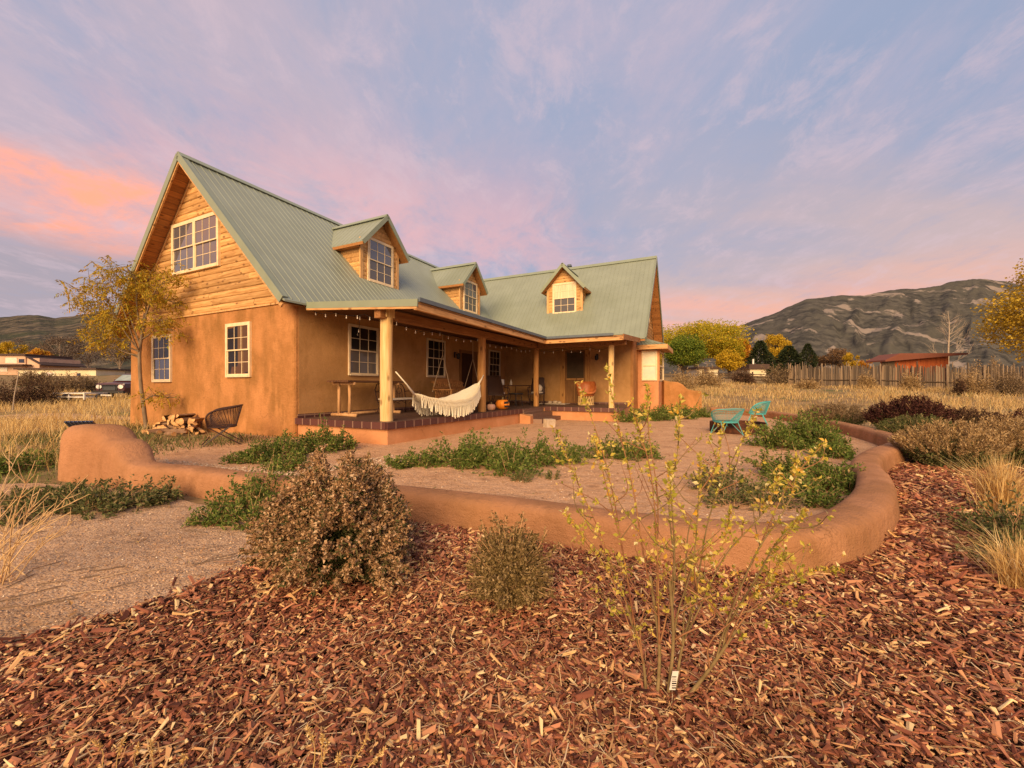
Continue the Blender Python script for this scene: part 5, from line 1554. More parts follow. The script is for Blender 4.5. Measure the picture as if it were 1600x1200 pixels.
mound_plant('groundcover_plant', 'sprawling green plant at the left corner of the porch base', [gm(395,722,.45,.4,.26), gm(440,716,.55,.45,.42), gm(500,706,.6,.5,.5), gm(535,702,.4,.4,.36), gm(455,735,.4,.3,.25)], 420, 41, k=17, L=.055, flowers=60)
mound_plant('groundcover_plant', 'broad dark green plant mound on the pink gravel, in the middle below the hammock', [gm(625,730,.35,.3,.2), gm(665,728,.4,.35,.24), gm(720,727,.6,.5,.44), gm(775,730,.6,.5,.48), gm(830,727,.55,.45,.44), gm(880,724,.45,.4,.34), gm(800,742,.5,.3,.3)], 420, 42, L=.055, k=17)
mound_plant('groundcover_plant', 'small round green plant on the gravel behind the tall yellow-leaved shrub', [gm(945,716,.45,.4,.36), gm(985,716,.5,.4,.4), gm(1012,716,.3,.3,.25)], 420, 43, k=17)
mound_plant('groundcover_plant', 'tall bright green plant mound right of the fire pit', [gm(1215,700,.55,.5,.5), gm(1250,697,.75,.6,.66), gm(1285,702,.6,.5,.5), gm(1305,715,.4,.35,.28)], 380, 44, k=19, L=.065)
mound_plant('groundcover_plant', 'green plant patch filling the inside bend of the garden wall', [gm(1215,745,.42,.36,.32), gm(1262,752,.5,.42,.36), gm(1300,765,.42,.36,.34), gm(1325,772,.25,.3,.26), gm(1280,790,.35,.22,.2), gm(1240,770,.4,.34,.26)], 520, 45, k=17, L=.048, flowers=30)
mound_plant('groundcover_plant', 'sparse grey-green plant left of the wall bend, behind the tall shrub', [gm(1110,765,.34,.32,.36), gm(1150,775,.4,.35,.32), gm(1195,792,.4,.25,.24), gm(1135,790,.3,.2,.2)], 380, 46, leaf='leafd', k=15, L=.045, flowers=80)
mound_plant('groundcover_plant', 'leafy green plant spilling onto the path in front of the garden wall', [gm(345,815,.3,.22,.16), gm(385,800,.36,.3,.36), gm(425,790,.34,.3,.46), gm(330,822,.2,.12,.08), gm(400,822,.3,.2,.28)], 720, 47, k=16, L=.042, flowers=40)
mound_plant('groundcover_plant', 'low spreading grey-green plant left of the path below the wall pillar', [gm(90,797,.5,.32,.16), gm(150,798,.55,.35,.22), gm(210,790,.5,.32,.22), gm(250,784,.3,.25,.15), gm(50,785,.5,.35,.18), gm(115,778,.5,.3,.12), (-5.0,3.95,.4,.22,.13)], 430, 48, leaf='leafd', k=16, L=.045)
mound_plant('groundcover_plant', 'dark green plant row below the bay window', [gm(985,660,.6,.4,.5), gm(1020,657,.9,.6,.55), gm(1060,655,.9,.6,.5), gm(1090,652,.7,.5,.4)], 240, 49, k=15, L=.08)
mound_plant('groundcover_plant', 'pale green tuft at the front edge of the middle plant mound', [gm(815,752,.22,.16,.13), gm(862,748,.16,.14,.12)], 900, 50, leaf='leafd', k=12, L=.035)
mound_plant('groundcover_plant', 'green plant at the far left beyond the wall pillar', [gm(20,735,.5,.4,.22), gm(65,725,.5,.4,.2), gm(-40,742,.6,.4,.25)], 380, 51, k=14, L=.05)
mound_plant('groundcover_plant', 'brownish green plant at the right edge among the tan grasses', [(3.72,2.95,.26,.24,.22), (4.05,3.2,.32,.28,.30), (4.35,3.5,.38,.32,.34)], 640, 52, leaf='leafd', k=16, L=.045)

# large dried flowering bush
def dried_bush(name, label, loc, rx, ry, h, nst, seed, tan=26, grn=12, lf='leafn', fl='tanflower', Lg=.055, Lt=.020, base=.18, head=.55, rag=.07):
    g = rng(seed); a = g.uniform(0, 2*pi, nst); el = np.arccos(g.random(nst)**.62*.98)
    rr = 1 + .10*np.sin(a*3+seed) + g.normal(0, rag, nst) + .12*np.sin(a*5+el*4+seed)
    B = np.stack([np.cos(a)*np.sin(el)*rx*rr, np.sin(a)*np.sin(el)*ry*rr, np.cos(el)*h*rr*.96 + .06], 1)
    A = np.stack([np.cos(a)*rx*base*g.random(nst), np.sin(a)*ry*base*g.random(nst), 0*a], 1)
    Mi = A*.5+B*.5; Mi[:, 2] += .12*h; Mi[:, :2] = Mi[:, :2]*.85
    t = tag(empty(name, loc), label, 'shrub')
    s = MB()
    for i in range(nst): s.tube([A[i], (A[i]+Mi[i])/2+g.normal(0,.01,3), Mi[i], (Mi[i]+B[i])/2+np.array((0,0,.02)), B[i]], [.005,.004,.0035,.003,.002], 3, caps=False)
    s.build('stem', M['stemt'], t)
    m = MB(); sprigs(m, A*.6+Mi*.4, (Mi+B)/2, grn, Lg, .22, g, 0, spread=.5, along=.6); sprigs(m, Mi, B, grn//2, Lg*.8, .22, g, 0, spread=.6)
    m.build('foliage', M[lf], t)
    m = MB()
    # whorled dry heads on the outer part of every stem
    nw = 6
    for q in range(nw):
        tq = 1 - head + head*(q+.5)/nw
        C = Mi + (B-Mi)*np.clip((tq-.2)/.8, 0, 1) + g.normal(0, .006, B.shape)
        kk = max(3, tan//nw); P = np.repeat(C, kk, 0) + g.normal(0, .009, (nst*kk, 3))
        add_leaves(m, P, unit(rdir(g, nst*kk)+np.array((0,0,.3))), Lt*g.uniform(.6,1.3,nst*kk), .75, g, 0)
    m.build('flower_heads', M[fl], t)
    return t
dried_bush('dried_bush', 'large domed bush covered in dry tan flower heads in front of the garden wall', (-1.2, 2.82, 0), .53, .46, .77, 900, 61, tan=60, grn=20, rag=.04, Lt=.022)
dried_bush('dried_bush', 'small olive brown bush in the mulch right of the big domed bush', (-.01, 2.46, 0), .25, .23, .42, 340, 62, tan=56, grn=12, lf='olive', fl='olive', Lg=.026, Lt=.019, head=.85, rag=.14)
# a few taller sprigs on the small bush
def sprig_plant():
    g = rng(63); m = MB(); s = MB()
    t = tag(empty('wispy_sprig', (-.01, 2.5, 0)), 'wispy olive sprigs rising out of the small mulch bush', 'plant')
    for px, py in ((752,812),(768,800),(790,806),(855,828),(838,836),(872,850)):
        p = np.array(AT(px, py, 2.46)) - np.array((-.01, 2.5, 0)); a = np.array((p[0]*.5, p[1]*.5, .2))
        s.tube([a, (a+p)/2+np.array((0,0,.02)), p], .003, 3)
        sprigs(m, a[None], p[None], 40, .018, .6, g, 0, t0=.3, jit=.006)
    m.build('foliage', M['olive'], t); s.build('stem', M['stemt'], t)
sprig_plant()

# tall open shrub with small yellow leaves, nearest the viewer
def tall_shrub():
    g = rng(71); bx, by, _ = G(1040, 1092)
    t = tag(empty('tall_shrub', (bx, by, 0)), 'tall open shrub with thin stems and sparse small yellow leaves, nearest the viewer', 'shrub')
    o = np.array((bx, by, 0))
    bases = [  # base pixel, bend pixel, fork pixel, fork depth, branch tips (pixel, depth)
        ((1010,1094),(1004,1030),(978,945),1.84,[((868,672),2.00),((882,800),1.86),((930,690),1.66),((905,600),1.92)]),
        ((1026,1096),(1030,1010),(1016,900),1.80,[((948,574),1.86),((986,630),1.66),((1012,604),2.02)]),
        ((1042,1096),(1052,1000),(1046,905),1.70,[((1062,624),1.86),((1046,725),1.58),((1094,712),1.54)]),
        ((1052,1094),(1066,1010),(1092,920),1.82,[((1130,668),1.92),((1182,642),1.90),((1142,800),1.56),((1218,742),1.70)]),
        ((1066,1092),(1108,1046),(1150,985),1.70,[((1262,800),1.62),((1312,892),1.72),((1286,694),1.98),((1246,712),1.80),((1226,862),1.56)])]
    sm = MB(); lm = MB()
    def leaves_on(P, d, n, t0=.35, size=.024):
        k = len(P); s = t0 + (1-t0)*g.random(n)**.75
        ii = np.clip((s*(k-1)).astype(int), 0, k-2); fr = s*(k-1)-ii
        Q = P[ii]*(1-fr[:, None]) + P[ii+1]*fr[:, None]
        D = unit(rdir(g, n)*.9 + d*.35 + np.array((0,0,.1)))
        add_leaves(lm, Q, D, size*g.uniform(.55, 1.35, n), .62, g, 0, fold=.18, flat=.3)
    for bp, bd, fk, fY, tps in bases:
        B0 = np.array(G(*bp)) - o + np.array((0,0,-.02)); b1 = np.array(AT(*bd, (1.76+fY)/2)) - o; fp = np.array(AT(*fk, fY)) - o
        T_ = spline([B0, b1, fp], 8); r0 = g.uniform(.0062, .0092)
        sm.tube(T_, np.linspace(r0, r0*.72, len(T_)), 7)
        if g.random() < .8:                                # a short side shoot low down
            sm.tube(spline([b1, b1+np.array((g.normal(0,.08), g.normal(0,.06), .16)), b1+np.array((g.normal(0,.16), g.normal(0,.1), .36))], 5), np.linspace(.0045,.0015,11), 5, 1)
        for (px, py), Y in tps:
            tip = np.array(AT(px, py, Y)) - o; s0 = g.uniform(.45, 1.0); b = T_[int(s0*(len(T_)-1))]
            mid = b + (tip-b)*.45 + np.array(((tip[0]-b[0])*-.10, 0, (tip[2]-b[2])*.05)) + g.normal(0, .022, 3)
            P = spline([b, b*.65+mid*.35+g.normal(0,.012,3), mid, mid*.5+tip*.5+g.normal(0,.022,3), tip], 7)
            r1 = r0*g.uniform(.45, .62)
            sm.tube(P, np.linspace(r1, .0016, len(P)), 6, 0 if g.random() < .45 else 1)
            leaves_on(P, unit(tip-b), 70, .45, .021)
            add_leaves(lm, np.repeat(P[-4:], 6, 0)+g.normal(0,.007,(24,3)), rdir(g, 24)+np.array((0,0,.5)), .021*g.uniform(.6,1.5,24), .6, g)
            for q in range(7):
                i = int(g.uniform(.12, .92)*(len(P)-1)); A_ = P[i]
                d = unit(unit(tip-b)*.8 + rdir(g, 1)[0]*np.array((1,.8,.45))); Ls = g.uniform(.08, .34)*(1.1-.5*i/len(P))
                Q = spline([A_, A_+d*Ls*.5+g.normal(0,.014,3), A_+d*Ls+np.array((g.normal(0,.02),0,.10*Ls))], 5)
                sm.tube(Q, np.linspace(.0026, .0011, len(Q)), 4, 1 if g.random() < .6 else 0, caps=False)
                # leaves sit in small bunches at the nodes
                for c in Q[[4, 7, 10]] if g.random() < .85 else Q[[10]]:
                    kk = int(g.integers(2, 8)); add_leaves(lm, np.repeat(c[None], kk, 0)+g.normal(0,.006,(kk,3)), unit(rdir(g, kk)+d*.5), .021*g.uniform(.5,1.4,kk), .62, g, 0, fold=.2, flat=.2)
    sm.build('stem', [M['stemb'], M['stemr']], t, smooth=True)
    lm.build('leaves', M['leafy'], t)
    # nursery tag tied to the base of the stem
    mb = MB(); mb.obox((.022, -.035, .105), (.028, .002, .085), (.1, .12, .15)); tg = mb.build('plant_tag', M['mug'], t)
    mb = MB()
    for i, w in enumerate((.004,.002,.005,.003,.002,.005,.003)): mb.obox((.022, -.0375, .075+.0095*i), (.020, .001, w), (.1,.12,.15))
    mb.build('barcode', M['black'], tg)
tall_shrub()

# bare straw-coloured twig shrubs at the left edge
def twig_shrub(name, label, base, tips, Y, seed, r=.006):
    g = rng(seed); o = np.array(base); m = MB(); t = tag(empty(name, base), label, 'shrub')
    for px, py in tips:
        tip = np.array(AT(px, py, Y+g.normal(0,.18))) - o; b = np.array((g.normal(0,.07), g.normal(0,.07), 0))
        P = spline([b, b*.5+tip*.5+np.array((-.06,0,.02))+g.normal(0,.03,3), tip], 8)
        m.tube(P, np.linspace(r*g.uniform(.6,1.1), .0018, len(P)), 5)
        for q in range(6):
            i = int(g.uniform(.35,.95)*(len(P)-1)); d = unit(unit(tip-b)+rdir(g,1)[0]*.6); L_ = g.uniform(.05,.22)
            m.tube([P[i], P[i]+d*L_*.5+g.normal(0,.006,3), P[i]+d*L_+np.array((0,0,.03*L_))], [.003,.0024,.0014], 4, caps=False)
    m.build('twigs', M['stemp'], t); return t
twig_shrub('twig_shrub', 'bare straw-coloured twig shrub at the left edge beside the gravel path', (-3.55, 2.75, 0),
           [(138,742),(140,772),(92,790),(60,742),(30,705),(45,760),(75,770),(10,750),(-20,700),(-60,740),(110,800),(120,810),(20,790),(64,800),(-10,780),(86,830),(40,830),(10,830),(55,720),(-40,770)], 2.75, 81)
def seed_grass(name, label, pts, seed):
    g = rng(seed); m = MB(); h = MB(); bx, by, _ = G(*pts[0][0]); t = tag(empty(name, (bx, by, 0)), label, 'grass'); o = np.array((bx, by, 0))
    for (b, tip, Y) in pts:
        B = np.array(G(*b)) - o; T = np.array(AT(*tip, Y)) - o
        P = spline([B, B*.5+T*.5+g.normal(0,.012,3)+np.array((0,0,.02)), T], 6); m.tube(P, np.linspace(.0022,.001,len(P)), 4)
        n = 46; s = g.random(n)*.3+.7; ii = (s*(len(P)-1)).astype(int).clip(0, len(P)-2)
        add_leaves(h, P[ii]+(P[ii+1]-P[ii])*g.random((n,1)), unit((T-B)[None]+rdir(g,n)*.35), .012*g.uniform(.7,1.4,n), .35, g)
    m.build('stalk', M['straw'], t); h.build('seed_head', M['straw'], t)
seed_grass('seed_grass', 'few bent straw seed stalks in the mulch at the bottom of the view', [((478,1260),(480,1138),1.28),((492,1270),(512,1160),1.25),((505,1265),(505,1150),1.3),((530,1265),(575,1152),1.27),((520,1270),(530,1180),1.24),((540,1275),(600,1172),1.24)], 82)
seed_grass('seed_grass', 'thin bent straw seed stalks in the mulch near the bottom left corner', [((190,1250),(195,1152),1.3),((205,1250),(215,1165),1.28),((230,1260),(235,1158),1.3),((150,1240),(148,1160),1.32),((275,1255),(288,1180),1.26)], 83)

def grass_clump(name, label, loc, n, h, spread, seed, mat='straw', w=.004, cat='ornamental grass'):
    g = rng(seed); az = g.uniform(0, 2*pi, n); P = np.stack([g.normal(0, .05, n), g.normal(0, .05, n), 0*az], 1)
    m = MB(); add_blades(m, P, h*g.uniform(.5, 1.1, n), w*g.uniform(.6,1.4,n), spread*g.random(n)**1.3, az, 0, g, droop=.8)
    return tag(m.build(name, M[mat], loc=loc), label, cat)
x, y, _ = G(1562, 806); grass_clump('grass_clump', 'upright blond grass clump standing in the mulch near the right edge', (x, y, 0), 800, .66, .85, 91, w=.006)
x, y, _ = G(1600, 925); grass_clump('grass_clump', 'drooping blond grass clump at the right edge, lower of the two', (x, y, 0), 620, .42, 1.5, 92, w=.0045)
x, y, _ = G(1630, 840); grass_clump('grass_clump', 'sparse greenish grass tuft between the two blond clumps at the right edge', (x, y, 0), 240, .3, 1.4, 93, mat='leafd')

def plume_shrub(name, label, loc, rx, ry, h, n, seed, mat='plume', leaf='leafd', Lp=.05):
    g = rng(seed); a = g.uniform(0, 2*pi, n); q = np.sqrt(g.random(n))
    B = np.stack([np.cos(a)*rx*q, np.sin(a)*ry*q, h*(1-.45*q**2)*g.uniform(.75, 1.12, n)], 1); A = B*np.array((.45,.45,0))
    t = tag(empty(name, loc), label, 'shrub'); m = MB(); sprigs(m, A*.4+B*.6, B+np.array((0,0,.03)), 26, Lp, .35, g, 0, t0=.2, spread=.55, along=.7, jit=.012); m.build('plumes', M[mat], t)
    m = MB(); sprigs(m, A, A*.3+B*.7, 20, .06, .35, g, 0, t0=.1, jit=.02); m.build('foliage', M[leaf], t)
    m = MB(); stems(m, A, B, .006, g, 0, n=3, k=3, lim=120); m.build('stem', M['stemt'], t); return t
plume_shrub('plume_shrub', 'tan plumed shrub beside the outer bend of the garden wall', (7.35, 6.75, 0), .85, .6, .72, 420, 101)
plume_shrub('plume_shrub', 'tan plumed shrub right of the wall bend, between two others', (8.6, 6.9, 0), .9, .6, .82, 420, 102)
plume_shrub('plume_shrub', 'tan plumed shrub cut by the right edge of the view', (9.9, 7.4, 0), .9, .7, .8, 420, 103)
plume_shrub('plume_shrub', 'low olive shrub between the dark red shrub and the garden wall', (9.7, 9.6, 0), .9, .6, .62, 300, 104, mat='leafd')
plume_shrub('red_shrub', 'wide dark red-brown shrub with flat flower heads behind the garden wall', (11.3, 11.4, 0), 1.2, .75, 1.0, 600, 105, mat='redleaf', leaf='leafg', Lp=.06)
plume_shrub('red_shrub', 'dark red-brown shrub cut by the right edge, behind the tan plumes', (12.0, 9.1, 0), .9, .65, .8, 420, 106, mat='redleaf', Lp=.06)
plume_shrub('plume_shrub', 'olive brown shrub just left of the wide dark red shrub', (10.6, 13.2, 0), 1.2, .7, .75, 320, 107, mat='brush', Lp=.06)
plume_shrub('plume_shrub', 'dark rust shrub behind the tan plumes at the right edge', (12.6, 11.2, .0), 1.3, .7, .7, 300, 108, mat='brushd', Lp=.06)

# ------------------------------------------------------------------ meadow grass (nobody could count it)
def meadow(name, n, region, hmin, hmax, w, mat, seed, patch=True):
    g = rng(seed); (x0, x1), (y0, y1) = region
    y = y0 + (y1-y0)*g.random(n)**1.6; x = g.uniform(x0, x1, n)*1.0
    ok = np.abs(x) < y*1.42 + 4
    wall_in = inside(PATIO, x, y); mul = inside(MULCH, x, y)
    hu = (x-HX)*HS+(y-HYY)*HC; hv = -(x-HX)*HC+(y-HYY)*HS
    hs = (hu > -.3) & (hu < 21) & (hv > -7.5) & (hv < 9.6)
    dr = inside(DRIVE, x, y)
    ok &= ~wall_in & ~mul & ~hs & ~dr & ~inside(PATH, x, y)
    pn = np.sin(x*.9+1)*np.cos(y*.6)+np.sin(x*.37-2)*np.sin(y*.29+1)
    ok &= g.random(n) < np.clip(.62+.4*pn, .12, 1)
    x, y, pn = x[ok], y[ok], pn[ok]; n = len(x)
    sc = np.clip(y/14, .8, 3.0)
    h = g.uniform(hmin, hmax, n)*np.clip(1+.35*pn, .4, 1.5)*np.clip(1.35-y/60, .5, 1)
    m = MB(); P = np.stack([x, y, gz(x, y)-.02], 1)
    add_blades(m, P, h, w*sc*g.uniform(.6, 1.4, n), g.uniform(.1, .9, n), g.uniform(0, 2*pi, n), 0, g)
    struct(m.build(name, M[mat]), 'stuff')
meadow('meadow_grass', 115000, ((5, 62), (2.5, 46)), .18, .55, .012, 'mead', 121)
meadow('tall_grass', 60000, ((-46, -6.5), (6.5, 31)), .2, .55, .011, 'straw', 122)
meadow('green_grass', 16000, ((-12, -6.6), (5.2, 12.5)), .05, .16, .010, 'leafg', 123)
# short weeds by the woodpile, inside the yard
def weeds():
    g = rng(131); n = 9000; q = g.random(n)
    u = -g.uniform(.1, 3.6, n); v = g.uniform(-.3, 8.5, n)
    x, y, _ = hw(u, v); k = ((np.sin(x*2.3)+np.cos(y*1.9)+g.normal(0,.6,n)) > -.35) & ((y - 6.4) > -.55*(x+6)-.0)
    x, y = x[k], y[k]; n = len(x); m = MB()
    add_blades(m, np.stack([x, y, np.zeros(n)+.01], 1), g.uniform(.03,.14,n), g.uniform(.008,.02,n), g.uniform(.2,1.2,n), g.uniform(0,2*pi,n), 0, g)
    struct(m.build('yard_grass', M['leafd']), 'stuff')
weeds()

# ------------------------------------------------------------------ small ash tree in front of the gable
def ash_tree():
    g = rng(141); bx, by, _ = G(225, 672)
    t = tag(empty('young_ash_tree', (bx, by, 0)), 'slender young tree with drooping yellow leaves in front of the gable wall', 'tree'); o = np.array((bx, by, 0))
    Y = by; px = lambda a, b, dy=0: np.array(AT(a, b, Y+dy)) - o
    tr = MB(); trunk = spline([px(229,672), px(225,640), px(220,600), px(218,560), px(219,545), px(222,520), px(226,490)], 5)
    tr.tube(trunk, np.linspace(.058, .032, len(trunk)), 9); tr.build('trunk', M['bark'], t, smooth=True)
    br = MB(); lf = MB(); tips = []
    limbs = [((218,548),(196,520),(172,480),(158,430),-.4), ((218,550),(190,535),(164,500),(130,470),.3), ((219,540),(205,500),(190,450),(170,412),.5), ((222,520),(232,480),(246,450),(268,430),-.5),
             ((221,525),(214,480),(212,440),(205,425),.2), ((226,495),(240,470),(262,470),(288,480),.3), ((219,556),(194,550),(170,535),(146,515),-.3), ((222,530),(236,520),(250,500),(262,515),-.6),
             ((218,552),(205,520),(180,455),(140,440),-.8), ((220,540),(228,500),(228,450),(235,425),.8), ((221,628),(232,622),(245,618),(262,622),-.2), ((218,560),(185,540),(150,490),(118,450),.1)]
    for a, b, c, d, dy in limbs:
        P = spline([px(*a), px(*b, dy*.4), px(*c, dy*.8), px(*d, dy)], 7); br.tube(P, np.linspace(.026, .005, len(P)), 5)
        bare = a[1] > 590
        for i in range(8, len(P)):
            for q in range(3):
                dd = unit(unit(P[i]-P[i-1])*.5 + rdir(g, 1)[0]*np.array((1,1,.5)) + np.array((0,0,.2))); L_ = g.uniform(.25, .6)
                Q = np.array([P[i], P[i]+dd*L_*.6, P[i]+dd*L_+np.array((0,0,-.18*L_))]); br.tube(Q, [.006,.004,.002], 3, caps=False)
                if not bare or g.random() < .25: tips.append(Q)
    br.build('branches', M['bark'], t, smooth=True)
    for Q in tips:
        for r in range(2):
            s = g.uniform(.35, 1); c = Q[1]*(1-s)+Q[2]*s
            if g.random() < .28: continue
            ax = unit(rdir(g, 1)[0]*np.array((1,1,.3)) + np.array((0,0,-.45))); Lr = g.uniform(.22, .40); n = 11
            k = np.arange(n); P = c + ax*Lr*(k//2/(n//2))[:, None] + np.array((0,0,-.12*Lr))*((k/n)**2)[:, None]
            sd = unit(np.cross(ax, rdir(g, 1)[0])); D = unit(ax*.7 + sd*np.where(k % 2, 1, -1)[:, None] + np.array((0,0,-.25)) + g.normal(0,.15,(n,3)))
            add_leaves(lf, P, D, g.uniform(.08, .135, n), .32, g, 0, fold=.12)
    lf.build('crown', islands('yellowing_ash_leaves', [(0,(.22,.15,.015)),(.3,(.40,.28,.022)),(.6,(.54,.39,.035)),(.8,(.54,.30,.03)),(.95,(.32,.31,.03))], rough=.7, trans=.3), t)
ash_tree()
# ------------------------------------------------------------------ far scenery
def fbm(x, y, seed, octs=5, ridged=False):
    """value-noise fractal used to carve the mountain relief"""
    out = np.zeros(np.broadcast(x, y).shape); amp = 1.0; f = 1.0
    g = rng(seed); tab = g.random((256, 256))
    for o in range(octs):
        X, Y = x*f + o*17.3, y*f + o*9.1; xi, yi = np.floor(X).astype(int), np.floor(Y).astype(int); u, v = X-xi, Y-yi
        u = u*u*(3-2*u); v = v*v*(3-2*v); A = lambda a, b: tab[a % 256, b % 256]
        n = A(xi, yi)*(1-u)*(1-v)+A(xi+1, yi)*u*(1-v)+A(xi, yi+1)*(1-u)*v+A(xi+1, yi+1)*u*v
        out += amp*((1-abs(2*n-1)) if ridged else n); amp *= .5; f *= 2.07
    return out
def mountain(name, crest, D, base_px, seed, mat, depth=.45, rough=1.0, nu=420, nt=150):
    """terrain ridge: crest heights given along a bearing, falling forward to its foot with spurs and gullies"""
    xs = np.array([c[0] for c in crest], float); ys = np.array([c[1] for c in crest], float)
    px = np.linspace(xs[0], xs[-1], nu); cy = np.interp(px, xs, ys)
    k = np.ones(5)/5; cy = np.convolve(np.pad(cy, 2, 'edge'), k, 'valid')
    cy = cy - (fbm(px/14, px*0+3, seed+1, 4)-.95)*2.2*min(1, rough)
    T = np.concatenate([np.linspace(0, 1, nt), 1+np.linspace(.06, .9, 12)])[:, None]; tt = np.minimum(T, 1)
    dY = np.where(T <= 1, D*(1-depth*(1-tt)), D*(1+.5*(T-1)))
    zc = (H - (cy-HY)/F*D)[None]; zb = H - (base_px-HY)/F*D*(1-depth)
    prof = np.where(T <= 1, tt**1.1, 1-.9*(T-1))
    warp = fbm(px[None]/60, tt*2.5, seed+2, 3)*1.2
    rid = fbm(px[None]/46 + warp + tt*.9, tt*2.2 + warp*.6, seed, 6, True) - 1.15
    z = zb + (zc-zb)*prof + rid*np.clip(zc-zb, 0, None)*.055*rough*np.where(T <= 1, np.sin(pi*tt*.985)**.75, 0)
    X = (px[None]-800)/F*dY
    mb = MB(); mb.grid(np.stack([X, np.broadcast_to(dY, X.shape), z], -1)); return struct(mb.build(name, mat, smooth=True))

def mat_mountain():
    m, nt, p = newmat('forested_mountainside'); L = nt.links.new
    tc = _node(nt, 'ShaderNodeTexCoord')
    def nz(s, d=6, st=(1,1,1), loc=(0,0,0)):
        mp = _node(nt, 'ShaderNodeMapping'); mp.inputs[3].default_value = st; mp.inputs[1].default_value = loc; L(tc.outputs['Object'], mp.inputs[0])
        n = _node(nt, 'ShaderNodeTexNoise'); n.inputs['Scale'].default_value = s; n.inputs['Detail'].default_value = d; n.inputs['Roughness'].default_value = .62; n.inputs['Distortion'].default_value = .6
        L(mp.outputs[0], n.inputs['Vector']); return n.outputs[0]
    def mix(x, a, b, lo, hi):
        r = _node(nt, 'ShaderNodeMapRange'); L(x, r.inputs[0]); r.inputs[1].default_value = lo; r.inputs[2].default_value = hi
        mx = _node(nt, 'ShaderNodeMix', data_type='RGBA'); L(r.outputs[0], mx.inputs[0])
        for i, q in ((6, a), (7, b)):
            if isinstance(q, tuple): mx.inputs[i].default_value = (*q, 1)
            else: L(q, mx.inputs[i])
        return mx.outputs[2]
    c = mix(nz(.02, 8), (.045,.044,.040), (.108,.099,.083), .40, .62)  # tones raised and greyed so distance haze sits in the colour
    c = mix(nz(.0035, 8, (1,1,1.6)), c, (.088,.083,.068), .45, .62)
    rock = mix(nz(.006, 9, (1,1,.8), (400,0,90)), c, (.25,.205,.17), .565, .61)
    L(rock, p.inputs['Base Color']); p.inputs['Roughness'].default_value = 1; p.inputs['Specular IOR Level'].default_value = .05
    b = _node(nt, 'ShaderNodeBump'); b.inputs['Strength'].default_value = .6; b.inputs['Distance'].default_value = 30
    L(nz(.01, 8), b.inputs['Height']); L(b.outputs[0], p.inputs['Normal'])
    return m
mountain('mountain', [(960,548),(1040,536),(1110,522),(1145,512),(1180,500),(1215,488),(1240,477),(1262,468),(1290,464),(1320,461),(1345,462),(1362,459),(1400,453),(1435,451),(1460,447),(1485,441),(1512,437),(1530,435),(1552,437),(1590,444),(1640,452),(1720,470),(1850,500),(2000,520),(2300,560)], 2600, 594, 201, mat_mountain(), rough=1.25)

M['juniper'] = noisy('juniper_hillside', (.026,.025,.016), (.125,.098,.064), scale=.11, detail=8, rough=1, ramp=(.42,.62), c3=(.035,.04,.02), s3=.03, bump=.8, bscale=.15, bdist=4)
mountain('hill', [(-420,500),(-250,490),(-120,494),(-20,497),(30,493),(60,492),(85,497),(115,494),(150,488),(190,478),(260,470),(330,470),(450,500)], 380, 588, 202, M['juniper'], rough=.5, depth=.55)

# ------------------------------------------------------------------ trees
def crown_tree(name, label, loc, h, w, trunk_h, seed, cols, bark='barkdark', n=5200, L=.34, K=46, shape=1.0, group=None, dep=None, base=None, trans=.3, flatb=.25, cat='tree', gap=.5, big=None):
    """broadleaf tree: tapered trunk, limbs to leaf clumps, many leaf faces in an uneven crown"""
    g = rng(seed); t = tag(empty(name, loc), label, cat, group)
    dep = dep or w; cz = trunk_h + (h-trunk_h)*.52; rz = (h-trunk_h)*.52
    tr = MB(); P = spline([(0,0,-.2),(g.normal(0,.02*h),g.normal(0,.02*h),trunk_h*.6),(g.normal(0,.03*h),g.normal(0,.03*h),trunk_h+rz*.4),(g.normal(0,.03*h),0,cz+rz*.45)], 5)
    r0 = h*.028; tr.tube(P, np.linspace(r0, r0*.25, len(P)), 8)
    C = rdir(g, K)*np.cbrt(.25+.75*g.random(K))[:, None]*.82
    C[:, 2] = np.where(C[:, 2] < 0, C[:, 2]*(1-flatb), C[:, 2])
    C *= 1 + .18*np.sin(C[:, :1]*5+seed)
    C = C*np.array((w/2, dep/2, rz)) + np.array((0,0,cz))
    for i in range(min(K, 26)):
        a = P[int(g.uniform(.35, .95)*(len(P)-1))]; c = C[i]
        tr.tube([a, a*.5+c*.5+np.array((0,0,.05*h)), c], [r0*.35, r0*.2, r0*.07], 4, caps=False)
    tr.build('trunk', M[bark], t, smooth=True)
    per = n//K; rad = g.uniform(.6, 1.25, K)
    Q = np.repeat(C, per, 0) + rdir(g, K*per)*(np.cbrt(g.random(K*per))*np.repeat(rad, per))[:, None]*np.array((w*.16, dep*.16, rz*.24))
    m = MB(); add_leaves(m, Q, unit(rdir(g, len(Q))+np.array((0,0,-.25))), L*g.uniform(.6, 1.35, len(Q)), .8, g, 0, fold=.2, flat=.35)
    m.build('crown', islands('leaves_of_'+name, cols, rough=.75, trans=trans), t)
    return t
YG = [(0,(.24,.23,.018)),(.35,(.36,.31,.02)),(.65,(.48,.38,.024)),(.88,(.58,.41,.028)),(.97,(.66,.41,.035))]
GR = [(0,(.06,.10,.012)),(.4,(.12,.175,.018)),(.75,(.18,.235,.025)),(.95,(.27,.28,.03))]
YE = [(0,(.28,.18,.012)),(.4,(.46,.30,.016)),(.75,(.62,.42,.03)),(.95,(.70,.46,.05))]
OR = [(0,(.34,.13,.012)),(.4,(.50,.21,.018)),(.75,(.62,.30,.025)),(.95,(.66,.38,.04))]
BR = [(0,(.10,.06,.03)),(.4,(.17,.10,.05)),(.75,(.25,.15,.075)),(.95,(.34,.2,.09))]
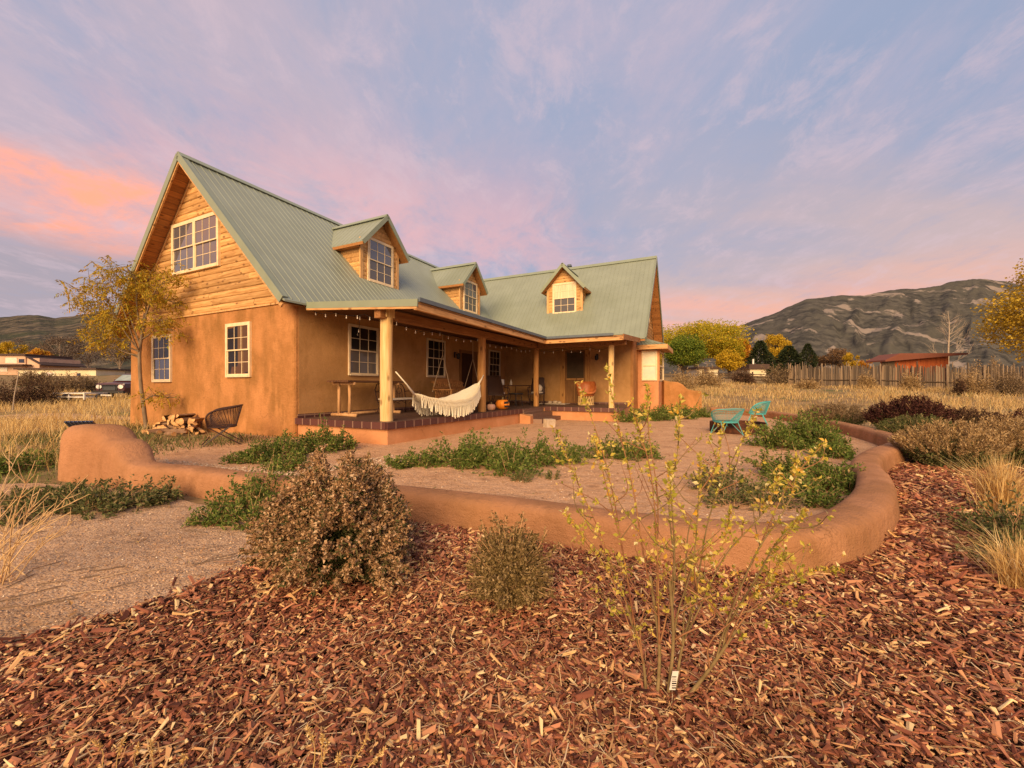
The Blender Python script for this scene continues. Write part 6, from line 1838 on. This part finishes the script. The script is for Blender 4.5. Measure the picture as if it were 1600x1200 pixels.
def tr_at(px, top, bot, width, Y, **k):
    """place a tree by where it stands: base bearing px, crown top and foot rows, width in pixels, at distance Y"""
    x, _, zt = AT(px, top, Y); zb = float(gz(x, Y)) - .3
    return dict(loc=(x, Y, zb), h=zt-zb, w=width*Y/F, **k)
crown_tree('cottonwood_tree', 'large rounded yellow-green cottonwood beyond the bay window', **tr_at(1086, 500, 585, 140, 85), trunk_h=2.5, seed=301, cols=YG, n=24000, K=220, L=.30)
crown_tree('cottonwood_tree', 'yellow-green cottonwood joining the right side of the large rounded one', **tr_at(1138, 532, 585, 46, 88), trunk_h=2, seed=302, cols=YG, n=9000, K=90, L=.30)
crown_tree('green_tree', 'dense dark green round tree right behind the bay window', **tr_at(1068, 527, 585, 78, 66), trunk_h=1.5, seed=303, cols=GR, n=15000, K=150, L=.22)
crown_tree('yellow_tree', 'small golden rounded tree in front of the cottonwoods', **tr_at(1140, 548, 588, 46, 62), trunk_h=1, seed=304, cols=YE[:3]+YG[3:], n=8000, K=80, L=.19)
crown_tree('orange_tree', 'narrow orange tree between the cottonwoods and the conifers', **tr_at(1163, 527, 588, 24, 92), trunk_h=2, seed=305, cols=OR, n=2600, K=30, L=.36)
crown_tree('yellow_tree', 'tall bright yellow tree behind the conifers', **tr_at(1216, 520, 588, 38, 98), trunk_h=2, seed=306, cols=YE, n=7000, K=60, L=.28)
crown_tree('yellow_tree', 'little bright yellow tree left of the red shed', **tr_at(1331, 549, 585, 20, 80), trunk_h=1, seed=307, cols=YE, n=1600, K=22, L=.25)
crown_tree('orange_tree', 'low orange tree touching the shed roof', **tr_at(1351, 560, 585, 18, 82), trunk_h=1, seed=308, cols=OR, n=1200, K=18, L=.25)
crown_tree('brown_tree', 'leafless brownish tree right of the conifers', **tr_at(1308, 543, 588, 40, 90), trunk_h=1.5, seed=309, cols=BR, n=1900, K=34, L=.3)
crown_tree('brown_tree', 'low russet tree between the third conifer and the brown tree', **tr_at(1282, 552, 588, 40, 95), trunk_h=1.5, seed=310, cols=BR, n=1700, K=30, L=.3)
crown_tree('cottonwood_tree', 'big golden cottonwood cut by the right edge of the view', **tr_at(1694, 392, 592, 200, 46), trunk_h=2.2, seed=311, cols=[(0,(.30,.20,.025)),(.4,(.50,.33,.03)),(.75,(.66,.44,.035)),(.95,(.68,.50,.08))], n=32000, K=230, L=.27, bark='bark', flatb=0.0)
def conifer(name, label, loc, h, w, seed, cols):
    g = rng(seed); t = tag(empty(name, loc), label, 'conifer')
    m = MB(); m.tube([(0,0,-.2),(0,0,h*.95)], [h*.03, h*.004], 7); m.build('trunk', M['barkdark'], t)
    n = 4200; z = g.random(n)**1.25; a = g.uniform(0, 2*pi, n); lay = .78+.3*np.abs(np.sin(z*26+np.floor(a*2.2)))
    r = w/2*((1-z)**.6*(1+.22*np.sin(a*2+seed)*np.sin(z*9+seed)))*lay*np.sqrt(g.random(n)*.75+.25)
    P = np.stack([r*np.cos(a), r*np.sin(a), h*(.06+.94*z)], 1); D = np.stack([np.cos(a), np.sin(a), -.15+0*a], 1)+g.normal(0,.4,(n,3))
    m = MB(); add_leaves(m, P, D, .5*g.uniform(.6,1.3,n)*w/6, .45, g); m.build('crown', islands('needles', cols, rough=.85, trans=.1), t)
CN = [(0,(.012,.020,.008)),(.4,(.025,.036,.012)),(.8,(.045,.058,.02)),(.96,(.075,.085,.03))]
for px, top, wd, Y, lab, sd in ((1188,533,44,84,'dark conifer left of the tall yellow tree',321), (1232,541,46,84,'dark conifer just right of the tall yellow tree',322), (1262,537,32,80,'separate pointed dark conifer standing alone right of the yellow tree',323)):
    q = tr_at(px, top, 588, wd, Y); conifer('conifer', lab, q['loc'], q['h'], q['w'], sd, CN)

def bare_tree(name, label, loc, h, seed, mat='barkpale', levels=3, spread=.55, r=None):
    g = rng(seed); t = tag(empty(name, loc), label, 'tree'); m = MB(); r0 = r or h*.016; b = MB()
    P = spline([(0,0,-.2),(g.normal(0,.01*h),0,h*.4),(g.normal(0,.02*h),0,h*.75),(g.normal(0,.02*h),0,h)], 6); m.tube(P, np.linspace(r0, r0*.15, len(P)), 6)
    def grow(p, d, L_, r_, lv):
        e = p + d*L_; mid = (p+e)/2 + g.normal(0, .04*L_, 3); b.tube([p, mid, e], [r_, r_*.75, r_*.45], 3, caps=False)
        if lv:
            for _ in range(4):
                s = g.uniform(.3, 1); grow(p+d*L_*s, unit(d+rdir(g,1)[0]*spread+np.array((0,0,.18))), L_*g.uniform(.4,.6), r_*.5, lv-1)
    for i in range(26):
        f = g.uniform(.18, .95); p = P[int(f*(len(P)-1))]; a = g.uniform(0, 6.28)
        grow(p, unit(np.array((cos(a), sin(a), .75))), h*.30*(1.1-f)+.03*h, r0*.32*(1.2-f), 2)
    m.build('trunk', M[mat], t, smooth=True); b.build('branches', M[mat], t)
q = tr_at(1481, 486, 590, 40, 74); bare_tree('bare_tree', 'pale leafless tree behind the red shed against the mountain', q['loc'], q['h'], 331)

# left background: grey leafless trees below the hill, yellow trees beside the houses
GB = [(0,(.10,.07,.045)),(.4,(.16,.11,.075)),(.8,(.22,.16,.11)),(.96,(.28,.21,.15))]
for i, (px, top, wd, Y, lab) in enumerate(((95,520,60,110,'grey leafless tree right of the two-storey neighbour house'),(140,512,70,118,'large grey leafless tree partly behind the young yellow tree'),(35,530,50,140,'grey leafless tree on the slope above the neighbour house'),(185,520,60,105,'grey leafless tree by the corner of the gable wall'),(-30,525,60,120,'grey leafless tree at the far left edge'))):
    crown_tree('leafless_tree', lab, **tr_at(px, top, 592, wd, Y), trunk_h=2, seed=340+i, cols=GB, n=3400, K=60, L=.30, bark='barkpale')
crown_tree('yellow_tree', 'yellow tree behind the neighbour house at the left edge', **tr_at(14, 534, 590, 46, 100), trunk_h=2, seed=351, cols=YE[:3]+YG[3:], n=3000, K=36, L=.4)
crown_tree('orange_tree', 'orange yellow tree at the gable end of the neighbour house', **tr_at(58, 546, 590, 30, 98), trunk_h=2, seed=352, cols=OR[1:3]+YE[2:], n=2000, K=26, L=.36)
crown_tree('green_tree', 'small dark juniper right of the neighbour house', **tr_at(84, 555, 592, 22, 92), trunk_h=.5, seed=353, cols=CN, n=1700, K=22, L=.35)

# ------------------------------------------------------------------ fence, shed, neighbours
def coyote_fence():
    g = rng(401); a = np.array(AT(1232, 600, 43)[:2]); b = np.array(AT(1680, 605, 32)[:2]); Ln = np.linalg.norm(b-a)
    t = tag(empty('coyote_fence', (a[0], a[1], 0)), 'long weathered grey coyote fence of upright sticks across the meadow', 'fence')
    m = MB(); d = (b-a)/Ln; s = 0
    top = lambda s: 1.55 + .22*s/Ln*0
    while s < Ln:
        x, y = d*s; zg = float(gz(a[0]+x, a[1]+y)); r = g.uniform(.035, .06); h = 2.15+g.normal(0,.13)+(.3 if g.random() < .07 else 0)
        m.tube([(x,y,zg-.1),(x+g.normal(0,.01),y,zg+h*.5),(x+g.normal(0,.025),y,zg+h)], [r, r*.95, r*.8], 6); s += r*1.75+g.uniform(0,.006)
    m.build('pickets', islands('weathered_sticks', [(0,(.07,.052,.038)),(.4,(.13,.095,.066)),(.75,(.20,.148,.10)),(.95,(.32,.225,.14))], rough=.95), t)
    m = MB()
    for hh in (.75,):
        P = [(d[0]*s+.03*d[1]*-1, d[1]*s-.14, float(gz(a[0]+d[0]*s, a[1]+d[1]*s))+hh+.02*math.sin(s)) for s in np.linspace(0, Ln, 24)]; m.tube(P, .05, 5)
    m.build('rail', M['barkdark'], t)
    for i, s in enumerate(np.linspace(.5, Ln-.5, 9)):
        x, y = d*s; zg = float(gz(a[0]+x, a[1]+y)); m = MB(); m.tube([(x,y-.16,zg-.2),(x+.02,y-.15,zg+1.0),(x,y-.16,zg+2.2+g.normal(0,.1))], [.085,.08,.075], 7); m.build('post', M['bark'], t, smooth=True)
coyote_fence()

def red_shed():
    Y = 58; x0, _, zt = AT(1395, 553, Y); x1 = AT(1482, 553, Y)[0]; zg = float(gz(x0, Y))-.2
    t = tag(empty('red_shed', (x0, Y, zg)), 'low shed with orange-red board walls and a flat rust roof behind the stick fence', 'shed'); w = x1-x0; h = zt-zg
    m = MB(); m.box((0,0,0),(w,2,h-.3)); m.build('wall', wood('red_stained_boards', (.24,.052,.016), (.38,.10,.026), axis=2, isl=.1, knots=False, scale=.25), t)
    m = MB(); m.slab([(-2.0,-1,h-.95),(0,-1.1,h),(w+1.6,-1.1,h+.05),(w+1.6,2.2,h+.05),(0,2.2,h),(-2.0,2.2,h-.95)], .22); m.build('roof', plain('rust_red_roof', (.17,.055,.032), .8), t)
    m = MB(); m.box((-1.8,-.3,0),(0,-.25,h-1.0)); m.build('side_wall', M['barkdark'], t)
red_shed()

def simple_building(name, label, px0, px1, top, Y, d, wallc, roofc, wins, roof_over=.4, roof_t=.3, cat='house', z0=None):
    x0, _, zt = AT(px0, top, Y); x1 = AT(px1, top, Y)[0]; zg = float(gz(x0, Y))-.6 if z0 is None else z0
    t = tag(empty(name, (x0, Y, zg)), label, cat); w, h = x1-x0, zt-zg
    m = MB(); m.box((0,0,0),(w,d,h-roof_t)); m.build('wall', M[wallc] if isinstance(wallc, str) else wallc, t)
    m = MB(); m.box((-roof_over,-roof_over,h-roof_t),(w+roof_over,d+roof_over,h)); m.build('roof', M[roofc] if isinstance(roofc, str) else roofc, t)
    for a, b, ty, by, mt in wins:
        xa = AT(a, 0, Y)[0]-x0; xb = AT(b, 0, Y)[0]-x0; za = AT(0, ty, Y)[2]-zg; zb = AT(0, by, Y)[2]-zg
        m = MB(); m.box((xa,-.08,zb),(xb,.05,za)); m.box((xa-.08,-.05,zb-.1),(xb+.08,-.001,zb)); f = m.build('window', M[mt], t)
    return t
M['pinkwall'] = noisy('pale_pink_plaster', (.52,.33,.22), (.62,.42,.29), scale=.6, rough=.9)
M['palewall'] = noisy('pale_yellow_plaster', (.62,.52,.32), (.72,.62,.42), scale=.6, rough=.9)
M['roofbrown'] = plain('dark_roof_edge', (.07,.04,.03), .8)
t = simple_building('neighbour_house', 'two-storey pale plaster house with flat dark roof edges at the left edge', -60, 40, 553, 82, 8, 'pinkwall', 'roofbrown', [(9,27,559,567,'paleglass'),(30,38,561,566,'pane'),(0,12,574,580,'paleglass'),(-30,-10,560,568,'paleglass')])
m = MB(); x0, _, z0 = AT(40, 555, 82); m.box((x0-t.location.x, .2, 0), (x0-t.location.x+2.6, 8, z0-float(t.location.z)-.6)); m.slab([(x0-t.location.x,-.4,z0-t.location.z+.05),(x0-t.location.x+3.6,-.4,z0-t.location.z-1.9),(x0-t.location.x+3.6,8.4,z0-t.location.z-1.9),(x0-t.location.x,8.4,z0-t.location.z+.05)], .2, 1); m.build('side_wing', [M['pinkwall'], M['roofbrown']], t)
m = MB(); x0 = AT(-60, 569, 80.5)[0]-t.location.x; x1 = AT(36, 569, 80.5)[0]-t.location.x; zz = AT(0, 569, 80.5)[2]-t.location.z; m.box((x0,-1.6,zz-.25),(x1,-.02,zz)); m.build('canopy', M['roofbrown'], t)
simple_building('low_house', 'long single-storey pale house with a flat roof left of the parked vehicle', 28, 150, 575, 76, 7, 'palewall', 'roofbrown', [(38,47,580,594,'paleglass'),(113,120,581,588,'curtain'),(121,126,583,589,'pane'),(70,86,582,592,'paleglass')])
t = simple_building('white_cottage', 'small white cottage with a dark roof and a thin white chimney beyond the meadow', 1172, 1197, 569, 74, 6, 'palewall', 'roofbrown', [], roof_t=.9)
m = MB(); x, _, z = AT(1187, 560, 74); m.tube([(x-t.location.x, 2, 2), (x-t.location.x, 2, z-t.location.z+.0)], .16, 8); m.build('chimney', M['mug'], t)
simple_building('low_barn', 'low dark-roofed barn half hidden behind the yellow trees', 1092, 1122, 573, 72, 5, 'palewall', 'roofbrown', [(1100,1106,577,583,'pane')], roof_t=.35)
# low brown field fence left of the stick fence
m = MB(); g = rng(411)
t = tag(empty('field_fence', (0,0,0)), 'low brown rail fence with thin posts between the cottage and the stick fence', 'fence')
a = np.array(AT(1098, 590, 52)[:2]); b = np.array(AT(1236, 590, 45)[:2])
for hh in (.5, .85, 1.15):
    m.tube([(p[0], p[1], float(gz(p[0], p[1]))+hh) for p in (a+(b-a)*s for s in np.linspace(0,1,10))], .05, 5)
m.build('rail', M['barkdark'], t)
for s in np.linspace(0, 1, 6):
    p = a+(b-a)*s; z = float(gz(p[0], p[1])); m = MB(); m.tube([(p[0],p[1],z-.2),(p[0],p[1],z+1.45)], .08, 6); m.build('post', M['barkdark'], t)

# brush along the fences and by the drive
def brush(name, label, px, top, Y, wpx, seed, mat='brush', n=160, dz=.0):
    x, _, zt = AT(px, top, Y); zg = float(gz(x, Y)); w = wpx*Y/F/2; h = max(.5, zt-zg)
    g = rng(seed); a = g.uniform(0, 2*pi, n); el = np.arccos(g.random(n)**.7); rr = g.uniform(.65, 1.08, n)*(1+.2*np.sin(a*3+seed))
    B = np.stack([np.cos(a)*np.sin(el)*w*rr, np.sin(a)*np.sin(el)*w*.8*rr, np.cos(el)*h*rr], 1); A = B*np.array((.25,.25,0))
    t = tag(empty(name, (x, Y, zg-.05)), label, 'bush'); m = MB(); sprigs(m, A, B, 22, .14*Y/30, .3, g, 0, t0=.25, jit=.04*Y/30); m.build('foliage', M[mat], t)
    m = MB(); stems(m, A, B, .012*Y/30, g, 0, n=3, k=3, lim=60); m.build('stem', M['barkdark'], t)
for i, (px, top, Y, w, mt, lab) in enumerate((
    (1215,568,44,56,'brush','rounded grey-brown brush at the left end of the stick fence'), (1160,577,46,44,'brushd','dark brush below the golden rounded tree'), (1105,572,40,60,'plume','tan weeds in front of the green tree'),
    (1065,575,34,60,'plume','rust tan weeds beside the yard wall'), (1352,583,37,26,'plume','pale brush against the middle of the stick fence'), (1422,580,35,34,'plume','blond brush at the foot of the stick fence below the shed'),
    (1520,575,31,60,'plume','large pale brush in front of the stick fence under the shed corner'), (1575,570,30,60,'brush','tangled tan brush at the right end of the stick fence'), (1545,560,40,50,'plume','pale tangle of brush rising behind the stick fence'), (1500,592,30,16,'brushd','small dark brush among the pale brush at the fence'),
    (1450,617,16,14,'brush','thin stalky weed behind the wide dark red shrub'), (1260,592,38,40,'plume','low blond brush left of middle along the stick fence'))):
    brush('brush', lab, px, top, Y, w, 420+i, mt)
for i, (px, top, Y, w, mt, lab) in enumerate((
    (15,588,24,90,'brushd','dark brown hedge bush at the left edge above the dry grass'), (62,590,25,80,'brushd','dark brown bush between the hedge and the trailer'), (100,582,34,70,'brush','grey brush left of the parked vehicle'), (-40,585,25,80,'brushd','dark brown bush cut by the left edge'), (135,588,36,50,'brush','grey brush just left of the vehicle bonnet'), (55,578,44,60,'brush','pale brush in front of the low house'))):
    brush('hedge_bush', lab, px, top, Y, w, 440+i, mt, n=220)
x, y, _ = AT(30, 640, 20.5)
m = MB(); m.tube([(0,0,-.1),(.12,0,.9),(.35,.0,2.1)], [.03,.025,.02], 6); o = m.build('leaning_pole', M['barkpale'], loc=(AT(19,650,21)[0], 21, float(gz(-26,21)))); tag(o, 'thin pale pole leaning against the dark hedge at the left', 'pole')

# ------------------------------------------------------------------ parked vehicle and trailer on the drive
def vehicle():
    Y = 27.0; x, _, _ = AT(172, 610, Y); zg = float(gz(x, Y)); s = 1.0
    t = tag(empty('parked_vehicle', (x, Y, zg), R(6)), 'dark maroon off-road vehicle with roof rack parked nose towards the viewer beside the house', 'vehicle')
    paint = noisy('maroon_paint', (.05,.012,.014), (.07,.018,.02), scale=2, rough=.3, spec=.6)
    sec = [(-.0,.55,1.0,.86),(.05,.45,1.10,.9),(1.25,.45,1.18,.93),(1.30,.45,1.20,.93),(2.1,.45,1.22,.95),(4.3,.45,1.22,.95),(4.4,.5,1.15,.92)]
    rows = []
    for y, z0, z1, w in sec: rows.append([(-w,y,z0),(-w*1.02,y,(z0+z1)/2),(-w*.97,y,z1-.05),(-w*.85,y,z1),(w*.85,y,z1),(w*.97,y,z1-.05),(w*1.02,y,(z0+z1)/2),(w,y,z0)])
    m = MB(); m.grid(np.array(rows), closed=True); m.Fs.append((np.array([list(range(8))]), 0)); m.Fs.append((np.array([[48+i for i in range(8)][::-1]]), 0)); m.build('body', paint, t)
    m = MB(); rows = []
    for y, z, w in ((1.25,1.20,.86),(1.9,1.72,.74),(2.1,1.80,.72),(4.0,1.80,.72),(4.3,1.22,.84)): rows.append([(-w,y,z),(w,y,z),(w*.98,y,1.18),(-w*.98,y,1.18)])
    m.grid(np.array(rows), closed=True); m.build('cabin', paint, t)
    m = MB(); m.add([(-.76,1.31,1.27),(.76,1.31,1.27),(.66,1.86,1.70),(-.66,1.86,1.70)], [(0,1,2,3)]); m.V[0] += np.array((0,-.03,.02)); m.build('windscreen', noisy('sunshade_glass', (.20,.25,.23), (.30,.35,.31), scale=3, rough=.1, spec=.9), t)
    for sx in (-1, 1):
        m = MB(); m.add([(sx*.865,1.5,1.26),(sx*.865,4.0,1.26),(sx*.745,3.9,1.70),(sx*.755,1.95,1.70)], [(0,1,2,3)]); m.build('side_window', M['pane'], t)
        m = MB(); m.lathe([(0,0),(.13,.01),(.14,.04),(.0,.05)], n=14); m.mapped(lambda V: np.stack([V[:,0]*1.25+sx*.66, -.0-V[:,2], V[:,1]+.86], 1)); m.build('headlight', M['mug'], t)
        m = MB(); m.obox((sx*1.02,1.7,1.3), (.12,.08,.18)); m.build('mirror', paint, t)
        for y in (.85, 3.5):
            m = MB(); m.lathe([(.0,-.12),(.36,-.12),(.40,-.08),(.40,.08),(.36,.12),(.0,.12)], n=18); m.mapped(lambda V: np.stack([V[:,2]+sx*.82, V[:,0]+y, V[:,1]+.40], 1)); w_ = m.build('wheel', M['black'], t)
            m = MB(); m.lathe([(0,.13),(.2,.125),(.22,.121)], n=14); m.mapped(lambda V: np.stack([(V[:,2])*sx+sx*.82, V[:,0]+y, V[:,1]+.40], 1)); m.build('rim', M['gutter'], w_)
    m = MB(); m.box((-.45,-.03,.62),(.45,.02,1.0)); m.build('grille', M['black'], t)
    m = MB()
    for z in np.linspace(.66,.96,5): m.box((-.44,-.05,z-.012),(.44,-.031,z+.012))
    m.build('grille_bars', M['gutter'], t)
    m = MB(); m.box((-.96,-.22,.42),(.96,-.04,.60)); m.tube([(-.5,-.2,.6),(-.5,-.2,.98),(.5,-.2,.98),(.5,-.2,.6)], .03, 6); m.build('bumper', M['black'], t)
    m = MB()
    for y in np.linspace(2.1, 3.9, 6): m.tube([(-.68,y,1.88),(.68,y,1.88)], .018, 5)
    for sx in (-.68,.68): m.tube([(sx,2.1,1.98),(sx,3.9,1.98)], .02, 5); m.tube([(sx,2.1,1.8),(sx,2.1,1.98)], .015, 5); m.tube([(sx,3.9,1.8),(sx,3.9,1.98)], .015, 5)
    m.build('roof_rack', M['black'], t)
vehicle()
def trailer():
    Y = 25.5; x, _, _ = AT(108, 620, Y); zg = float(gz(x, Y))
    t = tag(empty('utility_trailer', (x, Y, zg), R(-4)), 'low white utility trailer beside the maroon vehicle, half hidden in dry grass', 'trailer')
    m = MB(); m.box((-1.0,.04,.40),(1.0,1.56,.46)); m.build('bed', M['barkdark'], t)
    m = MB()
    for z in (.38,.62): m.beam((-1.05,0,z),(1.05,0,z),.06,.07); m.beam((-1.05,1.6,z),(1.05,1.6,z),.06,.07); m.beam((-1.05,.04,z),(-1.05,1.56,z),.06,.07); m.beam((1.05,.04,z),(1.05,1.56,z),.06,.07)
    for xx in (-1.05,0,1.05): m.box((xx-.03,-.036,.2),(xx+.03,.036,.66))
    m.build('frame', M['mug'], t)
    for sx in (-1,1):
        m = MB(); m.lathe([(.0,-.09),(.27,-.09),(.30,-.05),(.30,.05),(.27,.09),(.0,.09)], n=16); m.mapped(lambda V: np.stack([V[:,2]+sx*1.18, V[:,0]+.8, V[:,1]+.30], 1)); m.build('wheel', M['black'], t)
    m = MB(); m.beam((1.05,.8,.5),(2.1,.7,.48),.07,.07); m.build('drawbar', M['mug'], t)
trailer()
